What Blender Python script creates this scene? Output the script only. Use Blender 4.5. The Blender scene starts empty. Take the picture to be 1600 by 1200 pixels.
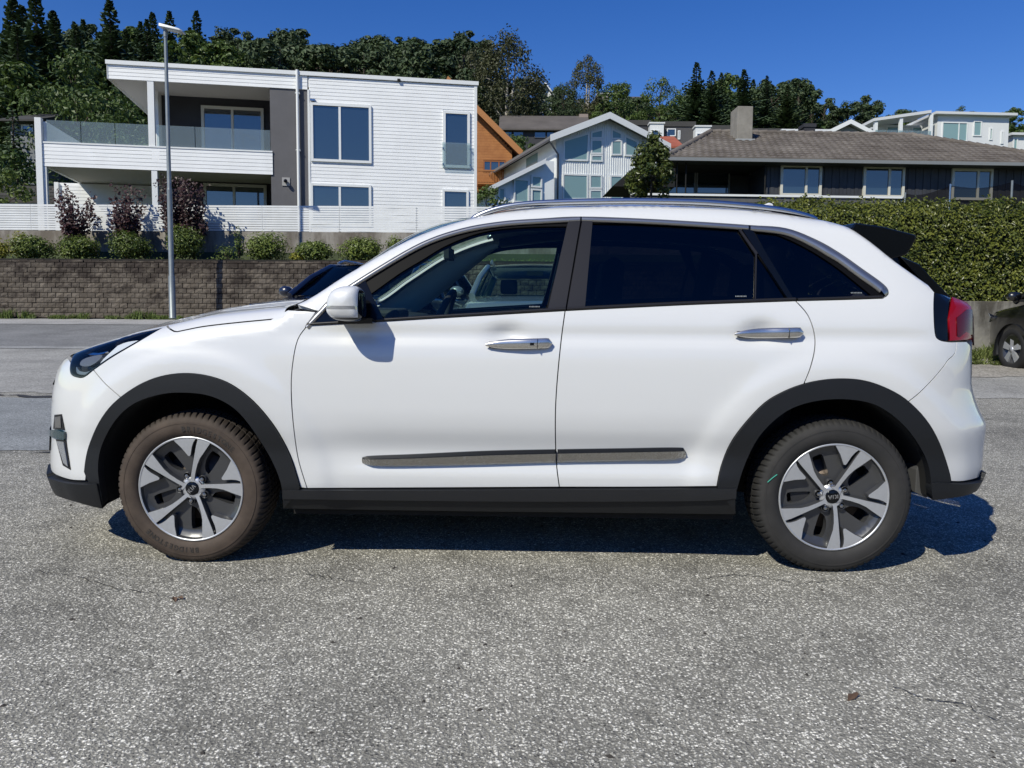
import bpy, bmesh, math, random
from math import sin, cos, pi, radians, sqrt, atan2, hypot, floor
from mathutils import Vector, Matrix
from mathutils.geometry import delaunay_2d_cdt
from mathutils.noise import noise as mnoise
random.seed(7)
SC = bpy.context.scene
COL = SC.collection

# ------------------------------------------------------------------ camera
CAM_H, PITCH, ROLL, FPX = 1.1555, 0.0718, 0.0058, 1202.0
_f = Vector((0, cos(PITCH), -sin(PITCH))); _r = Vector((1, 0, 0)); _u = _r.cross(_f)
CR = _r * cos(ROLL) + _u * sin(ROLL); CU = _u * cos(ROLL) - _r * sin(ROLL)
CPOS = Vector((0, 0, CAM_H))
cd = bpy.data.cameras.new('camera'); cd.sensor_width = 36; cd.lens = FPX / 1600 * 36
cd.clip_start = .05; cd.clip_end = 3000
cam = bpy.data.objects.new('camera', cd); COL.objects.link(cam)
cam.matrix_world = Matrix(((CR.x, CU.x, -_f.x, 0), (CR.y, CU.y, -_f.y, 0), (CR.z, CU.z, -_f.z, CAM_H), (0, 0, 0, 1)))
SC.camera = cam

# ------------------------------------------------------------------ sky and sun
SUN_DIR = Vector((.66, .84, -1.0)).normalized()          # the way the light travels
el = math.asin(-SUN_DIR.z); az = atan2(-SUN_DIR.x, -SUN_DIR.y)   # azimuth of the sun, clockwise from +Y
W = bpy.data.worlds.new('World'); SC.world = W; W.use_nodes = True
nt = W.node_tree; nt.nodes.clear()
sk = nt.nodes.new('ShaderNodeTexSky'); sk.sky_type = 'NISHITA'; sk.sun_disc = False
sk.sun_elevation = el; sk.sun_rotation = az; sk.altitude = 200
sk.air_density = 1.0; sk.dust_density = 0; sk.ozone_density = 2.6
hs = nt.nodes.new('ShaderNodeHueSaturation'); hs.inputs['Hue'].default_value = .5195; hs.inputs['Saturation'].default_value = 1.38; hs.inputs['Value'].default_value = 1.0
bg = nt.nodes.new('ShaderNodeBackground'); bg.inputs['Strength'].default_value = .104
wo = nt.nodes.new('ShaderNodeOutputWorld')
nt.links.new(sk.outputs[0], hs.inputs['Color']); nt.links.new(hs.outputs[0], bg.inputs[0]); nt.links.new(bg.outputs[0], wo.inputs[0])
sd = bpy.data.lights.new('sun', 'SUN'); sd.energy = 4.1; sd.angle = radians(.53); sd.color = (1, .962, .82)
so = bpy.data.objects.new('sun', sd); COL.objects.link(so)
so.rotation_euler = SUN_DIR.to_track_quat('-Z', 'Y').to_euler()
SC.view_settings.view_transform = 'Standard'; SC.view_settings.look = 'None'
SC.view_settings.exposure = 0.17; SC.view_settings.gamma = 1
SC.view_settings.use_curve_mapping = False
SC.cycles.max_bounces = 10; SC.cycles.transparent_max_bounces = 24
SC.cycles.caustics_reflective = False; SC.cycles.caustics_refractive = False

# ------------------------------------------------------------------ helpers
def ray(px, py):
    return (_f + CR * ((px - 800) / FPX) + CU * ((600 - py) / FPX))
def at(px, py, Y):
    d = ray(px, py); return CPOS + d * (Y / d.y)
class Frame:
    """A place with its own axes; un() puts a sight line onto the plane y = const of that place."""
    def __init__(s, M): s.M = M; s.I = M.inverted(); s.o = s.I @ CPOS
    def un(s, px, py, y):
        d = s.I.to_3x3() @ ray(px, py); t = (y - s.o.y) / d.y; return s.o + d * t
    def xz(s, px, py, y=0.0):
        p = s.un(px, py, y); return p.x, p.z
def yaw_frame(loc, rz): return Frame(Matrix.Translation(loc) @ Matrix.Rotation(rz, 4, 'Z'))

def lerp_knots(kn, x):
    if x <= kn[0][0]: return kn[0][1]
    for (a, b), (c, d) in zip(kn, kn[1:]):
        if x <= c: return b + (d - b) * (x - a) / (c - a)
    return kn[-1][1]
def smooth_knots(kn, x):
    if x <= kn[0][0]: return kn[0][1]
    if x >= kn[-1][0]: return kn[-1][1]
    for i in range(len(kn) - 1):
        if x <= kn[i + 1][0]:
            x0, y0 = kn[i]; x1, y1 = kn[i + 1]; h = x1 - x0
            def sl(j):
                if j <= 0 or j >= len(kn) - 1:
                    j0, j1 = (0, 1) if j <= 0 else (len(kn) - 2, len(kn) - 1)
                    return (kn[j1][1] - kn[j0][1]) / (kn[j1][0] - kn[j0][0])
                a = (kn[j][1] - kn[j - 1][1]) / (kn[j][0] - kn[j - 1][0]); b = (kn[j + 1][1] - kn[j][1]) / (kn[j + 1][0] - kn[j][0])
                return 0 if a * b < 0 else 2 * a * b / (a + b + 1e-12)
            m0, m1 = sl(i), sl(i + 1); t = (x - x0) / h
            return (2*t**3-3*t*t+1)*y0 + (t**3-2*t*t+t)*h*m0 + (-2*t**3+3*t*t)*y1 + (t**3-t*t)*h*m1

def tag(o, label=None, cat=None, group=None, kind=None, category=None):
    cat = cat or category
    if label: o['label'] = label
    if cat: o['category'] = cat
    if group: o['group'] = group
    if kind: o['kind'] = kind
    return o
def empty(name, loc=(0, 0, 0), rz=0.0, mat=None):
    o = bpy.data.objects.new(name, None); COL.objects.link(o); o.empty_display_size = .2
    if mat is not None: o.matrix_world = mat
    else: o.location = loc; o.rotation_euler = (0, 0, rz)
    return o
def copy_tree(o, parent=None):
    c = o.copy(); COL.objects.link(c)
    if parent: c.parent = parent
    for ch in o.children: copy_tree(ch, c)
    return c

class MB:
    def __init__(s): s.v = []; s.f = []; s.m = []; s.n = None; s.sm = []
    def add(s, vs, fs, mi=0, smooth=False):
        b = len(s.v); s.v += [tuple(p) for p in vs]
        s.f += [tuple(i + b for i in f) for f in fs]; s.m += [mi] * len(fs); s.sm += [smooth] * len(fs)
        return s
    def box(s, x0, x1, y0, y1, z0, z1, mi=0, M=None):
        vs = [Vector((x, y, z)) for z in (z0, z1) for y in (y0, y1) for x in (x0, x1)]
        if M is not None: vs = [M @ v for v in vs]
        return s.add(vs, [(0, 2, 3, 1), (4, 5, 7, 6), (0, 1, 5, 4), (2, 6, 7, 3), (0, 4, 6, 2), (1, 3, 7, 5)], mi)
    def slab(s, quad, d, mi=0):
        """a quad (4 points) given thickness along vector d"""
        q = [Vector(p) for p in quad]; d = Vector(d); vs = q + [p + d for p in q]
        return s.add(vs, [(0, 1, 2, 3), (7, 6, 5, 4), (0, 4, 5, 1), (1, 5, 6, 2), (2, 6, 7, 3), (3, 7, 4, 0)], mi)
    def prism(s, pts, d, mi=0):
        """polygon of 3-D points extruded along d"""
        q = [Vector(p) for p in pts]; d = Vector(d); n = len(q); vs = q + [p + d for p in q]
        fs = [tuple(range(n)), tuple(range(2 * n - 1, n - 1, -1))] + [(i, i + n, (i + 1) % n + n, (i + 1) % n) for i in range(n)]
        return s.add(vs, fs, mi)
    def tube(s, path, r, seg=8, mi=0, cap=True, flat=None):
        pts = [Vector(p) for p in path]; rs = r if isinstance(r, (list, tuple)) else [r] * len(pts)
        vs = []; up = Vector((0, 0, 1))
        for i, p in enumerate(pts):
            t = (pts[min(i + 1, len(pts) - 1)] - pts[max(i - 1, 0)]).normalized()
            a = t.cross(up)
            if a.length < .05: a = t.cross(Vector((0, 1, 0)))
            a.normalize(); b = a.cross(t)
            for k in range(seg):
                w = 2 * pi * k / seg; vs.append(p + a * (cos(w) * rs[i]) + b * (sin(w) * rs[i] * (flat or 1)))
        fs = [(i * seg + k, i * seg + (k + 1) % seg, (i + 1) * seg + (k + 1) % seg, (i + 1) * seg + k) for i in range(len(pts) - 1) for k in range(seg)]
        s.add(vs, fs, mi, True)
        if cap: s.add(vs[:seg], [tuple(range(seg))[::-1]], mi); s.add(vs[-seg:], [tuple(range(seg))], mi)
        return s
    def lathe(s, prof, seg=32, mi=0, axis='z', smooth=True, a0=0, a1=2 * pi):
        """prof: (radius, height)"""
        full = abs(a1 - a0 - 2 * pi) < 1e-6; n = seg if full else seg + 1; vs = []
        for (r, h) in prof:
            for k in range(n):
                w = a0 + (a1 - a0) * k / seg; c, d = r * cos(w), r * sin(w)
                vs.append((c, d, h) if axis == 'z' else (c, h, d) if axis == 'y' else (h, c, d))
        fs = [(i * n + k, i * n + (k + 1) % n, (i + 1) * n + (k + 1) % n, (i + 1) * n + k) for i in range(len(prof) - 1) for k in range(n if full else n - 1)]
        return s.add(vs, fs, mi, smooth)
    def build(s, name, mats, parent=None, bevel=0, sharp=None, **tg):
        me = bpy.data.meshes.new(name); me.from_pydata(s.v, [], s.f); me.update()
        if not isinstance(mats, (list, tuple)): mats = [mats]
        for m in mats: me.materials.append(m)
        me.polygons.foreach_set('material_index', s.m); me.polygons.foreach_set('use_smooth', s.sm)
        if s.n: me.normals_split_custom_set_from_vertices(s.n)
        o = bpy.data.objects.new(name, me); COL.objects.link(o)
        if parent: o.parent = parent
        if bevel:
            bv = o.modifiers.new('bevel', 'BEVEL'); bv.width = bevel; bv.segments = 2; bv.limit_method = 'ANGLE'
        if tg: tag(o, **tg)
        return o

# ------------------------------------------------------------------ materials
def node_mat(name):
    m = bpy.data.materials.new(name); m.use_nodes = True; t = m.node_tree
    return m, t, t.nodes['Principled BSDF']
def N(t, kind, **kw):
    n = t.nodes.new('ShaderNode' + kind)
    for k, v in kw.items():
        if k in n.inputs: n.inputs[k].default_value = v
        else: setattr(n, k, v)
    return n
def ramp(t, stops, interp='LINEAR'):
    n = t.nodes.new('ShaderNodeValToRGB'); cr = n.color_ramp; cr.interpolation = interp
    while len(cr.elements) > 1: cr.elements.remove(cr.elements[-1])
    cr.elements[0].position = stops[0][0]; c = stops[0][1]; cr.elements[0].color = (c, c, c, 1) if not isinstance(c, tuple) else (*c, 1)
    for p, c in stops[1:]:
        e = cr.elements.new(p); e.color = (c, c, c, 1) if not isinstance(c, tuple) else (*c, 1)
    return n
_mats = {}
def mat(name, col, rough=.5, metal=0, coat=0, var=0.0, vscale=5.0, bump=0.0, bscale=40.0, spec=.5, sheen=0, stretch=None):
    if name in _mats: return _mats[name]
    m, t, p = node_mat(name)
    p.inputs['Base Color'].default_value = (*col, 1); p.inputs['Roughness'].default_value = rough
    p.inputs['Metallic'].default_value = metal; p.inputs['Coat Weight'].default_value = coat
    p.inputs['Coat Roughness'].default_value = .03; p.inputs['Specular IOR Level'].default_value = spec
    L = t.links.new; tc = N(t, 'TexCoord'); src = tc.outputs['Object']
    if stretch:
        mp = N(t, 'Mapping'); mp.inputs['Scale'].default_value = stretch; L(src, mp.inputs[0]); src = mp.outputs[0]
    if var:
        n = N(t, 'TexNoise', Scale=vscale, Detail=5.0, Roughness=.6); L(src, n.inputs['Vector'])
        r = ramp(t, [(.28, tuple(c * (1 - var) for c in col)), (.72, tuple(min(1, c * (1 + var)) for c in col))])
        L(n.outputs[0], r.inputs[0]); L(r.outputs[0], p.inputs['Base Color'])
    if bump:
        n = N(t, 'TexNoise', Scale=bscale, Detail=4.0); L(src, n.inputs['Vector'])
        b = N(t, 'Bump', Strength=bump, Distance=.01); L(n.outputs[0], b.inputs['Height']); L(b.outputs[0], p.inputs['Normal'])
    _mats[name] = m
    return m
def pane_mat(name, tint, refl_rough=.0, ior=1.5, keep=1.0):
    """thin pane: straight-through tint mixed with a Fresnel mirror"""
    m = bpy.data.materials.new(name); m.use_nodes = True; t = m.node_tree; t.nodes.clear(); L = t.links.new
    tr = N(t, 'BsdfTransparent'); tr.inputs[0].default_value = (*tint, 1)
    gl = N(t, 'BsdfGlossy'); gl.inputs['Roughness'].default_value = refl_rough; gl.inputs[0].default_value = (1, 1, 1, 1)
    fr = N(t, 'Fresnel', IOR=ior); mx = N(t, 'MixShader'); o = N(t, 'OutputMaterial')
    g = t.nodes.new('ShaderNodeNewGeometry'); k = N(t, 'Math', operation='MULTIPLY_ADD'); L(g.outputs['Backfacing'], k.inputs[0]); k.inputs[1].default_value = 1 / ior - ior; k.inputs[2].default_value = ior; L(k.outputs[0], fr.inputs['IOR'])
    L(fr.outputs[0], mx.inputs[0]); L(tr.outputs[0], mx.inputs[1]); L(gl.outputs[0], mx.inputs[2]); L(mx.outputs[0], o.inputs[0])
    return m

PAINT, _t, _p = node_mat('pearl_white_paint')
_p.inputs['Base Color'].default_value = (.66, .665, .665, 1); _p.inputs['Roughness'].default_value = .38
_p.inputs['Coat Weight'].default_value = 1.0; _p.inputs['Coat Roughness'].default_value = .02
_n = N(_t, 'TexNoise', Scale=900.0, Detail=1.0); _tc = N(_t, 'TexCoord'); _t.links.new(_tc.outputs['Object'], _n.inputs['Vector'])
_b = N(_t, 'Bump', Strength=.03, Distance=.001); _t.links.new(_n.outputs[0], _b.inputs['Height']); _t.links.new(_b.outputs[0], _p.inputs['Normal'])
CLAD = mat('black_textured_plastic', (.009, .010, .012), .5, spec=.4, bump=.15, bscale=700)
SILLM = mat('sill_plastic', (.014, .015, .018), .36, bump=.1, bscale=500)
GLOSSBLK = mat('gloss_black', (.004, .005, .007), .10, coat=.0, spec=.35)
PILLAR = mat('pillar_film', (.018, .017, .018), .32, spec=.4)
CHROME = mat('chrome_trim', (.68, .67, .65), .10, metal=1)
SATIN = mat('satin_silver_trim', (.40, .39, .375), .30, metal=.9)
RAILM = mat('roof_rail_metal', (.55, .57, .60), .28, metal=1, var=.05)
RUBBER = mat('window_rubber', (.004, .004, .005), .5, spec=.08)
WELL = mat('wheel_well_liner', (.006, .006, .006), .9)
GLASS_F = pane_mat('front_side_glass', (.64, .79, .74), ior=1.38)
GLASS_W = pane_mat('windscreen_glass', (.72, .86, .80))
GLASS_P = pane_mat('privacy_glass', (.115, .12, .14), ior=1.45)
LENS = pane_mat('headlight_lens', (.86, .88, .90), ior=1.28)
ALU = mat('machined_aluminium', (.56, .57, .59), .38, metal=.62, var=.04, vscale=90)
RIMDK = mat('rim_grey_lacquer', (.062, .063, .067), .32, metal=.3, coat=.5)
BLACKM = mat('flat_black', (.004, .004, .004), .8)
STEEL = mat('lug_steel', (.45, .45, .46), .25, metal=1)
DISC = mat('brake_disc_steel', (.16, .13, .11), .5, metal=.8, var=.2, vscale=30)
INT_D = mat('interior_dark', (.020, .021, .023), .7, bump=.05, bscale=300)
INT_L = mat('interior_light', (.42, .44, .42), .8)
REDL = mat('red_lens', (.27, .004, .010), .22, spec=.35)
REDD = mat('dark_red_lens', (.085, .002, .006), .22, spec=.35)
# ------------------------------------------------------------------ the white car
CAR_S, CAR_PSI = .0441, .0276
_X = Vector((cos(CAR_PSI), -sin(CAR_PSI), -CAR_S * sin(CAR_PSI))).normalized()
_Nn = Vector((0, -CAR_S, 1)).normalized(); _Y = _Nn.cross(_X)
_O = Vector((.014, 4.086, CAR_S * 4.086))
CARM = Matrix(((_X.x, _Y.x, _Nn.x, _O.x), (_X.y, _Y.y, _Nn.y, _O.y), (_X.z, _Y.z, _Nn.z, _O.z), (0, 0, 0, 1)))
CF = Frame(CARM)
car = tag(empty('white_car', mat=CARM), 'white crossover SUV with black wheel arches parked side-on on the near asphalt', 'car')

A0, A1, LF, LR, HW = -1.30, 1.35, .95, .78, .90
NFK = [(.15, -2.17), (.25, -2.235), (.354, -2.25), (.517, -2.232), (.656, -2.212), (.793, -2.175), (.889, -2.125), (1.0, -2.02), (1.1, -1.9)]
URK = [(.15, 2.06), (.30, 2.10), (.387, 2.14), (.43, 2.15), (.60, 2.145), (.66, 2.11), (.714, 2.082), (.795, 2.058), (.98, 2.055), (1.10, 2.06), (1.16, 2.03), (1.3, 1.91), (1.46, 1.80), (1.6, 1.7)]
ZTK = [(-2.25, .80), (-2.17, .845), (-2.05, .885), (-1.95, .917), (-1.8, .958), (-1.68, .99), (-1.54, 1.015), (-1.4, 1.04), (-1.25, 1.063), (-1.1, 1.080), (-1.0, 1.090),
       (-.925, 1.10), (-.68, 1.246), (-.45, 1.383), (-.30, 1.447), (-.17, 1.486), (0, 1.519), (.277, 1.543), (.55, 1.548), (.83, 1.541), (1.1, 1.521), (1.325, 1.487), (1.50, 1.452),
       (1.60, 1.40), (1.74, 1.285), (1.88, 1.165), (1.96, 1.14), (2.04, 1.125), (2.13, 1.06)]
RK = [(-2.25, .05), (-1.9, .09), (-1.3, .11), (-1.0, .10), (-.9, .035), (0, .05), (.3, .07), (1.3, .07), (1.6, .04), (2.13, .03)]
SK = [(.15, .10), (.22, .06), (.30, .030), (.36, .020), (.48, .020), (.60, .004), (.68, 0), (.76, .001), (.85, .006), (.93, .016), (1.0, .030), (1.06, .046), (1.12, .066), (1.2, .100), (1.3, .148), (1.4, .198), (1.5, .252), (1.6, .31)]
def _tab(kn, lo, hi, n=400):
    tb = [smooth_knots(kn, lo + (hi - lo) * i / n) for i in range(n + 1)]
    def f(x):
        t = (x - lo) / (hi - lo) * n
        if t <= 0: return tb[0]
        if t >= n: return tb[-1]
        i = int(t); return tb[i] + (tb[i + 1] - tb[i]) * (t - i)
    return f
NF = _tab(NFK, .1, 1.15); UR = _tab(URK, .1, 1.65); ZT = _tab(ZTK, -2.25, 2.13, 1200); RR = _tab(RK, -2.25, 2.13); SS = _tab(SK, .1, 1.65)
def u_of(a, z):
    if a < A0: return A0 - (A0 - a) / LF * (A0 - NF(z))
    if a > A1: return A1 + (a - A1) / LR * (UR(z) - A1)
    return a
def a_of(u, z):
    if u < A0: return A0 - (A0 - u) / (A0 - NF(z)) * LF
    if u > A1: return A1 + (u - A1) / (UR(z) - A1) * LR
    return u
def ysurf(a, z):
    c = 1.0
    if a < A0: x = min(1, (A0 - a) / LF); c = (1 - x ** 3) ** (1 / 3)
    elif a > A1: x = min(1, (a - A1) / LR); c = (1 - x ** 4) ** .25
    zt = ZT(a); R = RR(a); q = min(1, max(0, (z - (zt - R)) / R))
    v = SS(z) + R * (1 - sqrt(max(0, 1 - q * q)))
    u = a
    for wx, wz in ((-1.35, .325), (1.35, .325)):          # haunch swelling round each wheel arch
        d = hypot(u - wx, z - wz)
        if z > .2: v -= .014 / (1 + math.exp(min(60, (d - .590) / .017)))
    if -.95 < u < 1.05:                                    # hollow of the lower doors
        w = min(1, (u + .95) / .45) * min(1, max(0, (1.05 - u) / .3)); w = w * w * (3 - 2 * w)
        v += w * (.016 * math.exp(-((z - .50) / .085) ** 2) - .006 * math.exp(-((z - .40) / .035) ** 2))
    v += .010 * math.exp(-((z - .985) / .035) ** 2) * (1 if -1.0 < u < 1.9 else 0) * min(1, max(0, (u + 1.0) / .3)) * min(1, max(0, (1.9 - u) / .3))
    for hx, hz in ((.0, .978), (1.04, 1.003)):             # finger bowls behind the door handles
        v += .024 * math.exp(-((u - hx + .01) / .07) ** 2 - ((z - hz - .012) / .038) ** 2)
    return -(HW - v) * c
def P(a, z, off=0.0):
    p = Vector((u_of(a, z), ysurf(a, z), z))
    if off: p += NRM(a, z) * off
    return p
def NRM(a, z, e=.002):
    zt = ZT(a); z1 = min(z + e, zt + .0005); z0 = z1 - 2 * e; a0 = max(-2.2495, a - e); a1 = min(2.1295, a + e)
    da = P(a1, z) - P(a0, z); dz = P(a, z1) - P(a, z0)
    n = da.cross(dz)
    return n.normalized() if n.length > 1e-9 else Vector((0, -1, 0))
def px_az(px, py):
    d = CF.I.to_3x3() @ ray(px, py); o = CF.o; best = None; prev = None
    def g(y):
        p = o + d * ((y - o.y) / d.y); zc = max(.12, p.z)
        if p.x < A0: x = (A0 - p.x) / (A0 - NF(zc))
        elif p.x > A1: x = (p.x - A1) / (UR(zc) - A1)
        else: x = 0
        a = a_of(p.x, zc); a = max(-2.25, min(2.13, a)); over = max(0, p.z - ZT(a)) + max(0, x - 1)
        return (y - ysurf(a, min(p.z, ZT(a)))), over, a, min(p.z, ZT(a))
    y = -.98
    while y < .1:
        r, over, a, z = g(y); sc_ = abs(min(0, r)) + over * 3 if r < 0 or over > 0 else 0
        if over == 0 and r >= 0:
            lo, hi = y - .01, y
            for _ in range(18):
                m = (lo + hi) / 2; r2, ov2, a2, z2 = g(m)
                if ov2 == 0 and r2 >= 0: hi = m
                else: lo = m
            _, _, a, z = g(hi); return a, z
        if best is None or sc_ < best[0]: best = (sc_, a, z)
        y += .01
    return best[1], best[2]
def curve_pts(pts, closed=False, sub=6):
    """Catmull-Rom through 2-D points; a point written (x, y, 's') stays a sharp corner"""
    n = len(pts); out = []
    for i in range(n if closed else n - 1):
        p1 = pts[i]; p2 = pts[(i + 1) % n]
        p0 = pts[i - 1] if (closed or i > 0) else p1; p3 = pts[(i + 2) % n] if (closed or i + 2 < n) else p2
        if len(p1) > 2: p0 = p1
        if len(p2) > 2: p3 = p2
        for k in range(sub):
            t = k / sub
            out.append(tuple(.5 * (2 * p1[j] + (p2[j] - p0[j]) * t + (2 * p0[j] - 5 * p1[j] + 4 * p2[j] - p3[j]) * t * t + (3 * p1[j] - p0[j] - 3 * p2[j] + p3[j]) * t ** 3) for j in (0, 1)))
    if not closed: out.append(tuple(pts[-1][:2]))
    return out
def AZ(pts): return [px_az(p[0], p[1]) for p in pts]
def top_az(a0, a1, n, k=1.0): return [(a0 + (a1 - a0) * i / n, ZT(a0 + (a1 - a0) * i / n) * k) for i in range(n + 1)]
def clean(poly, e=.004):
    out = []
    for p in poly:
        if not out or hypot(p[0] - out[-1][0], p[1] - out[-1][1]) > e: out.append(p)
    while len(out) > 3 and hypot(out[0][0] - out[-1][0], out[0][1] - out[-1][1]) < e: out.pop()
    return out
def area(poly): return .5 * sum(poly[i][0] * poly[(i + 1) % len(poly)][1] - poly[(i + 1) % len(poly)][0] * poly[i][1] for i in range(len(poly)))
def shrink(poly, d):
    s = 1 if area(poly) > 0 else -1; n = len(poly); out = []
    for i in range(n):
        x0, y0 = poly[i - 1]; x1, y1 = poly[i]; x2, y2 = poly[(i + 1) % n]
        e1 = (x1 - x0, y1 - y0); e2 = (x2 - x1, y2 - y1); l1 = hypot(*e1) or 1; l2 = hypot(*e2) or 1
        nx = -(e1[1] / l1 + e2[1] / l2) * s; ny = (e1[0] / l1 + e2[0] / l2) * s; l = hypot(nx, ny)
        if l < 1e-6: out.append((x1, y1)); continue
        k = d / max(.45, l / 2); out.append((x1 + nx / l * k, y1 + ny / l * k))
    return out
def inside(poly, x, y):
    c = False; n = len(poly); j = n - 1
    for i in range(n):
        xi, yi = poly[i]; xj, yj = poly[j]
        if (yi > y) != (yj > y) and x < (xj - xi) * (y - yi) / (yj - yi) + xi: c = not c
        j = i
    return c
def tri_poly(poly, holes=(), step=.03):
    vs = [Vector(p) for p in poly]; es = [(i, (i + 1) % len(poly)) for i in range(len(poly))]
    for h in holes:
        b = len(vs); vs += [Vector(p) for p in h]; es += [(b + i, b + (i + 1) % len(h)) for i in range(len(h))]
    nb = len(vs)
    x0 = min(p[0] for p in poly); x1 = max(p[0] for p in poly); y0 = min(p[1] for p in poly); y1 = max(p[1] for p in poly)
    bpts = [tuple(v) for v in vs]; cell = {}
    for p in bpts: cell.setdefault((int(p[0] / step), int(p[1] / step)), []).append(p)
    if step < 5:
        y = y0 + step / 2
        while y < y1:
            x = x0 + step / 2
            while x < x1:
                if inside(poly, x, y) and not any(inside(h, x, y) for h in holes):
                    ok = True; cx, cy = int(x / step), int(y / step)
                    for ix in (-1, 0, 1):
                        for iy in (-1, 0, 1):
                            for q in cell.get((cx + ix, cy + iy), ()):
                                if hypot(q[0] - x, q[1] - y) < step * .45: ok = False
                    if ok: vs.append(Vector((x, y)))
                x += step
            y += step
    ov, oe, of, _, _, _ = delaunay_2d_cdt(vs, es, [], 0, 1e-6)
    fs = []
    for f in of:
        cx = sum(ov[i].x for i in f) / 3; cy = sum(ov[i].y for i in f) / 3
        if inside(poly, cx, cy) and not any(inside(h, cx, cy) for h in holes):
            a, b, c = (ov[i] for i in f[:3])
            if (b - a).cross(c - a) < 0: f = tuple(reversed(f))
            fs.append(tuple(f))
    return [tuple(v) for v in ov], fs
MIR = []        # near-side parts that get a mirrored twin on the far side
def side_panel(name, poly, mtl, parent=None, off=0.0, lip=.018, holes=(), step=.020, gap=.0022, mirror=True, **tg):
    poly = clean(poly)
    if gap: poly = shrink(poly, gap)
    if area(poly) < 0: poly = poly[::-1]
    holes = [clean(h) for h in holes]
    uv, fs = tri_poly(poly, holes, step)
    b = MB(); nrm = []
    pts = []; 
    for (a, z) in uv:
        a = max(-2.2499, min(2.1299, a)); z = min(z, ZT(a)); n = NRM(a, z); pts.append(P(a, z) + n * off); nrm.append(n)
    b.add(pts, fs, 0, True)
    if lip:
        for loop in [poly] + list(holes):
            base = len(b.v); n = len(loop); ring = []
            for (a, z) in loop:
                a = max(-2.2499, min(2.1299, a)); z = min(z, ZT(a)); nn = NRM(a, z); p = P(a, z) + nn * off
                ring.append((p, p - nn * lip, nn))
            vs = [r[0] for r in ring] + [r[1] for r in ring]
            b.add(vs, [(i, i + n, (i + 1) % n + n, (i + 1) % n) for i in range(n)], 0, False)
            for k in range(n):
                t = ring[(k + 1) % n][0] - ring[k - 1][0]; o_ = t.cross(ring[k][2]).normalized()
                nrm.append(o_)
            nrm += nrm[-n:]
    b.n = nrm
    par = parent or car
    o = b.build(name, mtl, par, **tg)
    if mirror: MIR.append((o, b, name, mtl, par, tg))
    return o
def reflect(b):
    c = MB(); c.v = [(x, -y, z) for x, y, z in b.v]; c.f = [tuple(reversed(f)) for f in b.f]; c.m = b.m; c.sm = b.sm
    if b.n: c.n = [Vector((n[0], -n[1], n[2])) for n in b.n]
    return c

# outlines taken from the photograph, put onto the body surface
ARCH_R_OUT = [(1120, 760), (1126.6, 729), (1140.6, 694), (1162.5, 663), (1194, 630), (1225, 611.6), (1256, 600), (1287.5, 593.7), (1319, 592), (1350, 595), (1381, 605), (1412.5, 622.5), (1444, 654), (1465.6, 691), (1480, 735), (1483, 751)]
ARCH_R_IN = [(1148, 801), (1149, 770), (1162.5, 725.6), (1184, 682), (1219, 647.5), (1256, 630), (1303, 623), (1350, 627), (1381, 640), (1412.5, 666), (1437.5, 700.6), (1450, 735), (1453, 777)]
ARCH_F_OUT = [(133.5, 751), (137, 718), (144, 690), (158, 658.5), (179, 630.5), (210.5, 606), (242, 591), (277, 584), (312, 585), (347, 594), (375, 609.5), (403, 634), (431, 669), (452, 707.5), (464, 742.5), (469.5, 762)]
ARCH_F_IN = [(165, 789), (157, 744), (158, 711), (168.5, 679.5), (189.5, 648), (217.5, 627), (256, 615), (291, 613), (326, 617), (357.5, 630.5), (382, 651.5), (410, 690), (431, 728.5), (441.5, 760), (444, 793)]
ARO = AZ(curve_pts(ARCH_R_OUT, sub=4)); ARI = AZ(curve_pts(ARCH_R_IN, sub=4)); AFO = AZ(curve_pts(ARCH_F_OUT, sub=4)); AFI = AZ(curve_pts(ARCH_F_IN, sub=4))
DLO_TOP = [(478, 509), (500, 484), (524, 461), (587, 420), (659, 379), (721, 357.5), (784, 346.5), (846, 342), (907, 339), (1000, 342), (1100, 347.5), (1172, 352.4), (1227.5, 357), (1272.5, 373.7), (1310, 394.4), (1347.5, 420.6), (1381, 445), (1388, 458), (1379, 466)]
DLO_BOT = [(478, 509), (575, 503.5), (700, 496), (883, 485.5), (1000, 479.5), (1100, 475), (1243, 470), (1320, 468), (1379, 466)]
DT = AZ(curve_pts(DLO_TOP, sub=5)); DB = AZ(curve_pts(DLO_BOT, sub=5))
GAP_FD = [(480, 509), (465, 531), (457, 570), (455, 610), (458, 660), (465, 712), (474, 745), (480, 763)]
GAP_B = [(883, 485.5), (877, 530), (871, 590), (868, 640), (868, 690), (870, 730), (874, 761)]
GAP_RD = [(1243, 470), (1262, 492), (1272, 520), (1273, 545), (1266, 575), (1256, 600)]
gfd = AZ(curve_pts(GAP_FD, sub=4)); gb = AZ(curve_pts(GAP_B, sub=4)); grd = AZ(curve_pts(GAP_RD, sub=4))
def cut_between(curve, p0, p1):
    """the stretch of an a/z polyline between the points nearest p0 and p1"""
    i = min(range(len(curve)), key=lambda k: hypot(curve[k][0] - p0[0], curve[k][1] - p0[1]))
    j = min(range(len(curve)), key=lambda k: hypot(curve[k][0] - p1[0], curve[k][1] - p1[1]))
    return curve[i:j + 1] if i <= j else curve[j:i + 1][::-1]
# doors
front_door = side_panel('front_door', gfd + AZ(curve_pts([(480, 763), (700, 762), (874, 761)], sub=6)) + gb[::-1] + cut_between(DB, gb[0], gfd[0]), PAINT)
r_bot = AZ(curve_pts([(874, 761), (1000, 761), (1120, 760)], sub=6))
rear_door = side_panel('rear_door', gb + r_bot + cut_between(ARO, ARO[0], grd[-1]) + grd[::-1] + cut_between(DB, grd[0], gb[0]), PAINT)
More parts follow.
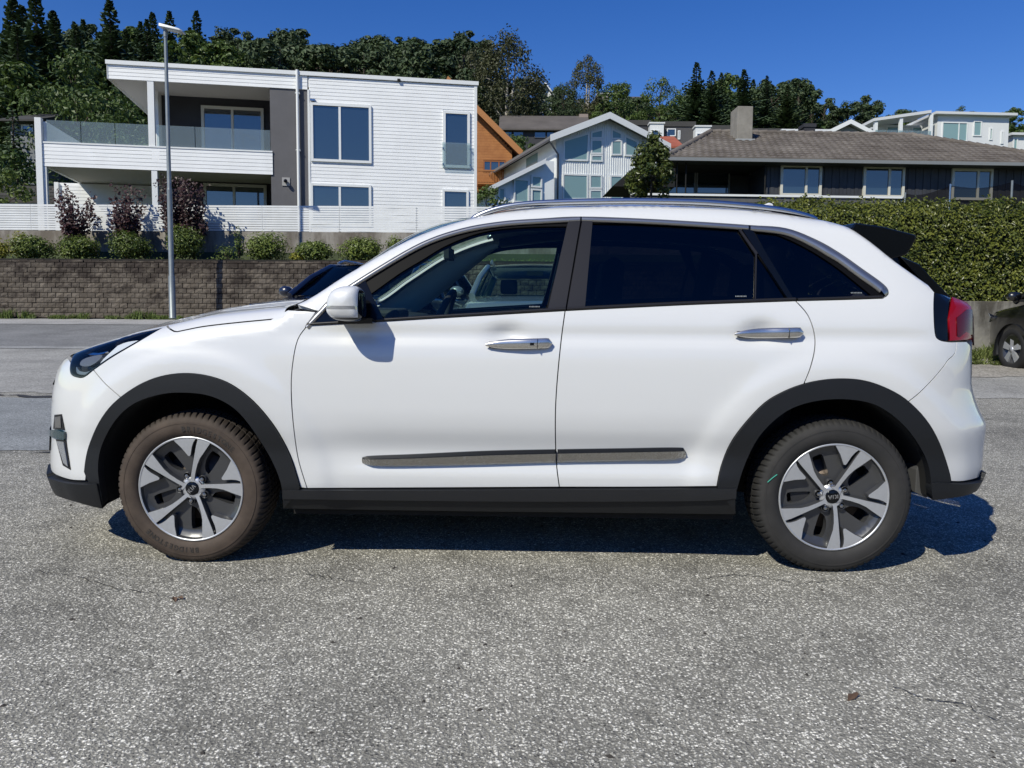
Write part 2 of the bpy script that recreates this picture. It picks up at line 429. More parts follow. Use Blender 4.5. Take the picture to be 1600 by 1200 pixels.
# front bumper, fender, bonnet side
HL = [(110.5, 566), (109.5, 579), (114, 587), (130, 589.5), (146, 578), (175, 558), (210, 537.5), (247.5, 515.5), (260, 508.5, 's'), (222.5, 510.5), (185, 519.5), (155, 527.5), (130, 540.5), (117.5, 552)]
hl_low = AZ(curve_pts([(110.5, 566), (109.5, 579), (114, 587), (130, 589.5), (146, 578)], sub=5)); hl_low2 = AZ(curve_pts([(146, 578), (175, 558), (210, 537.5), (247.5, 515.5), (262, 508)], sub=5))
k_b = px_az(194, 618)
gap_bf = AZ(curve_pts([(146, 578), (165, 600), (190, 622)], sub=4))
hl_a0 = hl_low[0][0]
HOODK = .955
A_TIP = hl_low2[-1][0]; HTZ = ZT(A_TIP) - hl_low2[-1][1]
def hcut(a): return HTZ + (.045 - HTZ) * min(1, max(0, (a - A_TIP) / .10))
hood_cut = [(a, ZT(a) - hcut(a)) for a in [A_TIP + (-1.0 - A_TIP) * i / 24 for i in range(1, 25)]]
fender = side_panel('front_fender', gap_bf[::-1][:0] + hl_low2 + hood_cut + [(-.975, ZT(-.975) - .03), (-.93, 1.085)] + [p for p in AZ(curve_pts([(494, 487), (478, 509)], sub=3))] + gfd[1:] + AZ([(478, 763)]) + cut_between(AFO, AFO[-1], gap_bf[-1]) + gap_bf[::-1], PAINT)
zb = .36
nose = []
front_bumper = side_panel('front_bumper', [(-2.249, .372), (-2.249, .66), (-2.249, .79)] + [(a_, ZT(a_)) for a_ in (-2.235, -2.20, -2.16, -2.12) if a_ < hl_low[0][0] - .012] + [hl_low[0]] + hl_low[1:] + gap_bf + cut_between(AFO, gap_bf[-1], AFO[0]) + AZ(curve_pts([(133, 751), (110, 749.5), (88, 742), (80, 735)], sub=4)), PAINT, step=.025)
# body side frame: screen pillar, roof side, rear quarter
quarter_edge = AZ(curve_pts([(1343, 349.5), (1353, 360), (1378, 381), (1408, 400), (1437, 430), (1460, 457)], sub=4))
tl_in = AZ(curve_pts([(1460, 457), (1459, 483), (1461, 520), (1467, 530.5), (1482, 534), (1495, 534)], sub=4))
gap_rb = AZ(curve_pts([(1495, 534), (1492, 552), (1481, 563), (1475, 572), (1459, 591), (1437.5, 613), (1419, 628)], sub=4))
topl = top_az(-.90, quarter_edge[0][0], 60)
side_frame = side_panel('body_side_frame', topl + quarter_edge[1:] + tl_in + gap_rb + cut_between(ARO, gap_rb[-1], grd[-1]) + grd[::-1] + cut_between(DB, grd[0], DB[-1]) + DT[::-1] + AZ(curve_pts([(480, 507), (496, 486)], sub=3)), PAINT, step=.023)
# rear bumper down to the black valance, tailgate
ed = AZ([(1482, 533)])[0]
vr = AZ(curve_pts([(1542, 740), (1530, 746), (1505, 752), (1483, 752)], sub=4))
rear_bumper = side_panel('rear_bumper', AZ([(1495, 534)]) + [(1.86, .93)][:0] + [(1.96, ed[1] - .004), (2.03, ed[1] - .03), (2.05, .80), (2.129, .79), (2.129, .43)] + vr + cut_between(ARO, ARO[-1], gap_rb[-1]) + gap_rb[::-1], PAINT, step=.025)
# cladding
def band(name, c1, c2, mtl, off, parent=None, lip=.03, **tg): return side_panel(name, c1 + c2[::-1], mtl, parent, off=off, lip=lip, step=.02, gap=0, **tg)
band('wheel_arch_cladding', AFO[2:], [p for p in AFI], CLAD, .012, lip=.035)
band('wheel_arch_cladding', ARO, ARI, CLAD, .012, lip=.035)
side_panel('front_valance', [(-2.249, .20), (-2.249, .365)] + AZ(curve_pts([(75, 741), (88, 746), (110, 752), (134, 754), (157, 754)], sub=4)) + AZ(curve_pts([(165, 790), (130, 781), (100, 772), (78, 762)], sub=4)), CLAD, off=.022, lip=.04, gap=0, step=.025)
side_panel('rear_valance', AZ(curve_pts([(1453, 778), (1453, 754), (1484, 754), (1506, 754), (1532, 749), (1545, 741)], sub=3)) + [(2.129, .41), (2.129, .25)] + AZ(curve_pts([(1544, 748), (1530, 760), (1500, 771), (1470, 776)], sub=3)), CLAD, off=.02, lip=.04, gap=0, step=.025)
sill_t = AZ(curve_pts([(443, 764), (700, 764), (874, 763), (1149, 762)], sub=6)); sill_m = AZ(curve_pts([(443, 777), (700, 780), (874, 781), (1090, 780), (1149, 776)], sub=6)); sill_b = AZ(curve_pts([(444, 794), (700, 798), (874, 800), (1149, 803)], sub=6))
side_panel('sill_trim', sill_t + sill_m[::-1], SILLM, off=.016, lip=.05, gap=0, step=.025)
side_panel('sill_skirt', [(a, z) for a, z in sill_m] + sill_b[::-1], CLAD, off=.002, lip=.05, gap=0, step=.025)
# door lower lip and chrome-like side moulding
MO = [(568, 716), (576, 712), (649, 709), (757.5, 704), (866, 701.7), (975, 700), (1062, 699), (1074, 704), (1062, 716), (975, 719), (866, 721.8), (721, 726), (580, 727)]
mo = curve_pts(MO, closed=True, sub=5); xs = gb[0]
def gbx(z): return min(gb, key=lambda p: abs(p[1] - z))[0]
mo_az = AZ(mo)
MOULD = mat('moulding_chrome', (.44, .43, .41), .03, metal=1, bump=1.0, bscale=120, stretch=(1, 1, .22))
def moulding(part, keep, par):
    """wedge-shaped bright strip, its ridge a third of the way down"""
    c = [p for p in mo_az if keep(p[0])]
    lo_a, hi_a = (mo_lo + .004, gx - .004) if part == 'f' else (gx + .004, mo_hi - .008)
    b = MB(); n = 44; rows = []
    up = sorted([p for p in mo_az if p[1] > .5 * 0 + lerp_knots([(-.62, .452), (.83, .487)], p[0])]); dn = sorted([p for p in mo_az if p[1] <= lerp_knots([(-.62, .452), (.83, .487)], p[0])])
    for i in range(n + 1):
        a = lo_a + (hi_a - lo_a) * i / n; zt_ = lerp_knots(up, a); zb_ = lerp_knots(dn, a); e = min(1, min((a - mo_lo) / .05, (mo_hi - a) / .05)); e = max(.02, e) ** .5
        h = zt_ - zb_
        yt, yb_ = P(a, zt_).y, P(a, zb_).y; yr_ = min(yt, yb_) - .024 * e - .004
        def Q_(z, y): return Vector((u_of(a, z), y, z))
        rows.append([Q_(zt_, yt + .004), Q_(zt_ - .02 * h, yt - .007), Q_(zt_ - .20 * h, yr_ + .0045), Q_(zt_ - .26 * h, yr_), Q_(zb_ + .12 * h, min(yb_ - .004, yr_ + .010)), Q_(zb_ + .01 * h, min(yb_ - .001, yr_ + .016)), Q_(zb_, yb_ + .004)])
    vs = [p for r in rows for p in r]; k = len(rows[0])
    b.add(vs, [(i * k + j, i * k + j + 1, (i + 1) * k + j + 1, (i + 1) * k + j) for i in range(n) for j in range(3, k - 1)], 0, False)
    b.add(vs, [(i * k + j, i * k + j + 1, (i + 1) * k + j + 1, (i + 1) * k + j) for i in range(n) for j in range(3)], 1, False)
    for e_ in (0, n): b.add(rows[e_], [tuple(range(k))], 0)
    o = b.build('door_moulding', [MOULD, GLOSSBLK], par); MIR.append((o, b, 'door_moulding', [MOULD, GLOSSBLK], par, {}))
mo_lo = min(p[0] for p in mo_az); mo_hi = max(p[0] for p in mo_az); gx = gbx(.47)
moulding('f', lambda a: a < gx - .004, front_door); moulding('r', lambda a: a > gx + .004, rear_door)

# windows and their trim
def strip(name, top, bot, mtl, off, parent=None, **kw): return side_panel(name, AZ(curve_pts(top, sub=5)) + AZ(curve_pts(bot, sub=5))[::-1], mtl, parent, off=off, gap=0, step=.03, **kw)
G_FRONT = [(571, 470, 's'), (573, 463), (596, 446), (627, 424), (659, 405), (690, 386), (721, 372), (752, 362), (784, 356.5), (835, 353), (885, 352.5, 's'), (880, 381), (868, 430), (853, 482, 's'), (720, 491.5), (604, 499, 's')]
G_REAR = [(926, 348, 's'), (1040, 350), (1155, 356.5, 's'), (1168, 375), (1182, 397, 's'), (1181, 430), (1179, 466.5, 's'), (1040, 471), (914.5, 477.5, 's'), (918, 430)]
G_TRI = [(1184, 398, 's'), (1208, 430), (1232, 464.5, 's'), (1182, 466.3, 's')]
G_QTR = [(1178.5, 358.5, 's'), (1205, 362.5), (1235, 373.7), (1272, 393), (1310, 418), (1345, 446), (1363, 461, 's'), (1300, 463), (1236, 465, 's'), (1206, 410)]
gf, gr, gt, gq = (AZ(curve_pts(g, closed=True, sub=4)) for g in (G_FRONT, G_REAR, G_TRI, G_QTR))
side_panel('window_glass', gf, GLASS_F, front_door, off=-.012, lip=0, gap=-.006, step=.06)
side_panel('window_glass', gr, GLASS_P, rear_door, off=-.012, lip=0, gap=-.006, step=.06)
side_panel('window_glass', gt, GLASS_P, rear_door, off=-.012, lip=0, gap=-.003, step=.06)
side_panel('quarter_window', gq, GLASS_P, None, off=-.012, lip=0, gap=-.006, step=.06)
# black surround with the four openings cut through, split at the door gap
sur = clean(DT + DB[::-1]); sur = shrink(sur, .003)
side_panel('window_surround', sur, RUBBER, None, off=-.006, lip=.03, gap=0, step=.04, holes=[clean(x) for x in (gf, gr, gt, gq)])
strip('pillar_trim', [(888, 345), (907, 344)], [(856, 483.5), (883.5, 482)], PILLAR, .004, front_door, lip=.012)
strip('pillar_trim', [(910, 344), (926, 344.5)], [(886, 482), (914, 480)], PILLAR, .004, rear_door, lip=.012)
strip('pillar_trim', [(1156, 353.5), (1172, 354.5)], [(1230, 468), (1240, 467.6)], GLOSSBLK, .003, rear_door, lip=.012)
strip('division_bar', [(1180.5, 396), (1184, 396)], [(1178, 467), (1181, 467)], PILLAR, .001, rear_door, lip=.008)
strip('division_bar', [(1153, 357), (1157, 357)], [(1179.5, 397.5), (1184.5, 396)], PILLAR, .001, rear_door, lip=.008)
def ribbon(path, w, mtl, name, par, off, wfun=None, rise=.004):
    """moulding strip that follows a line on the body"""
    az = clean(AZ(curve_pts(path, sub=6)), .006); b = MB(); rows = []; n = len(az)
    for i, (a, z) in enumerate(az):
        t = (az[min(i + 1, n - 1)][0] - az[max(i - 1, 0)][0], az[min(i + 1, n - 1)][1] - az[max(i - 1, 0)][1]); l = hypot(*t); nx, nz = t[1] / l, -t[0] / l
        ww = w * (wfun(i / (n - 1)) if wfun else 1)
        rows.append([P(a, z, -.004), P(a + nx * ww * .04, z + nz * ww * .04, off), P(a + nx * ww * .5, z + nz * ww * .5, off + rise), P(a + nx * ww * .96, z + nz * ww * .96, off), P(a + nx * ww, z + nz * ww, -.004)])
    b.add([p for r in rows for p in r], [(i * 5 + j, (i + 1) * 5 + j, (i + 1) * 5 + j + 1, i * 5 + j + 1) for i in range(n - 1) for j in range(4)], 0, True)
    o = b.build(name, mtl, par); MIR.append((o, b, name, mtl, par, {}))
ribbon([(477, 509), (500, 484), (524, 461), (587, 420), (659, 379), (721, 357.5), (784, 346.5), (846, 342), (906, 339)], .020, SATIN, 'window_chrome', front_door, .004)
ribbon([(909, 339), (1000, 342), (1100, 347.5), (1169, 352.2)], .020, SATIN, 'window_chrome', rear_door, .004)
ribbon([(1172, 352.4), (1227.5, 357), (1272.5, 373.7), (1310, 394.4), (1347.5, 420.6), (1381, 445), (1388, 457), (1384, 464)], .022, SATIN, 'window_chrome', None or car, .004, lambda t: 1 + 1.1 * min(1, t * 1.6))
ribbon([(884, 485), (740, 493.5), (600, 502), (480, 509)], .012, PILLAR, 'belt_seal', front_door, .005)
ribbon([(1243, 470), (1100, 475), (1000, 479.5), (886, 485)], .012, PILLAR, 'belt_seal', rear_door, .005)
ribbon([(1379, 466), (1320, 468), (1246, 470)], .010, PILLAR, 'belt_seal', car, .005)
strip('mirror_base_trim', [(486, 505), (530, 470), (570, 437)], [(492, 507), (540, 504.5), (600, 500)], GLOSSBLK, .0, front_door, lip=.01)

# headlight
hl = [(a, min(z, ZT(a) - .013)) for a, z in AZ(curve_pts(HL, closed=True, sub=4))]
head = side_panel('headlight', hl, mat('lamp_bowl', (.030, .031, .034), .35), None, off=-.045, lip=0, gap=0, step=.03)
side_panel('headlight_rim', hl, GLOSSBLK, head, off=.0, lip=.05, gap=0, holes=[shrink(clean(hl if area(hl) > 0 else hl[::-1]), .007)], step=9)
side_panel('headlight_lens', hl, LENS, head, off=.002, lip=.0, gap=.002, step=.025)
side_panel('indicator_reflector', AZ(curve_pts([(149, 575, 's'), (158, 560), (181, 537, 's'), (197, 531), (222, 528, 's'), (200, 541), (172, 559)], closed=True, sub=3)), mat('lamp_white', (.72, .74, .76), .3), head, off=-.012, lip=.02, gap=0, step=.03)
side_panel('lamp_blade', AZ(curve_pts([(131, 546), (150, 549), (166, 546), (152, 552), (134, 551)], closed=True, sub=3)), CHROME, head, off=-.012, lip=.01, gap=0, step=.03)
side_panel('lamp_blade', AZ(curve_pts([(124, 562), (136, 556), (157, 553), (147, 566), (134, 572), (122, 570)], closed=True, sub=3)), mat('lamp_projector', (.17, .175, .18), .25, metal=.2), head, off=-.010, lip=.02, gap=0, step=.03)
side_panel('lamp_blade', AZ(curve_pts([(115, 572), (116, 583), (130, 585), (141, 577), (131, 581), (120, 579)], closed=True, sub=3)), SATIN, head, off=-.012, lip=.01, gap=0, step=.03)
# fog lamp cluster
side_panel('bumper_vent', AZ(curve_pts([(86, 648, 's'), (97, 647, 's'), (102, 672, 's'), (84, 670, 's')], closed=True, sub=3)), GLOSSBLK, front_bumper, off=.003, lip=.01, gap=0, step=.05)
side_panel('vent_blade', AZ(curve_pts([(87, 652, 's'), (96, 650, 's'), (97, 668, 's'), (88, 668, 's')], closed=True, sub=3)), SATIN, front_bumper, off=.005, lip=.01, gap=0, step=.05)
side_panel('teal_accent', AZ(curve_pts([(79, 672, 's'), (92, 671), (104, 675, 's'), (104, 687, 's'), (90, 684), (79, 679, 's')], closed=True, sub=3)), mat('teal_dark_gloss', (.012, .045, .055), .2, coat=.8), front_bumper, off=.012, lip=.02, gap=0, step=.05)
side_panel('fog_lamp_frame', AZ(curve_pts([(88, 686, 's'), (104, 688, 's'), (111, 734, 's'), (99, 727, 's')], closed=True, sub=3)), GLOSSBLK, front_bumper, off=.003, lip=.01, gap=0, step=.05)
side_panel('fog_lamp', AZ(curve_pts([(90, 689, 's'), (101, 690, 's'), (108, 729, 's'), (101, 723, 's')], closed=True, sub=3)), mat('lamp_clear', (.5, .52, .55), .1, metal=.7), front_bumper, off=.006, lip=.01, gap=0, step=.05)
# tail light
tb = AZ(curve_pts([(1460, 457, 's'), (1459, 483), (1461, 520), (1467, 530.5), (1482, 533, 's'), (1481, 497), (1484.5, 463.5, 's')], closed=True, sub=4))
tail = side_panel('tail_light', tb, GLOSSBLK, None, off=.0, lip=.02, gap=.001, step=.04)
ed = AZ([(1482, 533)])[0]; eu = AZ([(1484.5, 463.5)])[0]; em = AZ([(1481, 497)])[0]
side_panel('red_lens', [eu, em, ed, (2.02, ed[1]), (2.045, ed[1] + .002), (2.045, 1.07), (2.03, eu[1] - .02)], REDL, tail, off=.006, lip=.02, gap=.001, step=.03)
side_panel('lens_insert', [(eu[0] + .035, eu[1] - .05), (em[0] + .04, em[1]), (ed[0] + .04, ed[1] + .02), (2.0, ed[1] + .022), (2.025, .95), (2.025, 1.03), (2.005, eu[1] - .05)], REDD, tail, off=.009, lip=.006, gap=0, step=.03)
side_panel('tailgate', [(ed[0] + .06, .87)][:0] + [(2.04, ed[1] - .02), (2.055, .805), (2.129, .795), (2.129, 1.02), (2.05, 1.04)], PAINT, off=0, step=.04)

# ---- surfaces that span the car from side to side
def span(name, a0, a1, n, crown, mtl, m=14, inset=0.0, dz=0.0, par=None, ztf=None, smooth=True, thick=0, edge=None):
    b = MB(); vs = []
    for i in range(n + 1):
        a = a0 + (a1 - a0) * i / n; zt = ZT(a); e = P(a, zt); cr = crown(a) if callable(crown) else crown; ye = abs(e.y) - (edge or 0)
        for j in range(2 * m + 1):
            s = (j / m - 1); s2 = math.copysign(1 - (1 - abs(s)) ** 1.15, s); y = ye * s2
            vs.append((e.x, y, zt + dz + cr * (1 - abs(s2) ** 2.6)))
    w = 2 * m + 1
    fs = [(i * w + j, (i + 1) * w + j, (i + 1) * w + j + 1, i * w + j + 1) for i in range(n) for j in range(2 * m)]
    b.add(vs, fs, 0, True)
    return b.build(name, mtl, par or car)
a_h0 = -2.10
def hood_mesh():
    b = MB(); n = 60; m = 14; K = 6; rows = []
    for i in range(n + 1):
        t = i / n; a = a_h0 + (-.945 - a_h0) * t; zt = ZT(a); e = P(a, zt); r = []
        cut = max(0, hcut(a) - .003) if a > A_TIP else max(.010, HTZ * max(0, 1 - (A_TIP - a) / .1) - .003)
        for k in range(K): r.append(P(a, zt - cut * (1 - k / K)))
        cr = .035 * min(1, (a + 2.25) / .4 + .15)
        for j in range(2 * m + 1):
            s = j / m - 1; s2 = math.copysign(1 - (1 - abs(s)) ** 1.2, s)
            r.append(Vector((e.x, abs(e.y) * s2, zt + cr * (1 - abs(s2) ** 2.6) + .010 * math.exp(-((abs(e.y * s2) - .52) / .05) ** 2) * min(1, max(0, (a + 2.1) / .5)))))
        for k in range(K): q = r[K - 1 - k]; r.append(Vector((q.x, -q.y, q.z)))
        rows.append(r)
    w = len(rows[0]); b.add([p for r in rows for p in r], [(i * w + j, (i + 1) * w + j, (i + 1) * w + j + 1, i * w + j + 1) for i in range(n) for j in range(w - 1)], 0, True)
    return b.build('bonnet', PAINT, car)
hood_mesh()
span('cowl', -.965, -.89, 4, .03, BLACKM, dz=-.006)
span('windscreen', -.93, -.13, 24, lambda a: .045 + .05 * sin(pi * min(1, (a + .93) / .8)), GLASS_W, dz=-.004, edge=.07)
ws = span('roof', -.16, 1.50, 40, .045, PAINT, dz=0)
span('rear_window', 1.50, 2.02, 14, .03, GLASS_P, dz=-.01)
span('tailgate_top', 2.0, 2.129, 4, .03, PAINT, dz=-.01)
# A pillar outer skin joins body side frame and windscreen
for sgn in (1, -1):
    b = MB(); vs = []
    for i in range(25):
        a = -.95 + .83 * i / 24; e = P(a, ZT(a)); vs += [(e.x, sgn * e.y, e.z), (e.x, sgn * (e.y + .08), e.z + .006)]
    b.add(vs, [(2 * i, 2 * i + 1, 2 * i + 3, 2 * i + 2) for i in range(24)], 0, True); b.build('screen_pillar', PAINT, car)
    b = MB(); vs = []                                       # inner trim of the pillar, pale cloth
    for i in range(21):
        a = -.93 + (.80 if sgn < 0 else .6) * i / 20; zt = ZT(a); wd = .19 * (1 - .80 * ((a + .93) / .80) ** 2.5) if sgn < 0 else .025
        for k, (dz_, off_) in enumerate(((.012, -.03), (.35 * wd, -.055), (.75 * wd, -.055), (wd, -.035))):
            z = max(1.02, zt - dz_); p = P(min(a + .35 * dz_, .1), z, off_); vs.append((p.x, sgn * p.y, p.z))
    b.add(vs, [(i * 4 + j, i * 4 + j + 1, (i + 1) * 4 + j + 1, (i + 1) * 4 + j) for i in range(20) for j in range(3)], 0, True)
    b.build('pillar_inner_trim', INT_L, car)
# spoiler and side blade of the tailgate
def extr(name, pts, y_in, y_out, mtl, par=None, taper=0.0, smooth=False, bevel=.006, droop=0):
    """outline in photograph pixels at the near end, spanning the car"""
    q = [CF.un(p[0], p[1], -y_out) for p in pts]; b = MB(); n = len(q); m = 8; vs = []
    for j in range(m + 1):
        s = -1 + 2 * j / m
        for p in q: vs.append((p.x + .03 * (1 - s * s), s * y_out, p.z + .012 * (1 - s * s)))
    fs = [(j * n + i, j * n + (i + 1) % n, (j + 1) * n + (i + 1) % n, (j + 1) * n + i) for j in range(m) for i in range(n)]
    fs += [tuple(range(n))[::-1], tuple(range(m * n, (m + 1) * n))]
    b.add(vs, fs, 0, smooth); return b.build(name, mtl, par or car, bevel=bevel)
extr('roof_spoiler', [(1336, 348), (1380, 354), (1431, 367), (1432, 372), (1428.5, 379), (1420, 395), (1414, 399), (1392, 405), (1360, 383), (1330, 358)], 0, .66, GLOSSBLK)
strip_b = MB()
hb = [CF.un(p[0], p[1], -.66) for p in [(1404, 399), (1437, 413), (1465, 443), (1486, 464), (1484, 472), (1460, 460), (1430, 428)]]
for sg in (1, -1):
    q = [(p.x, sg * p.y, p.z) for p in hb]
    b = MB(); b.prism(q, (0, sg * .2, 0)); b.build('tailgate_blade', GLOSSBLK, car, bevel=.005)
# roof rails
for sg in (-1, 1):
    pts = [(737, 338), (757, 328), (785, 319.5), (822, 314), (880, 310.8), (980, 309), (1080, 310.5), (1150, 315), (1205, 321), (1245, 328.5), (1276, 338)]
    q = [CF.un(p[0], p[1], -.575) for p in curve_pts(pts, sub=3)]
    b = MB(); b.tube([(p.x, -sg * p.y, p.z - .014) for p in q], [.013] + [.018] * (len(q) - 2) + [.012], 10, 0, flat=.75)
    low = [(p.x, -sg * p.y * 1.0, p.z - .028) for p in q]
    b.slab([low[0], low[-1], low[-1], low[0]], (0, 0, -.0)) if False else None
    b.build('roof_rail', RAILM, car)
b = MB(); fp = [(0, 0), (.16, 0), (.15, .055), (.13, .062), (.09, .045), (.03, .012)]
for_y = [(1.16 + x, -.012 , 1.565 + z) for x, z in fp]; b.prism(for_y, (0, .024, 0)); b.build('antenna_fin', PAINT, car, bevel=.006)

# ---- door mirrors (right-hand one as seen, and its twin)
def mirror(sg):
    y0, y1 = -1.055, -.885
    out = curve_pts([(511.5, 484), (512, 474), (515, 462), (522, 453), (534, 448), (550, 446.8), (559, 449), (564, 457), (566, 472), (567, 487), (566.5, 497), (561, 501.5), (545, 502), (526, 499.5), (515, 492)], closed=True, sub=4)
    ref = [CF.un(p[0], p[1], -.985) for p in out]; cx = sum(p.x for p in ref) / len(ref); cz = sum(p.z for p in ref) / len(ref)
    K = 22; n = len(ref); bm = bmesh.new(); rows = []
    for k in range(K + 1):
        t = k / K; y = y0 + (y1 - y0) * t; q = min(1, t / .42); s_ = max(.10, (1 - (1 - q) ** 2.6) ** (1 / 2.6)) * (1 - .10 * max(0, (t - .45) / .55) ** 2)
        rows.append([bm.verts.new((cx + (p.x - cx) * s_, y if sg < 0 else -y, cz + (p.z - cz) * s_)) for p in ref])
    for k in range(K):
        for i in range(n): bm.faces.new((rows[k][i], rows[k][(i + 1) % n], rows[k + 1][(i + 1) % n], rows[k + 1][i]))
    bm.faces.new(rows[0]); bm.faces.new(rows[-1])
    for co, no in (((0, 0, cz - .006), (0, 0, 1)), ((0, 0, cz - .020), (0, 0, 1)), ((0, 0, cz - .052), (0, 0, 1)), ((cx + .056, 0, 0), (1, 0, 0))):
        bmesh.ops.bisect_plane(bm, geom=bm.verts[:] + bm.edges[:] + bm.faces[:], plane_co=co, plane_no=no)
    bmesh.ops.recalc_face_normals(bm, faces=bm.faces[:]); bm.normal_update()
    groups = {0: [], 1: [], 2: []}; nv = {v: v.normal.copy() for v in bm.verts}
    for f in bm.faces:
        c = f.calc_center_median(); m_ = 2 if (c.x > cx + .056 or c.z < cz - .052 or abs(c.y) < .888) else 1 if cz - .020 < c.z < cz - .006 else 0; groups[m_].append(f)
    root = None
    for m_, (nm, mt) in enumerate([('mirror_housing', PAINT), ('mirror_indicator', mat('indicator_lens', (.42, .43, .45), .12, metal=.5, coat=1)), ('mirror_foot', GLOSSBLK)]):
        b = MB(); used = {}; vv = []; ff = []; nn = []
        for f in groups[m_]:
            g = []
            for v in f.verts:
                if v not in used: used[v] = len(vv); vv.append(v.co[:]); nn.append(nv[v])
                g.append(used[v])
            ff.append(tuple(g))
        b.add(vv, ff, 0, True); b.n = nn
        if m_ == 2:
            b.n = None; fq = [CF.un(p[0], p[1], -.90) for p in [(532, 492), (585, 497), (585, 505), (532, 506)]]
            b.prism([(p.x, sg * .82, p.z) for p in fq], (0, sg * .12, 0))
        o = b.build(nm, mt, car if root is None else root); root = root or o
    b = MB(); b.slab([(cx + .0585, sg * .925, cz - .042), (cx + .0585, sg * 1.02, cz - .036), (cx + .0585, sg * 1.015, cz + .042), (cx + .0585, sg * .925, cz + .045)], (.002, 0, 0)); b.build('mirror_glass', CHROME, root); bm.free()
mirror(-1); mirror(1)

# ---- door handles
def handle(x0, y0, x1, y1, par):
    a0, z0 = px_az(x0, y0); a1, z1 = px_az(x1, y1)
    for sg in (-1, 1):
        b = MB(); rows = []; n = 20; k = 10
        for i in range(n + 1):
            t = i / n; a = a0 + (a1 - a0) * t; z = z0 + (z1 - z0) * t; w = .0235 * (sin(pi * min(.5, t * 1.1 + .02)) ** .6 if t < .5 else (1 if t < .93 else sqrt(max(.04, 1 - ((t - .93) / .07) ** 2))))
            c = P(a, z); y = c.y - .018 - .012 * sin(pi * t)
            for j in range(k): q = 2 * pi * j / k; rows.append((c.x, -sg * (y - cos(q) * w * .45), z + sin(q) * w * (1 if sin(q) > 0 else .85)))
        b.add(rows, [(i * k + j, i * k + (j + 1) % k, (i + 1) * k + (j + 1) % k, (i + 1) * k + j) for i in range(n) for j in range(k)], 0, True)
        b.add(rows[:k], [tuple(range(k))], 0); b.add(rows[-k:], [tuple(range(k))], 0)
        h = b.build('door_handle', mat('handle_chrome', (.66, .64, .60), .24, metal=.9), par if sg < 0 else car)
        b = MB()
        for t in (.05, .80): 
            a = a0 + (a1 - a0) * t; c = P(a, z0 + (z1 - z0) * t); b = MB(); b.box(c.x, c.x + .035, -sg * (c.y - .02), -sg * (c.y + .03), c.z - .012, c.z + .012); b.build('handle_mount', GLOSSBLK, h)
        b = MB(); a = a0 + (a1 - a0) * .78; c = P(a, z0 + (z1 - z0) * .78); b.box(c.x - .001, c.x + .001, -sg * (c.y - .037), -sg * (c.y - .02), c.z - .02, c.z + .02)
        if sg < 0 and par is front_door: b.box(c.x - .030, c.x - .014, (c.y - .0385), (c.y - .02), c.z - .006, c.z + .005)
        b.build('handle_seam', GLOSSBLK, h)
handle(759, 538.5, 862.5, 536, front_door); handle(1146, 522, 1253, 519.5, rear_door)

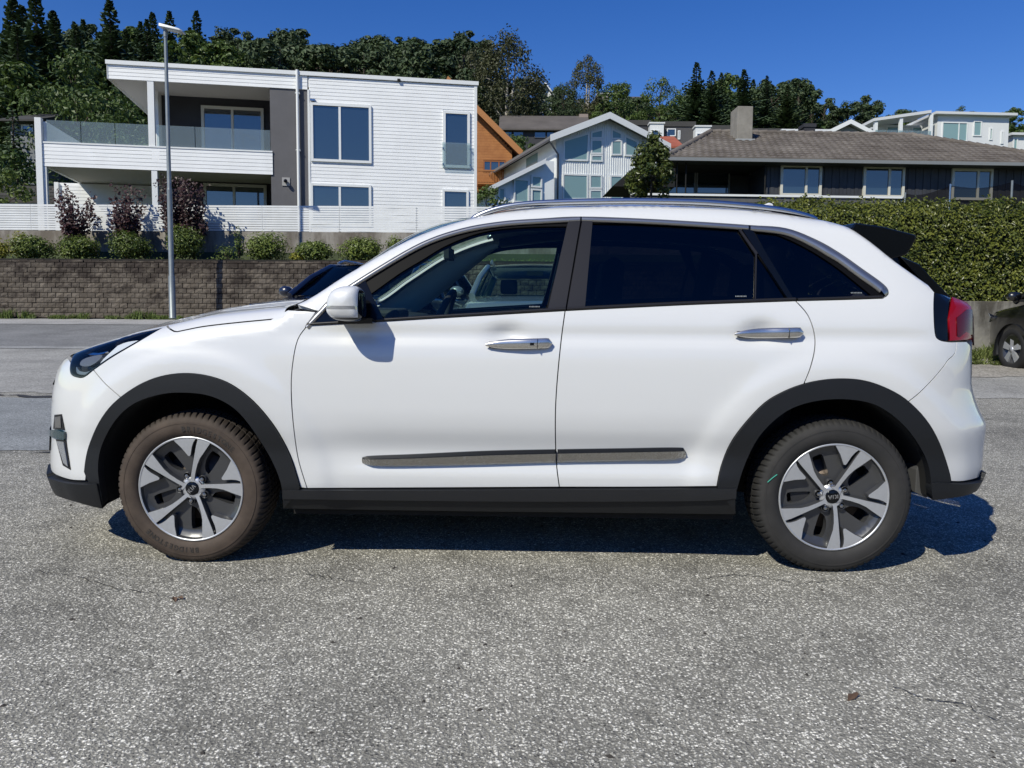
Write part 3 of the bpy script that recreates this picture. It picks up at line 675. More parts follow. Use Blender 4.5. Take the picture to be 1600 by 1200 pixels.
# ---- wheels
def wheel_proto(tag_, tyre_mat, face_rot, logo_rot, letter):
    R = .3285; root = None
    # barrel
    b = MB(); b.lathe([(.2275, -.088), (.232, -.091), (.232, -.086), (.214, -.074), (.200, -.03), (.196, .04), (.21, .09)], 72, 0, 'y')
    wheel = b.build('wheel', RIMDK, car)
    # tyre: y<0 is the outer face
    prof = [(.226, -.080, 0), (.229, -.092, 0), (.238, -.1015, 0), (.256, -.108, 0), (.272, -.1085, 0), (.284, -.107, 0), (.2845, -.1083, 0), (.290, -.1075, 0), (.2905, -.1055, 0), (.302, -.1025, 0), (.309, -.098, .2), (.315, -.093, .7), (.3215, -.084, 1), (.3255, -.074, 1), (.3272, -.060, 1),
            (.3280, -.046, 1), (.3285, -.0455, 0), (.3200, -.0445, 0), (.3200, -.0385, 0), (.3285, -.0375, 1), (.3290, -.012, 1), (.320, -.011, 0), (.320, -.004, 0), (.3290, -.003, 1), (.329, .02, 1), (.320, .022, 0), (.320, .028, 0), (.3285, .03, 1), (.327, .075, 1), (.318, .092, 0), (.29, .106, 0), (.25, .106, 0), (.226, .085, 0)]
    nb, sub = 74, 5; seg = nb * sub; vs = []
    for pi_, (r, y, g) in enumerate(prof):
        for k in range(seg):
            w = 2 * pi * k / seg + (y + .1) * .6 * (1 if g else 0); ph = k % sub; rr = r - (.0075 * g if ph in (0,) else 0)
            x, z = rr * cos(w), rr * sin(w)
            vs.append((x, y, max(z, -.3225)))
    b = MB(); b.add(vs, [(i * seg + k, (i + 1) * seg + k, (i + 1) * seg + (k + 1) % seg, i * seg + (k + 1) % seg) for i in range(len(prof) - 1) for k in range(seg)], 0, True)
    o = b.build('tyre', tyre_mat, wheel)
    for p in o.data.polygons: p.use_smooth = True
    if hasattr(o.data, 'set_sharp_from_angle'): o.data.set_sharp_from_angle(angle=radians(38))
    # lettering on the sidewall
    if letter:
        tm = mat('tyre_letter', (.028, .024, .021), .7)
        b = MB()
        for word, cang in letter:
            adv = radians(5.0); tot = adv * (len(word) - 1)
            for i, ch in enumerate(word):
                ang = cang + tot / 2 - adv * i
                fc = bpy.data.curves.new('t', 'FONT'); fc.body = ch; fc.size = .030; fc.align_x = 'CENTER'; fc.extrude = .0009; fc.offset = .0006; fc.resolution_u = 2
                fo = bpy.data.objects.new('t', fc); me = fo.to_mesh()
                vv = []
                for v in me.vertices:
                    r = .2525 + v.co.y; th = ang - v.co.x / .265
                    vv.append((r * cos(th), -.1085 - v.co.z, r * sin(th)))
                b.add(vv, [tuple(p.vertices) for p in me.polygons], 0)
                fo.to_mesh_clear(); bpy.data.objects.remove(fo); bpy.data.curves.remove(fc)
        b.build('tyre_lettering', tm, wheel)
    # rim face: read from the photograph, unit radius = rim edge
    def Q(x, y): return ((x - 563) / 392, -(y - 655) / 389)
    RE = .2275
    def rot(p, k): w = radians(72 * k + face_rot); return (p[0] * cos(w) - p[1] * sin(w), p[0] * sin(w) + p[1] * cos(w))
    hole = [Q(*p) for p in [(532, 806), (545, 800), (575, 815), (600, 858), (610, 905), (606, 962), (575, 968), (536, 966), (530, 900)]]
    circ = [(.975 * cos(2 * pi * i / 90), .975 * sin(2 * pi * i / 90)) for i in range(90)]
    holes = [[rot(p, k) for p in curve_pts(hole, closed=True, sub=2)] for k in range(5)]
    lugs = [[(.252 * cos(radians(-101 + face_rot + 72 * k)) + .062 * cos(w), .252 * sin(radians(-101 + face_rot + 72 * k)) + .062 * sin(w)) for w in [2 * pi * q / 12 for q in range(12)]] for k in range(5)]
    v2, f2 = tri_poly(circ, holes, .07)
    b = MB()
    def dish(x, z):       # depth of the grey dish behind the rim plane
        r = hypot(x, z); return -.093 + .030 + .012 * (1 - min(1, r / .9)) - .020 * max(0, (r - .86) / .12)
    vs = [(x * RE, dish(x, z), z * RE) for x, z in v2]; b.add(vs, [tuple(reversed(f)) for f in f2], 0, True)
    for h in holes:
        n = len(h); b.add([(x * RE, dish(x, z), z * RE) for x, z in h] + [(x * RE, dish(x, z) + .035, z * RE) for x, z in h], [(i, (i + 1) % n, (i + 1) % n + n, i + n) for i in range(n)], 0, False)
    b.build('rim_dish', RIMDK, wheel)
    spoke = [Q(*p) for p in [(548, 708), (578, 708), (592, 722), (612, 770), (632, 832), (641, 885), (640, 950), (637, 1034)]] + [(.975 * cos(w), .975 * sin(w)) for w in [radians(q) for q in (-78.5, -74, -69.5)]] + [Q(*p) for p in [(723, 995), (708, 950), (672, 862), (645, 795), (622, 738), (610, 712), (625, 690)]]
    wedge = [Q(*p) for p in [(710, 856), (718, 851), (790, 872), (870, 884)]] + [(.975 * cos(w), .975 * sin(w)) for w in [radians(q) for q in (-41, -47, -53, -58)]] + [Q(*p) for p in [(745, 985), (744, 955), (735, 920), (712, 868)]]
    flange = [Q(*p) for p in [(612, 1000), (636, 1000), (637, 1034), (600, 1038)]]
    for shape in (spoke, wedge):
        for k in range(5):
            q = [rot(p, k) for p in shape]
            if area(q) < 0: q = q[::-1]
            q = shrink(q, -.016); top = shrink(q, .008); n = len(q); b = MB()
            def fy(x, z): r = hypot(x, z); return -.0965 + .020 * (1 - min(1, r / .95)) ** 1.5 + .002
            tv, tf = tri_poly(top, (), .12)
            b.add([(x * RE, fy(x, z), z * RE) for x, z in tv], [tuple(reversed(f)) for f in tf], 0, False)
            b.add([(x * RE, fy(x, z), z * RE) for x, z in top] + [(x * RE, fy(x, z) + .003, z * RE) for x, z in q] + [(x * RE, dish(x, z) + .004, z * RE) for x, z in q],
                  [(i, (i + 1) % n, (i + 1) % n + n, i + n) for i in range(n)] + [(i + n, (i + 1) % n + n, (i + 1) % n + 2 * n, i + 2 * n) for i in range(n)], 1, False)
            nm = 'spoke' if shape is spoke else 'spoke_branch'
            b.build(nm, [ALU, RIMDK], wheel)
    b = MB(); b.lathe([(.2195, -.0935), (.222, -.0968), (.2265, -.0968), (.2285, -.0935)], 90, 0, 'y'); b.lathe([(.2195, -.0935), (.216, -.080), (.212, -.06)], 90, 1, 'y'); b.build('rim_ring', [ALU, RIMDK], wheel)
    b = MB(); b.lathe([(.052, -.068), (.043, -.0765), (.034, -.0785), (.030, -.0785)], 40, 0, 'y'); b.build('hub_ring', ALU, wheel)
    b = MB(); b.lathe([(.0295, -.074), (.0295, -.0805), (.026, -.083), (.0001, -.0845)], 32, 0, 'y')
    cap = b.build('hub_cap', GLOSSBLK, wheel)
    b = MB(); w = radians(logo_rot)
    def bar(x0, z0, x1, z1, t=.0021):
        dx, dz = x1 - x0, z1 - z0; l = hypot(dx, dz); nx, nz = -dz / l * t, dx / l * t
        q = [(x0 + nx, z0 + nz), (x1 + nx, z1 + nz), (x1 - nx, z1 - nz), (x0 - nx, z0 - nz)]
        q = [(x * cos(w) - z * sin(w), x * sin(w) + z * cos(w)) for x, z in q]
        b.prism([(x, -.0862, z) for x, z in q], (0, .003, 0))
    h = .0085
    bar(-.019, -h, -.019, h); bar(-.017, -.0005, -.008, h); bar(-.017, .0005, -.007, -h)      # K
    bar(0, -h, 0, h)                                                                              # I
    bar(.006, -h, .0125, h); bar(.0125, h, .019, -h)                                              # A without its bar
    b.build('emblem', mat('emblem_silver', (.6, .6, .62), .25, metal=1), wheel)
    for k in range(5):
        w = radians(-101 + face_rot + 72 * k); x, z = .252 * RE * cos(w), .252 * RE * sin(w); b = MB()
        b.lathe([(.0165, -.055), (.0165, -.0735), (.0150, -.0745), (.0135, -.070), (.0128, -.056)], 16, 1, 'y')
        b.lathe([(.0098, -.056), (.0098, -.074), (.0080, -.078), (.0001, -.0795)], 6, 0, 'y', smooth=False)
        b.v = [(vx + x, vy, vz + z) for vx, vy, vz in b.v]; b.build('lug_nut', [STEEL, RIMDK], wheel)
    b = MB(); b.lathe([(.0001, -.024), (.08, -.026), (.081, -.012), (.152, -.012), (.152, .006), (.08, .008)], 48, 0, 'y'); b.build('brake_disc', DISC, wheel)
    b = MB(); b.prism([(.09 * cos(w) , -.045, .09 * sin(w)) for w in (radians(150), radians(180), radians(210))] + [(.165 * cos(w), -.045, .165 * sin(w)) for w in (radians(210), radians(180), radians(150))], (0, .06, 0)); b.build('brake_caliper', mat('caliper', (.035, .035, .038), .5, metal=.3), wheel)
    b = MB(); b.lathe([(.195, .02), (.0001, .03)], 32, 0, 'y'); b.build('hub_back', BLACKM, wheel)
    return wheel
TY_F, _t, _p = node_mat('dusty_tyre'); 
def tyre_mat(t, p, c0, c1):
    L = t.links.new; tc = N(t, 'TexCoord'); n = N(t, 'TexNoise', Scale=7.0, Detail=8.0, Roughness=.65); L(tc.outputs['Object'], n.inputs['Vector'])
    r = ramp(t, [(.35, c0), (.65, c1)]); L(n.outputs[0], r.inputs[0])
    # tread band stays darker than the dusty sidewall
    sp = N(t, 'SeparateXYZ'); L(tc.outputs['Object'], sp.inputs[0]); v = N(t, 'VectorMath', operation='LENGTH')
    mm = N(t, 'CombineXYZ'); L(sp.outputs[0], mm.inputs[0]); L(sp.outputs[2], mm.inputs[2]); L(mm.outputs[0], v.inputs[0])
    tr = ramp(t, [(.300, 1.0), (.318, .45)]); L(v.outputs['Value'], tr.inputs[0])
    mx = N(t, 'Mix', data_type='RGBA', blend_type='MULTIPLY'); mx.inputs[0].default_value = 1; L(r.outputs[0], mx.inputs[6]); L(tr.outputs[0], mx.inputs[7])
    L(mx.outputs[2], p.inputs['Base Color']); p.inputs['Roughness'].default_value = .78
    w = N(t, 'TexWave', wave_type='RINGS', rings_direction='Y', Scale=45.0, Distortion=0.0); L(tc.outputs['Object'], w.inputs['Vector'])
    b = N(t, 'Bump', Strength=.25, Distance=.001); L(n.outputs[0], b.inputs['Height']); L(b.outputs[0], p.inputs['Normal'])
tyre_mat(_t, _p, (.038, .026, .019), (.078, .056, .041)); TY_F = _t and bpy.data.materials['dusty_tyre']
TY_R, _t, _p = node_mat('grey_tyre'); tyre_mat(_t, _p, (.017, .0165, .016), (.031, .029, .028))
wf = wheel_proto('f', TY_F, 0, 48, [('BRIDGESTONE', radians(68)), ('BRIDGESTONE', radians(250))])
wr = wheel_proto('r', TY_R, -16, 188, [('MICHELIN', radians(115)), ('MICHELIN', radians(-52))][:0])
ZW = .3235
b = MB(); pts = [((.262 + .026 * i / 6) * cos(radians(158 + 1.5 * i)), -.1095, (.262 + .026 * i / 6) * sin(radians(158 + 1.5 * i))) for i in range(7)]; b.tube(pts, .0022, 5)
b.build('chalk_mark', mat('teal_chalk', (.05, .33, .25), .8), wr)
for w_, x in ((wf, -1.352), (wr, 1.352)):
    c = copy_tree(w_, car); w_.location = (x, -.785, ZW); c.location = (x, .785, ZW); c.rotation_euler = (0, 0, pi)
wf.rotation_euler = (0, 0, radians(-1.5))

# ---- wheel wells, floor, inner skins
def inner_sheet(b, az, y_in):
    n = len(az); o_ = [P(a, z, -.006) for a, z in az]
    vs = o_ + [(p.x, y_in, p.z) for p in o_]; b.add(vs, [(i, i + 1, i + 1 + n, i + n) for i in range(n - 1)], 0, True)
    b.add([(p.x, y_in, p.z) for p in o_], [tuple(range(n))], 0)
for src in (AFI, ARI):
    b = MB(); inner_sheet(b, clean(src, .02), -.50); o = b.build('wheel_well', WELL, car); r2 = reflect(b); r2.build('wheel_well', WELL, car)
b = MB(); b.box(-.94, .96, -.80, .80, .20, .30); b.box(-2.05, -1.66, -.62, .62, .24, .34); b.box(1.70, 1.98, -.68, .68, .30, .42); b.box(-1.7, -.9, -.48, .48, .22, .5); b.box(.9, 1.75, -.48, .48, .24, .5)
b.build('underbody', WELL, car)
for sg in (-1, 1):
    b = MB(); vs = []
    zs = (.30, .5, .7, .9, 1.0, 1.03)
    for i in range(25):
        a = -.93 + 2.75 * i / 24
        for z in zs: p = P(a, z, -.05); vs.append((p.x, -sg * p.y, p.z))
    w = len(zs); fs = [(i * w + j, (i + 1) * w + j, (i + 1) * w + j + 1, i * w + j + 1) for i in range(24) for j in range(w - 1)]
    fs = [f for f in fs if not any(hypot(vs[k][0] - wx, vs[k][2] - .33) < .50 for wx in (-1.35, 1.35) for k in f)]
    b.add(vs, fs, 0, True); b.build('door_inner_trim', INT_D, car)
    for ax, w_ in ((.26, .07), (1.12, .10)):             # B pillar and C pillar inner posts
        b = MB()
        p0 = P(ax - .06, 1.00, -.13); p1 = P(ax + .02, 1.44, -.11)
        b.tube([(p0.x, -sg * p0.y, p0.z), (p1.x, -sg * p1.y, p1.z)], w_ * .6, 8, 0); b.build('pillar_post', INT_D, car)
    b = MB(); path = [P(a, ZT(a)) + Vector((0, .09, -.045)) for a in (-.1, .2, .5, .9, 1.2, 1.45)]
    b.tube([(p.x, -sg * p.y, p.z) for p in path], .05, 8, 0, flat=.7); b.build('roof_side_lining', INT_D, car)
span('headliner', -.14, 1.46, 12, .02, mat('headliner_cloth', (.16, .165, .165), .9), dz=-.035, edge=.06)
b = MB(); b.prism([(-.98, -.72, .95), (-.98, -.72, 1.045), (-.80, -.72, 1.06), (-.56, -.72, 1.035), (-.46, -.72, .97), (-.50, -.72, .70), (-.9, -.72, .6)], (0, 1.44, 0)); b.box(-.70, -.52, -.52, -.22, 1.03, 1.085)
b.build('dashboard', INT_D, car, bevel=.02)
b = MB(); C0 = Vector((-.36, -.37, .99)); ring = []
for k in range(33):
    w = 2 * pi * k / 32; ring.append(C0 + Vector((.075 * sin(w), .19 * cos(w), .175 * sin(w))))
b.tube(ring, .016, 8, 0, cap=False); b.tube([C0 + Vector((-.2, 0, -.06)), C0], .03, 8); b.box(-.40, -.33, -.56, -.18, .975, 1.0)
b.build('steering_wheel', INT_D, car)
def seat(x, y, wd):
    b = MB(); b.prism([(x - .42, y - wd / 2, .42), (x - .42, y - wd / 2, .56), (x + .08, y - wd / 2, .52), (x + .10, y - wd / 2, .42)], (0, wd, 0))
    b.prism([(x, y - wd / 2, .45), (x + .02, y - wd / 2, .70), (x + .17, y - wd / 2, 1.10), (x + .26, y - wd / 2, 1.10), (x + .20, y - wd / 2, .6), (x + .14, y - wd / 2, .42)], (0, wd, 0))
    s_ = b.build('seat', INT_D, car, bevel=.04)
    for hy in ((0,) if wd < .8 else (-.4, 0.0, .4)):
        b = MB(); b.prism([(x + .17, y + hy - .12, 1.13), (x + .19, y + hy - .12, 1.30), (x + .24, y + hy - .12, 1.33), (x + .29, y + hy - .12, 1.30), (x + .28, y + hy - .12, 1.13)], (0, .24, 0)); b.box(x + .21, x + .23, y + hy - .06, y + hy + .06, 1.08, 1.14)
        b.build('headrest', INT_D, s_, bevel=.03)
seat(.22, -.37, .5); seat(.22, .37, .5); seat(1.05, 0, 1.25)
b = MB(); b.box(-.36, -.33, -.12, .12, 1.33, 1.39); b.tube([(-.345, 0, 1.39), (-.32, 0, 1.47)], .012); b.build('interior_mirror', INT_D, car, bevel=.01)
# front end bits out of sight of this picture but seen from the side: grille, number plate areas
side_panel('lower_grille', [(-2.249, .40), (-2.249, .55), (-2.20, .55), (-2.14, .53), (-2.12, .43), (-2.2, .40)], GLOSSBLK, front_bumper, off=.006, lip=.01, gap=0, step=.04)
side_panel('upper_grille', [(-2.249, .70), (-2.249, .76), (-2.18, .76), (-2.14, .735), (-2.2, .70)], GLOSSBLK, front_bumper, off=.006, lip=.01, gap=0, step=.04)
# mud flap behind the rear wheel
b = MB(); q = [CF.un(p[0], p[1], -.80) for p in [(1432, 735), (1440, 712), (1448, 705), (1455, 730), (1453, 776), (1447, 778), (1430, 770)]]; b.prism([(p.x, -.80, p.z) for p in q], (0, .25, 0)); b.build('mud_flap', mat('mud_flap_grey', (.06, .06, .062), .8), car, bevel=.004)
for (o, b, name, mtl, par, tg) in MIR: reflect(b).build(name, mtl, par, **tg)

# small maker's marks etched in the corners of the side windows (too small to read)
for (px0, px1, py, par) in ((827, 844, 479, front_door), (1150, 1168, 462.5, rear_door), (1331, 1349, 457, car)):
    b = MB(); n = 8
    for i in range(n):
        a0_, z0_ = px_az(px0 + (px1 - px0) * i / n, py); a1_, _ = px_az(px0 + (px1 - px0) * (i + .62) / n, py); q = [P(a0_, z0_, -.009), P(a1_, z0_, -.009), P(a1_, z0_ + .005, -.009), P(a0_, z0_ + .005, -.009)]
        b.add(q, [(0, 1, 2, 3)])
    b.build('glass_mark', mat('etched_grey', (.20, .22, .23), .8), par, kind='stuff')
# ------------------------------------------------------------------ ground
GK = [(-60, -2.6), (0, 0.0), (3, .132), (8, .353), (12.4, .575), (14.5, .72), (17, .93), (21, 1.29), (23, 1.40), (30, 1.5), (400, 1.5)]
def gz(y): return smooth_knots(GK, y) if y > 8 else .0441 * y
b = MB(); xs = [-90 + 6 * i for i in range(31)]; ys = [-120, -60, -30, -10, 0, 2, 4, 6, 8, 9, 10, 11, 12, 13, 14, 15, 16, 17, 18, 19, 20, 21, 22, 23, 24, 26]
vs = [(x, y, gz(y)) for y in ys for x in xs]; n = len(xs)
b.add(vs, [(i * n + j, i * n + j + 1, (i + 1) * n + j + 1, (i + 1) * n + j) for i in range(len(ys) - 1) for j in range(n - 1)], 0, True)
ASPH, t, p = node_mat('worn_asphalt'); L = t.links.new
tc = N(t, 'TexCoord'); vz = N(t, 'TexVoronoi', Scale=116.0, Randomness=1.0); 
wn = N(t, 'TexNoise', Scale=110.0, Detail=2.0); L(tc.outputs['Object'], wn.inputs['Vector'])
wm = N(t, 'Mix', data_type='VECTOR'); wm.inputs[0].default_value = .014; L(tc.outputs['Object'], wm.inputs[4]); L(wn.outputs['Color'], wm.inputs[5]); L(wm.outputs[1], vz.inputs['Vector'])
sepc = N(t, 'SeparateColor'); L(vz.outputs['Color'], sepc.inputs[0]); vb = N(t, 'TexVoronoi', Scale=52.0); L(wm.outputs[1], vb.inputs['Vector']); sb = N(t, 'SeparateColor'); L(vb.outputs['Color'], sb.inputs[0]); rb1 = ramp(t, [(.84, 0.0), (.90, 1.0)]); L(sb.outputs[0], rb1.inputs[0]); rb2 = ramp(t, [(.20, 1.0), (.34, 0.0)]); L(vb.outputs['Distance'], rb2.inputs[0]); bigm = N(t, 'Math', operation='MULTIPLY'); L(rb1.outputs[0], bigm.inputs[0]); L(rb2.outputs[0], bigm.inputs[1])
big = N(t, 'TexNoise', Scale=.55, Detail=7.0, Roughness=.6); L(tc.outputs['Object'], big.inputs['Vector'])
mid = N(t, 'TexNoise', Scale=5.0, Detail=5.0, Roughness=.7); L(tc.outputs['Object'], mid.inputs['Vector'])
stone = ramp(t, [(0, (.055, .053, .050)), (.08, (.10, .097, .092)), (.16, (.20, .195, .182)), (.28, (.32, .31, .285)), (.50, (.46, .447, .415)), (.70, (.62, .605, .56)), (.86, (.80, .78, .735)), (1, (.92, .90, .86))]); L(sepc.outputs[0], stone.inputs[0])
binder = N(t, 'RGB'); binder.outputs[0].default_value = (.21, .204, .188, 1)
edge = ramp(t, [(.30, 0.0), (.52, 1.0)]); L(vz.outputs['Distance'], edge.inputs[0])
mx = N(t, 'Mix', data_type='RGBA'); L(edge.outputs[0], mx.inputs[0]); L(stone.outputs[0], mx.inputs[6]); L(binder.outputs[0], mx.inputs[7])
# fine sand between stones
fine = N(t, 'TexNoise', Scale=420.0, Detail=3.0, Roughness=.7); L(tc.outputs['Object'], fine.inputs['Vector'])
fr = ramp(t, [(.3, .66), (.7, 1.40)]); L(fine.outputs[0], fr.inputs[0])
m2 = N(t, 'Mix', data_type='RGBA', blend_type='MULTIPLY'); m2.inputs[0].default_value = 1; L(mx.outputs[2], m2.inputs[6]); L(fr.outputs[0], m2.inputs[7])
br = ramp(t, [(.30, .70), (.45, 1.0), (.7, 1.20)]); L(big.outputs[0], br.inputs[0])
mr = ramp(t, [(.33, .74), (.5, 1.0), (.68, 1.12)]); L(mid.outputs[0], mr.inputs[0])
m3 = N(t, 'Mix', data_type='RGBA', blend_type='MULTIPLY'); m3.inputs[0].default_value = 1; L(m2.outputs[2], m3.inputs[6]); L(br.outputs[0], m3.inputs[7])
m4 = N(t, 'Mix', data_type='RGBA', blend_type='MULTIPLY'); m4.inputs[0].default_value = 1; L(m3.outputs[2], m4.inputs[6]); L(mr.outputs[0], m4.inputs[7])
# oil stains, thin and stretched
st = N(t, 'Mapping'); st.inputs['Scale'].default_value = (.7, 1.3, 1); st.inputs['Location'].default_value = (3.3, 1.2, 0); L(tc.outputs['Object'], st.inputs[0])
sn = N(t, 'TexNoise', Scale=1.35, Detail=9.0, Roughness=.66); L(st.outputs[0], sn.inputs['Vector']); sr = ramp(t, [(.29, .48), (.40, 1.0)]); L(sn.outputs[0], sr.inputs[0])
m5 = N(t, 'Mix', data_type='RGBA', blend_type='MULTIPLY'); m5.inputs[0].default_value = 1; L(m4.outputs[2], m5.inputs[6]); L(sr.outputs[0], m5.inputs[7])
m6 = N(t, 'Mix', data_type='RGBA'); L(bigm.outputs[0], m6.inputs[0]); L(m5.outputs[2], m6.inputs[6]); m6.inputs[7].default_value = (.84, .82, .78, 1); m7 = N(t, 'Mix', data_type='RGBA', blend_type='MULTIPLY'); m7.inputs[0].default_value = 1; L(m6.outputs[2], m7.inputs[6]); m7.inputs[7].default_value = (1.0, .985, .925, 1); L(m7.outputs[2], p.inputs['Base Color']); p.inputs['Roughness'].default_value = .82; p.inputs['Specular IOR Level'].default_value = .35
inv = N(t, 'Math', operation='SUBTRACT'); inv.inputs[0].default_value = 1.0; L(vz.outputs['Distance'], inv.inputs[1])
add = N(t, 'Math', operation='MULTIPLY_ADD'); L(sepc.outputs[1], add.inputs[0]); add.inputs[1].default_value = .9; L(inv.outputs[0], add.inputs[2])
bp = N(t, 'Bump', Strength=.9, Distance=.005); L(add.outputs[0], bp.inputs['Height'])
bp2 = N(t, 'Bump', Strength=.25, Distance=.02); L(mid.outputs[0], bp2.inputs['Height']); L(bp.outputs[0], bp2.inputs['Normal']); L(bp2.outputs[0], p.inputs['Normal'])
b.build('ground', ASPH, kind='structure')
def on_ground(px, py):
    d = ray(px, py); t = -CAM_H / (d.z - .0441 * d.y); return CPOS + d * t
CRKM = mat('crack_shadow', (.045, .043, .040), .95, var=.4, vscale=20)
rc_ = random.Random(31)
for pts in ([(60, 893), (130, 905), (190, 922), (232, 926), (281, 938)], [(395, 912), (455, 898), (510, 902), (575, 915)], [(1090, 905), (1160, 899), (1240, 912), (1330, 907)], [(1395, 1075), (1440, 1092), (1502, 1100), (1560, 1128)]):
    fine_ = []
    for (x0, y0), (x1, y1) in zip(pts, pts[1:]):
        for k in range(9): t = k / 9; fine_.append((x0 + (x1 - x0) * t + rc_.uniform(-3, 3), y0 + (y1 - y0) * t + rc_.uniform(-2.2, 2.2)))
    fine_.append(pts[-1]); P3 = [on_ground(*q) for q in fine_]; n = len(P3); b = MB(); vs = []
    for i, q in enumerate(P3):
        d = (P3[min(i + 1, n - 1)] - P3[max(i - 1, 0)]); d.normalize(); s_ = Vector((-d.y, d.x, 0)); w = (.0004 + .0024 * rc_.random()) * (1 if 0 < i < n - 1 else .2)
        for sg in (-1, 1): r_ = q + s_ * sg * w; vs.append((r_.x, r_.y, .0441 * r_.y + .004))
    b.add(vs, [(2 * i, 2 * i + 1, 2 * i + 3, 2 * i + 2) for i in range(n - 1)]); b.build('asphalt_crack', CRKM, kind='structure')
# ------------------------------------------------------------------ road surfaces
def sheet(name, pts, dz, mtl, nx=1, cell=1.0, **tg):
    """flat strip lying on the sloping ground, quad (x0, y0, x1, y1)"""
    x0, y0, x1, y1 = pts; ny = max(1, int((y1 - y0) / cell)); nx = max(1, int((x1 - x0) / 3)); b = MB()
    vs = [(x0 + (x1 - x0) * i / nx, y0 + (y1 - y0) * j / ny, gz(y0 + (y1 - y0) * j / ny) + dz) for j in range(ny + 1) for i in range(nx + 1)]
    b.add(vs, [(j * (nx + 1) + i, j * (nx + 1) + i + 1, (j + 1) * (nx + 1) + i + 1, (j + 1) * (nx + 1) + i) for j in range(ny) for i in range(nx)], 0, True)
    return b.build(name, mtl, **tg)
def asphalt_like(name, c0, c1, scale=110.0, bump=.4, edge_noise=0):
    m, t, p = node_mat(name); L = t.links.new; tc = N(t, 'TexCoord'); v = N(t, 'TexVoronoi', Scale=scale); L(tc.outputs['Object'], v.inputs['Vector'])
    s = N(t, 'SeparateColor'); L(v.outputs['Color'], s.inputs[0]); r = ramp(t, [(0, c0), (.6, tuple((a + b) / 2 for a, b in zip(c0, c1))), (1, c1)]); L(s.outputs[0], r.inputs[0])
    n = N(t, 'TexNoise', Scale=1.1, Detail=8.0, Roughness=.65); L(tc.outputs['Object'], n.inputs['Vector']); r2 = ramp(t, [(.3, .72), (.7, 1.2)]); L(n.outputs[0], r2.inputs[0])
    x = N(t, 'Mix', data_type='RGBA', blend_type='MULTIPLY'); x.inputs[0].default_value = 1; L(r.outputs[0], x.inputs[6]); L(r2.outputs[0], x.inputs[7]); L(x.outputs[2], p.inputs['Base Color'])
    b = N(t, 'Bump', Strength=bump, Distance=.004); L(v.outputs['Distance'], b.inputs['Height']); L(b.outputs[0], p.inputs['Normal']); p.inputs['Roughness'].default_value = .85
    return m
def ragged(name, x0, y0, x1, y1, dz, mtl, amp=.08, **tg):
    """patch with uneven long edges"""
    n = int((x1 - x0) / .12); m = max(2, int((y1 - y0) / .5)); b = MB(); vs = []
    for i in range(n + 1):
        x = x0 + (x1 - x0) * i / n; a = y0 + amp * mnoise(Vector((x * 1.7, 3.1, 0))) + amp * .4 * mnoise(Vector((x * 9, 1, 0))); c = y1 + amp * mnoise(Vector((x * 1.3, 9.1, 0))) + amp * .4 * mnoise(Vector((x * 8, 5, 0)))
        for j in range(m + 1): y = a + (c - a) * j / m; vs.append((x, y, gz(y) + dz))
    b.add(vs, [(i * (m + 1) + j, (i + 1) * (m + 1) + j, (i + 1) * (m + 1) + j + 1, i * (m + 1) + j + 1) for i in range(n) for j in range(m)], 0, True)
    return b.build(name, mtl, **tg)
DARKP = asphalt_like('darker_asphalt', (.13, .138, .138), (.34, .352, .35))
ragged('asphalt_patch', -9.5, 5.55, -2.3, 8.35, .004, DARKP, .10, kind='structure')
CRK = mat('crack_tar', (.028, .028, .030), .9, var=.3, vscale=6)
ragged('tar_seam', -9.5, 8.36, -2.3, 8.50, .008, CRK, .34, kind='structure')
ragged('tar_seam', -9.5, 5.47, -2.3, 5.50, .008, CRK, .12, kind='structure')
FARA = asphalt_like('far_asphalt', (.19, .185, .170), (.41, .40, .37), 70.0, .3)  # separate tone for the asphalt sheet over the far lot
ragged('far_asphalt', -60, 8.75, 24, 14.55, .004, FARA, .18, kind='structure')
ROADM = asphalt_like('road_asphalt', (.13, .13, .128), (.25, .25, .245), 60.0, .3)
sheet('road', (-60, 14.9, 30, 19.8), .004, ROADM, kind='structure')
PALE = asphalt_like('pale_pavement', (.26, .255, .245), (.42, .41, .40), 50.0, .2)
b = MB(); xs = [-60 + 3 * i for i in range(28)]
b.add([(x, y, gz(y) + dz) for (y, dz) in ((19.8, .012), (20.3, .012), (20.8, .012), (21.4, .012), (21.95, .012)) for x in xs], [(j * 28 + i, j * 28 + i + 1, (j + 1) * 28 + i + 1, (j + 1) * 28 + i) for j in range(4) for i in range(27)])
b.build('pavement', PALE, kind='structure')
sheet('road_edge_strip', (-60, 14.5, 5.0, 14.9), .012, asphalt_like('pale_edge', (.22, .22, .21), (.36, .36, .35), 60.0, .2), kind='structure')
GRAVEL = asphalt_like('sandy_gravel', (.17, .155, .13), (.44, .41, .36), 45.0, .8)
ragged('gravel_verge', 5.6, 11.0, 14.5, 14.4, .010, GRAVEL, .35, kind='structure')

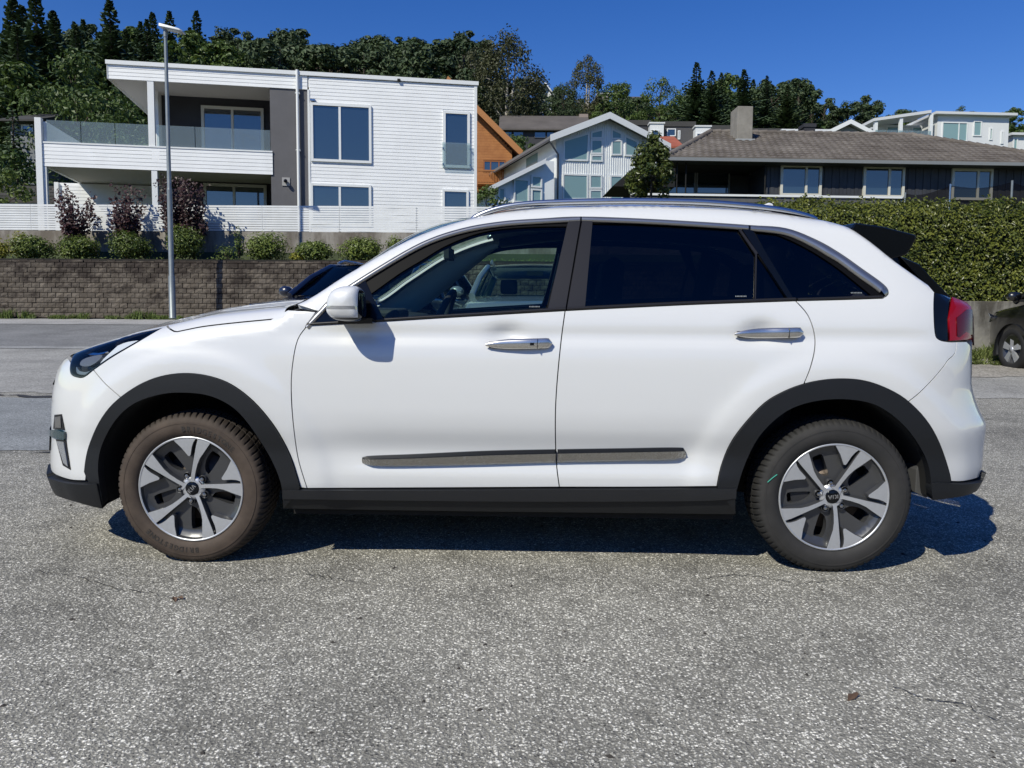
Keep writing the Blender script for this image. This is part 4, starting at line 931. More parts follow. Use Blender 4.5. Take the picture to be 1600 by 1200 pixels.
# ------------------------------------------------------------------ terrain behind
def sstep(a, b, x): t = min(1, max(0, (x - a) / (b - a))); return t * t * (3 - 2 * t)
TRK = [(-1.2, .295), (-.4, .300), (-.12, .30), (-.045, .292), (.03, .235), (.12, .225), (.24, .25), (.33, .243), (.45, .195), (.66, .178), (1.2, .178)]
def hz(x, y):
    s = x / y; tr = lerp_knots(TRK, s)
    lz = gz(y) - .5 if y < 22.05 else lerp_knots([(22.05, gz(22) - .4), (22.12, 3.02), (24.1, 3.06), (24.4, 4.0), (36, 4.15), (46, 6.2), (60, 10.5), (90, 21.5), (130, 35.5), (170, 1.15 + 170 * tr), (200, 1.15 + 170 * tr + 1)], y)
    rz = gz(y) - .4 if y < 15.1 else lerp_knots([(15.1, gz(15) - .4), (15.2, 1.66), (18, 2.2), (22, 3.5), (28, 5.7), (32, 6.15), (40, 6.6), (48, 8.3), (60, 11.2), (80, 18.6), (110, 27), (150, 36), (190, 1.15 + 190 * tr), (220, 1.15 + 190 * tr)], y)
    k = sstep(.285, .335, s) if y < 24.4 else sstep(-.05, .2, s) if y > 34 else sstep(.285 + (-.05 - .285) * (y - 24.4) / 9.6, .335 + (.2 - .335) * (y - 24.4) / 9.6, s)
    n = (mnoise(Vector((x * .05, y * .05, 0))) * 2.0) * sstep(60, 110, y)
    return lz * (1 - k) + rz * k + n
b = MB(); ysr = [15.0, 15.15, 15.25, 17, 19, 21, 22.0, 22.14, 23, 24.0, 24.45, 26, 28, 30, 32, 36, 40, 44, 48, 54, 60, 66, 72, 80, 88, 96, 104, 112, 120, 130, 140, 150, 160, 170, 180, 190, 205, 225, 300, 420]
ssr = [-1.25 + 2.5 * i / 140 for i in range(141)]
vs = [(s * y, y, hz(s * y, y)) for y in ysr for s in ssr]; n = len(ssr)
b.add(vs, [(j * n + i, j * n + i + 1, (j + 1) * n + i + 1, (j + 1) * n + i) for j in range(len(ysr) - 1) for i in range(n - 1)], 0, True)
b.build('hillside', mat('hill_grass', (.040, .052, .020), .95, var=.45, vscale=.3), kind='structure')

# unseen slope added behind the viewer to block the bright horizon in reflections
b = MB(); ysb = [-58, -70, -90, -120, -160, -220]; hzb = [-3.0, 0, 6, 16, 26, 30]; xsb = [-260 + 20 * i for i in range(27)]
vs = [(x, y, h + 2.5 * mnoise(Vector((x * .03, y * .03, 5)))) for y, h in zip(ysb, hzb) for x in xsb]
b.add(vs, [(j * 27 + i, (j + 1) * 27 + i, (j + 1) * 27 + i + 1, j * 27 + i + 1) for j in range(5) for i in range(26)], 0, True)
b.build('added_slope', mat('slope_green', (.022, .032, .012), .95, var=.5, vscale=.15), kind='structure')
# ------------------------------------------------------------------ block retaining wall
def world_mat(name, stops, nscale, rough=.9, mul=None, bump=.0, bscale=60.0, rnd=.0, zst=None):
    """colour by place in the world, so alike pieces differ"""
    m, t, p = node_mat(name); L = t.links.new; g = t.nodes.new('ShaderNodeNewGeometry'); n = N(t, 'TexNoise', Scale=nscale, Detail=6.0, Roughness=.65); L(g.outputs['Position'], n.inputs['Vector'])
    r = ramp(t, stops); L(n.outputs[0], r.inputs[0]); out = r.outputs[0]
    if mul:
        mp = N(t, 'Mapping'); mp.inputs['Scale'].default_value = mul[2]; L(g.outputs['Position'], mp.inputs[0]); n2 = N(t, 'TexNoise', Scale=1.0, Detail=6.0, Roughness=.7); L(mp.outputs[0], n2.inputs['Vector'])
        r2 = ramp(t, [(mul[0], mul[3]), (mul[1], 1.0)]); src = n2.outputs[0]
        if zst:
            sx = N(t, 'SeparateXYZ'); L(g.outputs['Position'], sx.inputs[0]); q = N(t, 'Math', operation='MULTIPLY_ADD'); L(sx.outputs[2], q.inputs[0]); q.inputs[1].default_value = -zst[1]; q.inputs[2].default_value = zst[0] * zst[1]; q2 = N(t, 'Math', operation='ADD'); L(q.outputs[0], q2.inputs[0]); L(src, q2.inputs[1]); src = q2.outputs[0]
        L(src, r2.inputs[0]); x = N(t, 'Mix', data_type='RGBA', blend_type='MULTIPLY'); x.inputs[0].default_value = 1; L(out, x.inputs[6]); L(r2.outputs[0], x.inputs[7]); out = x.outputs[2]
    if rnd:
        oi = t.nodes.new('ShaderNodeObjectInfo'); r3 = ramp(t, [(0, 1 - rnd), (1, 1 + rnd)]); L(oi.outputs['Random'], r3.inputs[0]); x = N(t, 'Mix', data_type='RGBA', blend_type='MULTIPLY'); x.inputs[0].default_value = 1; L(out, x.inputs[6]); L(r3.outputs[0], x.inputs[7]); out = x.outputs[2]
    L(out, p.inputs['Base Color']); p.inputs['Roughness'].default_value = rough
    if bump:
        nb = N(t, 'TexNoise', Scale=bscale, Detail=5.0); L(g.outputs['Position'], nb.inputs['Vector']); bp = N(t, 'Bump', Strength=bump, Distance=.02); L(nb.outputs[0], bp.inputs['Height']); L(bp.outputs[0], p.inputs['Normal'])
    return m
BLK = world_mat('split_face_block', [(.3, (.082, .066, .050)), (.5, (.118, .098, .078)), (.72, (.162, .138, .112))], 2.6, .95, (.40, .56, (1.6, 1.6, 3.2), (.30, .27, .27)), .7, 45.0, rnd=.16, zst=(2.45, .13))
WY = 22.0; WZ0 = gz(21.9) + .05; WZ1 = 3.10; PW, PH = .226, .1425
wall = tag(empty('retaining_wall', (0, WY, WZ0)), 'long dark brown retaining wall of split-face concrete blocks along the far side of the road', 'wall')
rb = random.Random(3)
def block_mesh(seed):
    r = random.Random(seed); w, h, d = PW - .016, PH - .014, .20; q = []
    for zi in range(3):
        for xi in range(3): q.append((-w / 2 + w * xi / 2, -(.012 + .010 * r.random()) if (xi, zi) != (1, 1) else -.022 - .010 * r.random(), h * zi / 2))
    sk_ = r.uniform(-.004, .022)
    q = [(x + sk_ * (z / h - .5), y + .002, z) for x, y, z in q]
    bk = [(-w / 2, d * .3, 0), (w / 2, d * .3, 0), (w / 2, d * .3, h), (-w / 2, d * .3, h)]
    fs = [(0, 1, 4, 3), (1, 2, 5, 4), (3, 4, 7, 6), (4, 5, 8, 7), (0, 9, 10, 2, 1), (2, 10, 11, 8, 5), (8, 11, 12, 6, 7), (6, 12, 9, 0, 3)]
    return q + bk, fs
variants = []
for k in range(7):
    v, f = block_mesh(40 + k); me = bpy.data.meshes.new('wall_block'); me.from_pydata(v, [], f); me.update(); me.materials.append(BLK); variants.append((me, v, f))
rows = int((WZ1 - WZ0) / PH); rest = MB(); cnt = 0
allb = []
for r_ in range(rows):
    for c_ in range(-122, 40):
        x = (c_ + (.5 if r_ % 2 else 0)) * PW; allb.append((x, r_))
def shown(x): px = 800 + FPX * x / WY; return -5 < px < 520
order = sorted(allb, key=lambda q: (0 if shown(q[0]) and q[1] < 11 else 1, q[1], abs(q[0])))
for k, (x, r_) in enumerate(order):
    me, v, f = variants[rb.randrange(7)]; y = rb.uniform(-.012, .012) + r_ * .003; z = r_ * PH
    if k < 298: 
        o = bpy.data.objects.new('block', me); COL.objects.link(o); o.parent = wall; o.location = (x, y, z)
    else: rest.add([(a + x, bb + y, c + z) for a, bb, c in v], f)
rest.build('block_courses', BLK, wall, kind='stuff')
b = MB(); b.box(-27.8, 9.2, .09, .3, -.3, WZ1 - WZ0 - .03); b.build('wall_backing', mat('joint_dark', (.02, .018, .015), .95), wall)
b = MB()
for c_ in range(-122, 40): b.box(c_ * PW + .004, (c_ + 1) * PW - .004, .03 + rb.uniform(0, .03), .36, rows * PH + .004, rows * PH + .06 + rb.uniform(-.02, .02))
b.build('coping', BLK, wall, kind='stuff')
# soil bed, low concrete upstand, slatted fence
SOIL = mat('soil', (.035, .027, .020), .95, var=.4, vscale=4)
CONC = world_mat('stained_concrete', [(.3, (.20, .18, .155)), (.6, (.32, .295, .26)), (.75, (.38, .35, .31))], .9, .9, (.40, .58, (1.6, 1.6, .35), (.5, .46, .42)), .3, 14.0)
b = MB(); b.box(-27.8, 9.2, 24.2, 24.4, 2.9, 4.12); b.build('concrete_upstand', CONC, label='low stained concrete wall under the white slatted fence behind the flower bed', category='wall')
WOODW = world_mat('white_painted_wood', [(.3, (.70, .71, .71)), (.7, (.80, .81, .81))], 2.5, .5, (.35, .5, (.8, .8, 5.0), (.90, .90, .90)))
fence = tag(empty('slatted_fence', (-27, 24.25, 4.12)), 'white fence of narrow horizontal slats running in front of the modern white house', 'fence')
FH = .80; nsl = 11; xw = -27; seg_ = 0
while xw < 2.6:
    for k in range(nsl):
        b = MB(); z = .02 + k * (FH / nsl); b.box(xw + 27 + .004, xw + 27 + 2.396, -.02, .0, z, z + FH / nsl - .015); b.build('slat', WOODW, fence)
    b = MB(); b.box(xw + 27 - .035, xw + 27 + .035, .003, .07, -.05, FH - .02); b.build('fence_post', WOODW, fence)
    xw += 2.4
# ------------------------------------------------------------------ street lamp
lz = gz(21.1) + .1; lp = at(270, 500, 20.9)
lamp = tag(empty('street_lamp', (lp.x, 20.9, gz(20.9) + .1)), 'tall grey galvanised street lamp standing at the kerb in front of the block wall', 'street lamp')
GALV = mat('galvanised_steel', (.21, .235, .245), .45, metal=.35, var=.12, vscale=8)
top = at(257.5, 52, 20.9).z - (gz(20.9) + .1); mid_ = at(264, 310, 20.9).z - (gz(20.9) + .1)
b = MB(); j1 = .31 * top
b.tube([(0, 0, 0), (0, 0, .02), (0, 0, 1.12), (0, 0, 1.16), (0, 0, j1 + 1.1)], [.11, .088, .086, .070, .067], 16); b.build('lower_pole', GALV, lamp)
b = MB(); b.tube([(0, 0, j1 + 1.1), (0, 0, j1 + 1.16), (0, 0, top)], [.068, .056, .042], 14); b.build('upper_pole', GALV, lamp)
b = MB(); b.tube([(0, 0, top - .1), (0, 0, top + .16)], .055, 12)
b.build('spigot', GALV, lamp)
b = MB(); b.add([(-.12, -.14, .14), (.46, -.17, .02), (.50, -.10, .0), (.50, .10, .0), (.46, .17, .02), (-.12, .14, .14), (-.12, -.12, .23), (.42, -.14, .08), (.48, -.08, .05), (.48, .08, .05), (.42, .14, .08), (-.12, .12, .23)],
  [(0, 1, 2, 3, 4, 5)[::-1], (6, 7, 8, 9, 10, 11), (0, 1, 7, 6), (1, 2, 8, 7), (2, 3, 9, 8), (3, 4, 10, 9), (4, 5, 11, 10), (5, 0, 6, 11)])
b.v = [(x, y, z + top) for x, y, z in b.v]; b.build('lamp_head', mat('lamp_head_grey', (.50, .52, .53), .4), lamp, bevel=.01)
b = MB(); b.slab([(.0, -.09, top + .108), (.40, -.11, top + .026), (.40, .11, top + .026), (0, .09, top + .108)], (0, 0, -.012)); b.build('lamp_lens', mat('frosted_lens', (.6, .62, .62), .3), lamp)
# ------------------------------------------------------------------ houses
def pane_blue(name, tint=(.02, .035, .05), ior=2.3, rough=.015):
    m, t, p = node_mat(name); p.inputs['Base Color'].default_value = (*tint, 1); p.inputs['Roughness'].default_value = rough; p.inputs['IOR'].default_value = ior
    tc = N(t, 'TexCoord'); n = N(t, 'TexNoise', Scale=.7, Detail=1.0); t.links.new(tc.outputs['Object'], n.inputs['Vector']); b = N(t, 'Bump', Strength=.05, Distance=.05); t.links.new(n.outputs[0], b.inputs['Height']); t.links.new(b.outputs[0], p.inputs['Normal'])
    return m
PANE = pane_blue('window_pane'); PANE_G = pane_blue('pale_window_pane', (.22, .34, .34), 1.6)
FRAMEW = mat('window_frame_white', (.74, .75, .74), .45); FRAMEB = mat('window_frame_cream', (.62, .60, .52), .5)
SIDEW = world_mat('white_siding', [(.3, (.77, .775, .77)), (.7, (.86, .865, .86))], 1.2, .5)
DARKR = mat('dark_render', (.034, .034, .038), .8, var=.12, vscale=1.5, bump=.15, bscale=90)
GREYR = mat('grey_render', (.115, .112, .118), .85, var=.08, vscale=2, bump=.15, bscale=90)
GL_RAIL = pane_mat('balcony_glass', (.80, .86, .87), ior=1.3)
_t = GL_RAIL.node_tree; _o = _t.nodes['Material Output']; _src = _o.inputs[0].links[0].from_socket; _d = N(_t, 'BsdfDiffuse'); _d.inputs[0].default_value = (.55, .66, .70, 1); _m = N(_t, 'MixShader'); _m.inputs[0].default_value = .13; _t.links.new(_src, _m.inputs[1]); _t.links.new(_d.outputs[0], _m.inputs[2]); _t.links.new(_m.outputs[0], _o.inputs[0])  # diffuse share mixed in to paint the pale reflected haze on the glass
def win(F, par, box, y, mull=(), fw=.07, frame=None, pane=None, depth=.09, rows=(), name='window', sill=False, recess=-.018):
    """window from its outline in the picture: (x0, y0, x1, y1), frame bars round panes"""
    x0, z1 = F.xz(box[0], box[1], y); x1, _ = F.xz(box[2], box[1], y); _, z0 = F.xz((box[0] + box[2]) / 2, box[3], y); _, z1 = F.xz((box[0] + box[2]) / 2, box[1], y)
    return win_m(par, x0, x1, z0, z1, y, [F.xz(m, box[3], y)[0] for m in mull], fw, frame, pane, depth, [F.xz(box[0], r, y)[1] for r in rows], name, sill, recess)
def win_m(par, x0, x1, z0, z1, y, mull=(), fw=.07, frame=None, pane=None, depth=.09, rows=(), name='window', sill=False, recess=-.018):
    frame = frame or FRAMEW; pane = pane or PANE
    b = MB(); d = depth; b.box(x0, x0 + fw, y - .075, y + d, z0, z1); b.box(x1 - fw, x1, y - .075, y + d, z0, z1); b.box(x0 + fw, x1 - fw, y - .073, y + d, z1 - fw, z1); b.box(x0 + fw, x1 - fw, y - .073, y + d, z0, z0 + fw)
    for m in mull: b.box(m - fw * .45, m + fw * .45, y - .060, y + d, z0 + fw, z1 - fw)
    for r in rows: b.box(x0 + fw, x1 - fw, y - .055, y + d, r - fw * .4, r + fw * .4)
    w = b.build(name, frame, par)
    xs = [x0 + fw] + [m for m in mull] + [x1 - fw]
    for i in range(len(xs) - 1):
        a, c = xs[i] + (fw * .45 if i else 0), xs[i + 1] - (fw * .45 if i < len(xs) - 2 else 0)
        b = MB(); b.box(a - .01, c + .01, y + recess, y + recess + .012, z0 + fw - .01, z1 - fw + .01); b.build('pane', pane, w)
    if sill: b = MB(); b.box(x0 - .06, x1 + .06, y - .09, y, z0 - .05, z0); b.build('sill', frame, w)
    return (x0, x1, z0, z1)
def boards(par, x0, x1, z0, z1, y, pitch, mtl, holes=(), name='siding_board', cut=None):
    """lapped boards, one object a row, interrupted by openings"""
    n = max(1, round((z1 - z0) / pitch)); pitch = (z1 - z0) / n
    for k in range(n):
        a, c = z0 + k * pitch, z0 + (k + 1) * pitch; segs = [(x0, x1)]
        for (hx0, hx1, h0, h1) in holes:
            if h0 < (a + c) / 2 < h1: segs = [s for (p, q) in segs for s in ((p, min(q, hx0)), (max(p, hx1), q)) if s[1] - s[0] > .02]
        if cut: segs = [s for s in (cut(p, q, (a + c) / 2) for p, q in segs) if s and s[1] - s[0] > .02]
        for p, q in segs: b = MB(); b.add([(p, y - .014, a + .007), (q, y - .014, a + .007), (q, y - .006, c), (p, y - .006, c), (p, y, a + .012), (q, y, a + .012), (q, y, c), (p, y, c)], [(0, 1, 2, 3), (4, 5, 1, 0), (3, 2, 6, 7), (0, 3, 7, 4), (1, 5, 6, 2)]); b.build(name, mtl, par)
def pipe(par, path, r, mtl, name='downpipe'):
    b = MB(); b.tube(path, r, 10); b.build(name, mtl, par)

# --- the modern white house
p0 = at(484, 333, 27.0); WG = 4.0
WH = yaw_frame(Vector((p0.x, 27.0, WG)), radians(9.5))
wh = tag(empty('white_house', (p0.x, 27.0, WG), radians(9.5)), 'modern flat-roofed white house with long glass-railed balcony and blue windows', 'house')
X = lambda px, py=250, y=0: WH.xz(px, py, y)[0]
Z = lambda px, py, y=0: WH.xz(px, py, y)[1]
xR = X(745, 250); xL = X(484); xF = X(168, 100); ztop = (Z(168, 93) + Z(745, 129)) / 2; zf = ztop - (Z(300, 100) - Z(300, 128.5)); D = 9.0
holes = []
holes.append(win(WH, wh, (485, 163, 580, 254), 0, [531.5], .085)); holes.append(win(WH, wh, (485, 288, 580, 352), 0, [531.5], .085))
holes.append(win(WH, wh, (692, 174.5, 734, 262.5), 0, [], .09)); holes.append(win(WH, wh, (691, 296.5, 732, 350), 0, [], .08))
boards(wh, xL + .02, xR - .10, -.1, ztop - .16, 0, .122, SIDEW, holes)
b = MB(); b.box(xR - .10, xR, -.035, .1, -.1, ztop - .14); b.build('corner_board', FRAMEW, wh)
b = MB(); b.box(xL - .05, xL + .02, -.03, .05, -.1, zf); b.build('corner_board', FRAMEW, wh)
b = MB(); b.box(xL, xR - .01, .004, .3, -.3, ztop - .15); b.box(xL, xR - .01, D - .3, D, -.3, ztop - .15); b.box(xR - .3, xR - .005, .3, D - .3, -.3, ztop - .15); b.box(xL, xL + .3, .3, D - .3, -.3, ztop - .15); b.build('wall', SIDEW, wh)
b = MB(); b.box(xF - .05, xR + .05, -.07, D + .1, ztop - .13, ztop); b.build('roof_capping', FRAMEW, wh)
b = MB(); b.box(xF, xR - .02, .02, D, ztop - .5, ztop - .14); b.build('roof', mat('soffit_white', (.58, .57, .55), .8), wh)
boards(wh, xF, xL - .05, zf, ztop - .13, .0, .122, SIDEW, (), 'fascia_board')
b = MB(); b.box(xF - .02, xF, -.03, D, zf, ztop - .13); b.box(xF, xL - .05, .004, .06, zf, ztop - .14); b.build('fascia_end', FRAMEW, wh)
cx0, cx1 = X(423), X(481.5)
b = MB(); b.box(cx0, cx1, .03, 2.6, -.2, zf - .0); b.build('grey_column', GREYR, wh)
pxx = X(466.5); pipe(wh, [(pxx, -.09, -.1), (pxx, -.09, ztop + .02)], .05, FRAMEW)
for zz in (.9, 3.2, 5.1):
    b = MB(); b.box(pxx - .075, pxx + .075, -.12, .03, zz, zz + .03); b.build('pipe_clip', FRAMEW, wh)
# recesses behind the balcony
yr = 1.9; zb1 = Z(245, 228.5); zb0 = Z(245, 266.5); bx0, bx1 = X(67), X(426, 250) - .0
rx0 = X(253, 200, yr)
dh = win(WH, wh, (314.5, 167.5, 412, 246), yr, [364.5], .10, FRAMEB, name='balcony_door', depth=.12)
b = MB(); b.box(rx0, cx0, yr + .02, yr + .3, -.2, ztop - .45); b.build('recess_wall', DARKR, wh)
b = MB(); b.box(rx0 - .25, rx0, yr - .4, D, -.2 + zb0, ztop - .45); b.build('return_wall', SIDEW, wh)
rx2 = X(268, 300, yr)
win(WH, wh, (318, 288, 416.5, 350), yr, [367], .10, FRAMEB, name='terrace_door', depth=.12)
ylw = 3.0; lx0 = X(93, 300, ylw)
b = MB(); b.box(lx0, rx2 - .1, ylw + .02, ylw + .25, -.2, zb0); b.box(rx2 - .3, rx2 - .02, yr, ylw + .2, -.2, zb0); b.build('garage_wall', SIDEW, wh)
boards(wh, lx0, rx2 - .1, -.1, zb0 - .02, ylw, .122, SIDEW)
# balcony
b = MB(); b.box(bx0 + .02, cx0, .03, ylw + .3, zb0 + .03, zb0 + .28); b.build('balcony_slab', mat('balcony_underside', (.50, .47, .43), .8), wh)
boards(wh, bx0, bx1, zb0, zb1 - .05, .0, .122, SIDEW, (), 'balcony_board')
b = MB(); b.box(bx0 - .02, bx1, -.03, .10, zb1 - .05, zb1); b.build('balcony_capping', FRAMEW, wh)
gz1 = Z(245, 195); pts = [bx0 + .12 + (X(237) - bx0 - .2) * i / 3 for i in range(4)] + [X(245) + (cx0 - X(245)) * i / 3 for i in range(4)]
for i in (0, 1, 2, 4, 5, 6):
    b = MB(); b.box(pts[i] + .012, pts[i + 1] - .012, .030, .042, zb1 + .005, gz1); b.build('glass_panel', GL_RAIL, wh)
b = MB(); b.box(X(57), X(67), -.06, .12, -.2, Z(60, 184)); b.build('corner_post', FRAMEW, wh)
b = MB(); b.box(X(64), X(72), .0, .14, -.2, zb0); b.build('post', FRAMEW, wh)
b = MB(); b.box(X(236), X(245), .0, .14, -.2, zb0); b.build('post', FRAMEW, wh)
b = MB(); b.box(X(233), X(243), .0, .12, zb1, zf); b.build('post', FRAMEW, wh)
b = MB(); b.box(lx0 - .14, lx0 - .002, ylw - .1, ylw + .04, -.2, zb0); b.build('post', FRAMEW, wh)
boards(wh, 0, 0.001, 0, .1, 50, .1, SIDEW) if False else None
b = MB(); b.box(bx0 - .0, bx0 + .10, .13, ylw + 1.2, zb0, Z(60, 187) - .02); b.build('side_parapet', SIDEW, wh)
# camera lamp on the column, small juliet glass, wall stub
cl = WH.un(447, 284, .03); b = MB(); b.box(cl.x - .13, cl.x + .13, .0, .03, cl.z - .14, cl.z + .14); wl = b.build('wall_lamp', mat('lamp_plate', (.36, .35, .34), .5), wh)
b = MB(); b.lathe([(.0001, -.19), (.05, -.18), (.065, -.13), (.06, -.05), (.04, 0)], 16, 0, 'y'); b.v = [(x + cl.x, y, z + cl.z) for x, y, z in b.v]; b.build('lamp_body', GLOSSBLK, wl)
q0 = WH.un(691, 222, -.12); q1 = WH.un(736, 263, -.12); b = MB(); b.box(q0.x, q1.x, -.125, -.113, q1.z - .02, q0.z); b.build('juliet_glass', GL_RAIL, wh)
for qx in (q0.x + .03, q1.x - .03):
    for qz in (q0.z - .2, q1.z + .12): b = MB(); b.box(qx - .02, qx + .02, -.13, .0, qz - .02, qz + .02); b.build('glass_clamp', STEEL, wh)
b = MB(); q = WH.un(623, 125.5, 0); b.box(q.x - .05, q.x + .05, -.12, 0, q.z - .04, q.z + .02); b.build('vent_hood', BLACKM, wh)
q = WH.un(488, 157, 0); b = MB(); b.box(q.x - .06, q.x + .10, -.1, 0, q.z - .03, q.z + .03); b.build('outdoor_tap', STEEL, wh)

# --- brown timber house behind
BRN = world_mat('brown_stained_boards', [(.3, (.30, .105, .022)), (.7, (.42, .17, .045))], 1.5, .6)
p0 = at(748, 300, 58); BH = yaw_frame(p0, radians(4)); bh = tag(empty('timber_house', tuple(p0), radians(4)), 'orange-brown timber house gable with small balcony behind the white house', 'house')
bp = lambda px, py, y=0: Vector((BH.xz(px, py, y)[0], y, BH.xz(px, py, y)[1]))
e0, e1 = bp(700, 128), bp(806, 243)
def gablecut(p, q, z):
    k = (e0.z - z) / (e0.z - e1.z); xr = e0.x + (e1.x - e0.x) * k; return (p, min(q, xr))
wx1 = bp(800, 250).x
hb_ = win(BH, bh, (755, 251, 790, 269), 0, [766.5, 779.5], .10, mat('brown_frame', (.26, .09, .02), .5))
boards(bh, bp(690, 200).x, wx1, -3, e0.z, 0, .19, BRN, [hb_], cut=gablecut)
b = MB(); b.prism([(bp(690, 200).x, .02, -4), (wx1, .02, -4), (wx1, .02, e0.z + (e1.z - e0.z) * (wx1 - e0.x) / (e1.x - e0.x)), (e0.x, .02, e0.z)], (0, 9, 0)); b.build('wall', BRN, bh)
for nm, off, th, mt in (('barge_board', -.8, .08, mat('brown_trim', (.40, .17, .05), .5)), ('roof', -.75, 10, mat('roof_underlay', (.16, .07, .03), .7))):
    b = MB(); u0 = bp(700, 124); u1 = bp(816, 239); dz = .42 if th < 1 else .3
    b.prism([(u0.x, off, u0.z), (u1.x, off, u1.z), (u1.x - .15, off, u1.z - dz), (u0.x - .15, off, u0.z - dz)], (0, th, 0)); b.build(nm, mt, bh)
by0, by1 = bp(746, 267, -1.1), bp(800, 285, -1.1)
for k in range(22):
    x = by0.x + (by1.x - by0.x) * k / 22; b = MB(); b.box(x, x + (by1.x - by0.x) / 22 - .05, -1.12, -1.09, by1.z, by0.z); b.build('balcony_board', BRN, bh)
b = MB(); b.box(by0.x, by1.x, -1.16, -1.05, by0.z, by0.z + .08); b.box(by0.x, by1.x, -1.08, 0, by1.z - .15, by1.z); b.build('balcony_rail', BRN, bh)

# --- white gabled house
p0 = at(868, 330, 48); GH = yaw_frame(p0, radians(20)); gh = tag(empty('gabled_house', tuple(p0), radians(20)), 'white gabled house with large trapezoid windows and a lower wing on its left', 'house')
gp = lambda px, py, y=0: Vector((GH.xz(px, py, y)[0], y, GH.xz(px, py, y)[1]))
GW = world_mat('white_vertical_boards', [(.3, (.76, .775, .765)), (.7, (.84, .855, .845))], 1.2, .55)
ap, le, re = gp(953, 180), gp(866, 214), gp(1040, 222)
b = MB(); y0_ = .03; b.prism([(gp(868, 300).x, y0_, -1.5), (gp(1034, 300).x, y0_, -1.5), (gp(1034, 300).x, y0_, re.z), (ap.x, y0_, ap.z), (gp(868, 300).x, y0_, le.z - .1)], (0, 11, 0)); b.build('wall', GW, gh)
def gw_poly(pts, nm='window'):
    q = [gp(px, py, -.02) for px, py in pts]; n = len(q); cx = sum(p.x for p in q) / n; cz = sum(p.z for p in q) / n
    b = MB(); inn = [(p.x, p.z) for p in q]; s = area(inn) ; inn2 = shrink(inn, .10)
    b.add([(x, -.05, z) for x, z in inn] + [(x, -.05, z) for x, z in inn2] + [(x, .02, z) for x, z in inn] + [(x, .02, z) for x, z in inn2], [(i, (i + 1) % n, (i + 1) % n + n, i + n) for i in range(n)] + [(i, i + 2 * n, (i + 1) % n + 2 * n, (i + 1) % n) for i in range(n)] + [(i + n, (i + 1) % n + n, (i + 1) % n + 3 * n, i + 3 * n) for i in range(n)])
    w = b.build(nm, FRAMEW, gh); b = MB(); b.prism([(x, -.022, z) for x, z in inn2], (0, .012, 0)); b.build('pane', PANE_G, w)
for pl in ([(880, 219), (921, 207), (919, 252), (880, 251)], [(923, 206), (943, 201), (942, 217), (923, 217)], [(923, 217.5), (942, 217.5), (942, 241), (923, 241)], [(923, 241.5), (942, 241.5), (942, 253), (923, 252.5)],
           [(955, 200), (972, 208), (972, 218), (955, 218)], [(955, 218.5), (972, 218.5), (972, 243), (955, 243)], [(976, 211), (997, 221), (997, 245), (976, 244)],
           [(879, 271), (919, 272.5), (919, 312), (879, 312)], [(921, 272.5), (941, 273), (941, 295), (921, 295)], [(921, 296), (941, 296), (941, 312), (921, 312)], [(953, 273.5), (973, 274), (973, 312), (953, 312)]): gw_poly(pl)
b = MB()
for i in range(48):                                          # vertical boarding: thin battens
    x = gp(869, 300).x + (gp(1034, 300).x - gp(869, 300).x) * i / 48
    zt_ = le.z - .2 + (ap.z - le.z) * (x - le.x) / (ap.x - le.x) if x < ap.x else ap.z - .15 + (re.z - ap.z) * (x - ap.x) / (re.x - ap.x)
    b.box(x, x + .025, -.0, .03, -1.4, zt_)
b.build('cladding_battens', GW, gh, kind='stuff')
for side, (a_, c_) in (('l', (gp(860, 212, -.6), gp(953, 176.5, -.6))), ('r', (gp(953, 176.5, -.6), gp(1048, 226, -.6)))):
    b = MB(); b.slab([a_, c_, c_ + Vector((0, 12.2, 0)), a_ + Vector((0, 12.2, 0))], (0, 0, -.16)); b.build('roof', mat('grey_roof', (.16, .155, .15), .8), gh)
    b = MB(); b.slab([a_ + Vector((0, -.04, .06)), c_ + Vector((0, -.04, .06)), c_ + Vector((0, -.04, -.34)), a_ + Vector((0, -.04, -.34))], (0, .05, 0)); b.build('barge_board', FRAMEW, gh)
a_ = gp(860, 213, -.6); b = MB(); b.tube([a_ + Vector((-.05, 0, -.2)), a_ + Vector((-.05, 12, -.2))], .08, 8); b.build('gutter', mat('gutter_grey', (.12, .12, .13), .4), gh)
q = gp(871, 250); pipe(gh, [a_ + Vector((0, .1, -.3)), Vector((q.x, -.1, a_.z - .9)), Vector((q.x, -.1, -1))], .06, mat('gutter_grey', (.12, .12, .13), .4))
# side wing on the left, lower lean-to roof
wp = lambda px, py, y=-1.2: gp(px, py, y)
wg = [wp(776, 330), wp(866, 330), wp(866, 252), wp(851, 251), wp(776, 292)]
b = MB(); b.prism([(p.x, -1.2, p.z) for p in wg], (0, 8, 0)); b.build('wing_wall', GW, gh)
r0, r1 = wp(853, 249, -1.6), wp(786, 281, -1.6); r2 = wp(764, 293, -1.6)
b = MB(); b.slab([r0, r2, r2 + Vector((0, 9, 0)), r0 + Vector((0, 9, 0))], (0, 0, -.12)); b.build('wing_roof', mat('grey_roof', (.16, .155, .15), .8), gh)
b = MB(); b.slab([r0 + Vector((0, -.03, .05)), r2 + Vector((0, -.03, .05)), r2 + Vector((0, -.03, -.22)), r0 + Vector((0, -.03, -.22))], (0, .05, 0)); b.build('barge_board', FRAMEW, gh)
s_ = MB(); a0_ = gp(868, 300, .03); 
for (u0, u1, v0, v1) in ((802, 826, 279, 318), (829, 846, 274, 294), (829, 846, 295, 318), (778, 789, 293, 318)):
    a_, c_ = wp(u0, v0, -1.2), wp(u1, v1, -1.2); win_m(gh, a_.x, c_.x, c_.z, a_.z, -1.25, (), .09, FRAMEW, PANE_G)
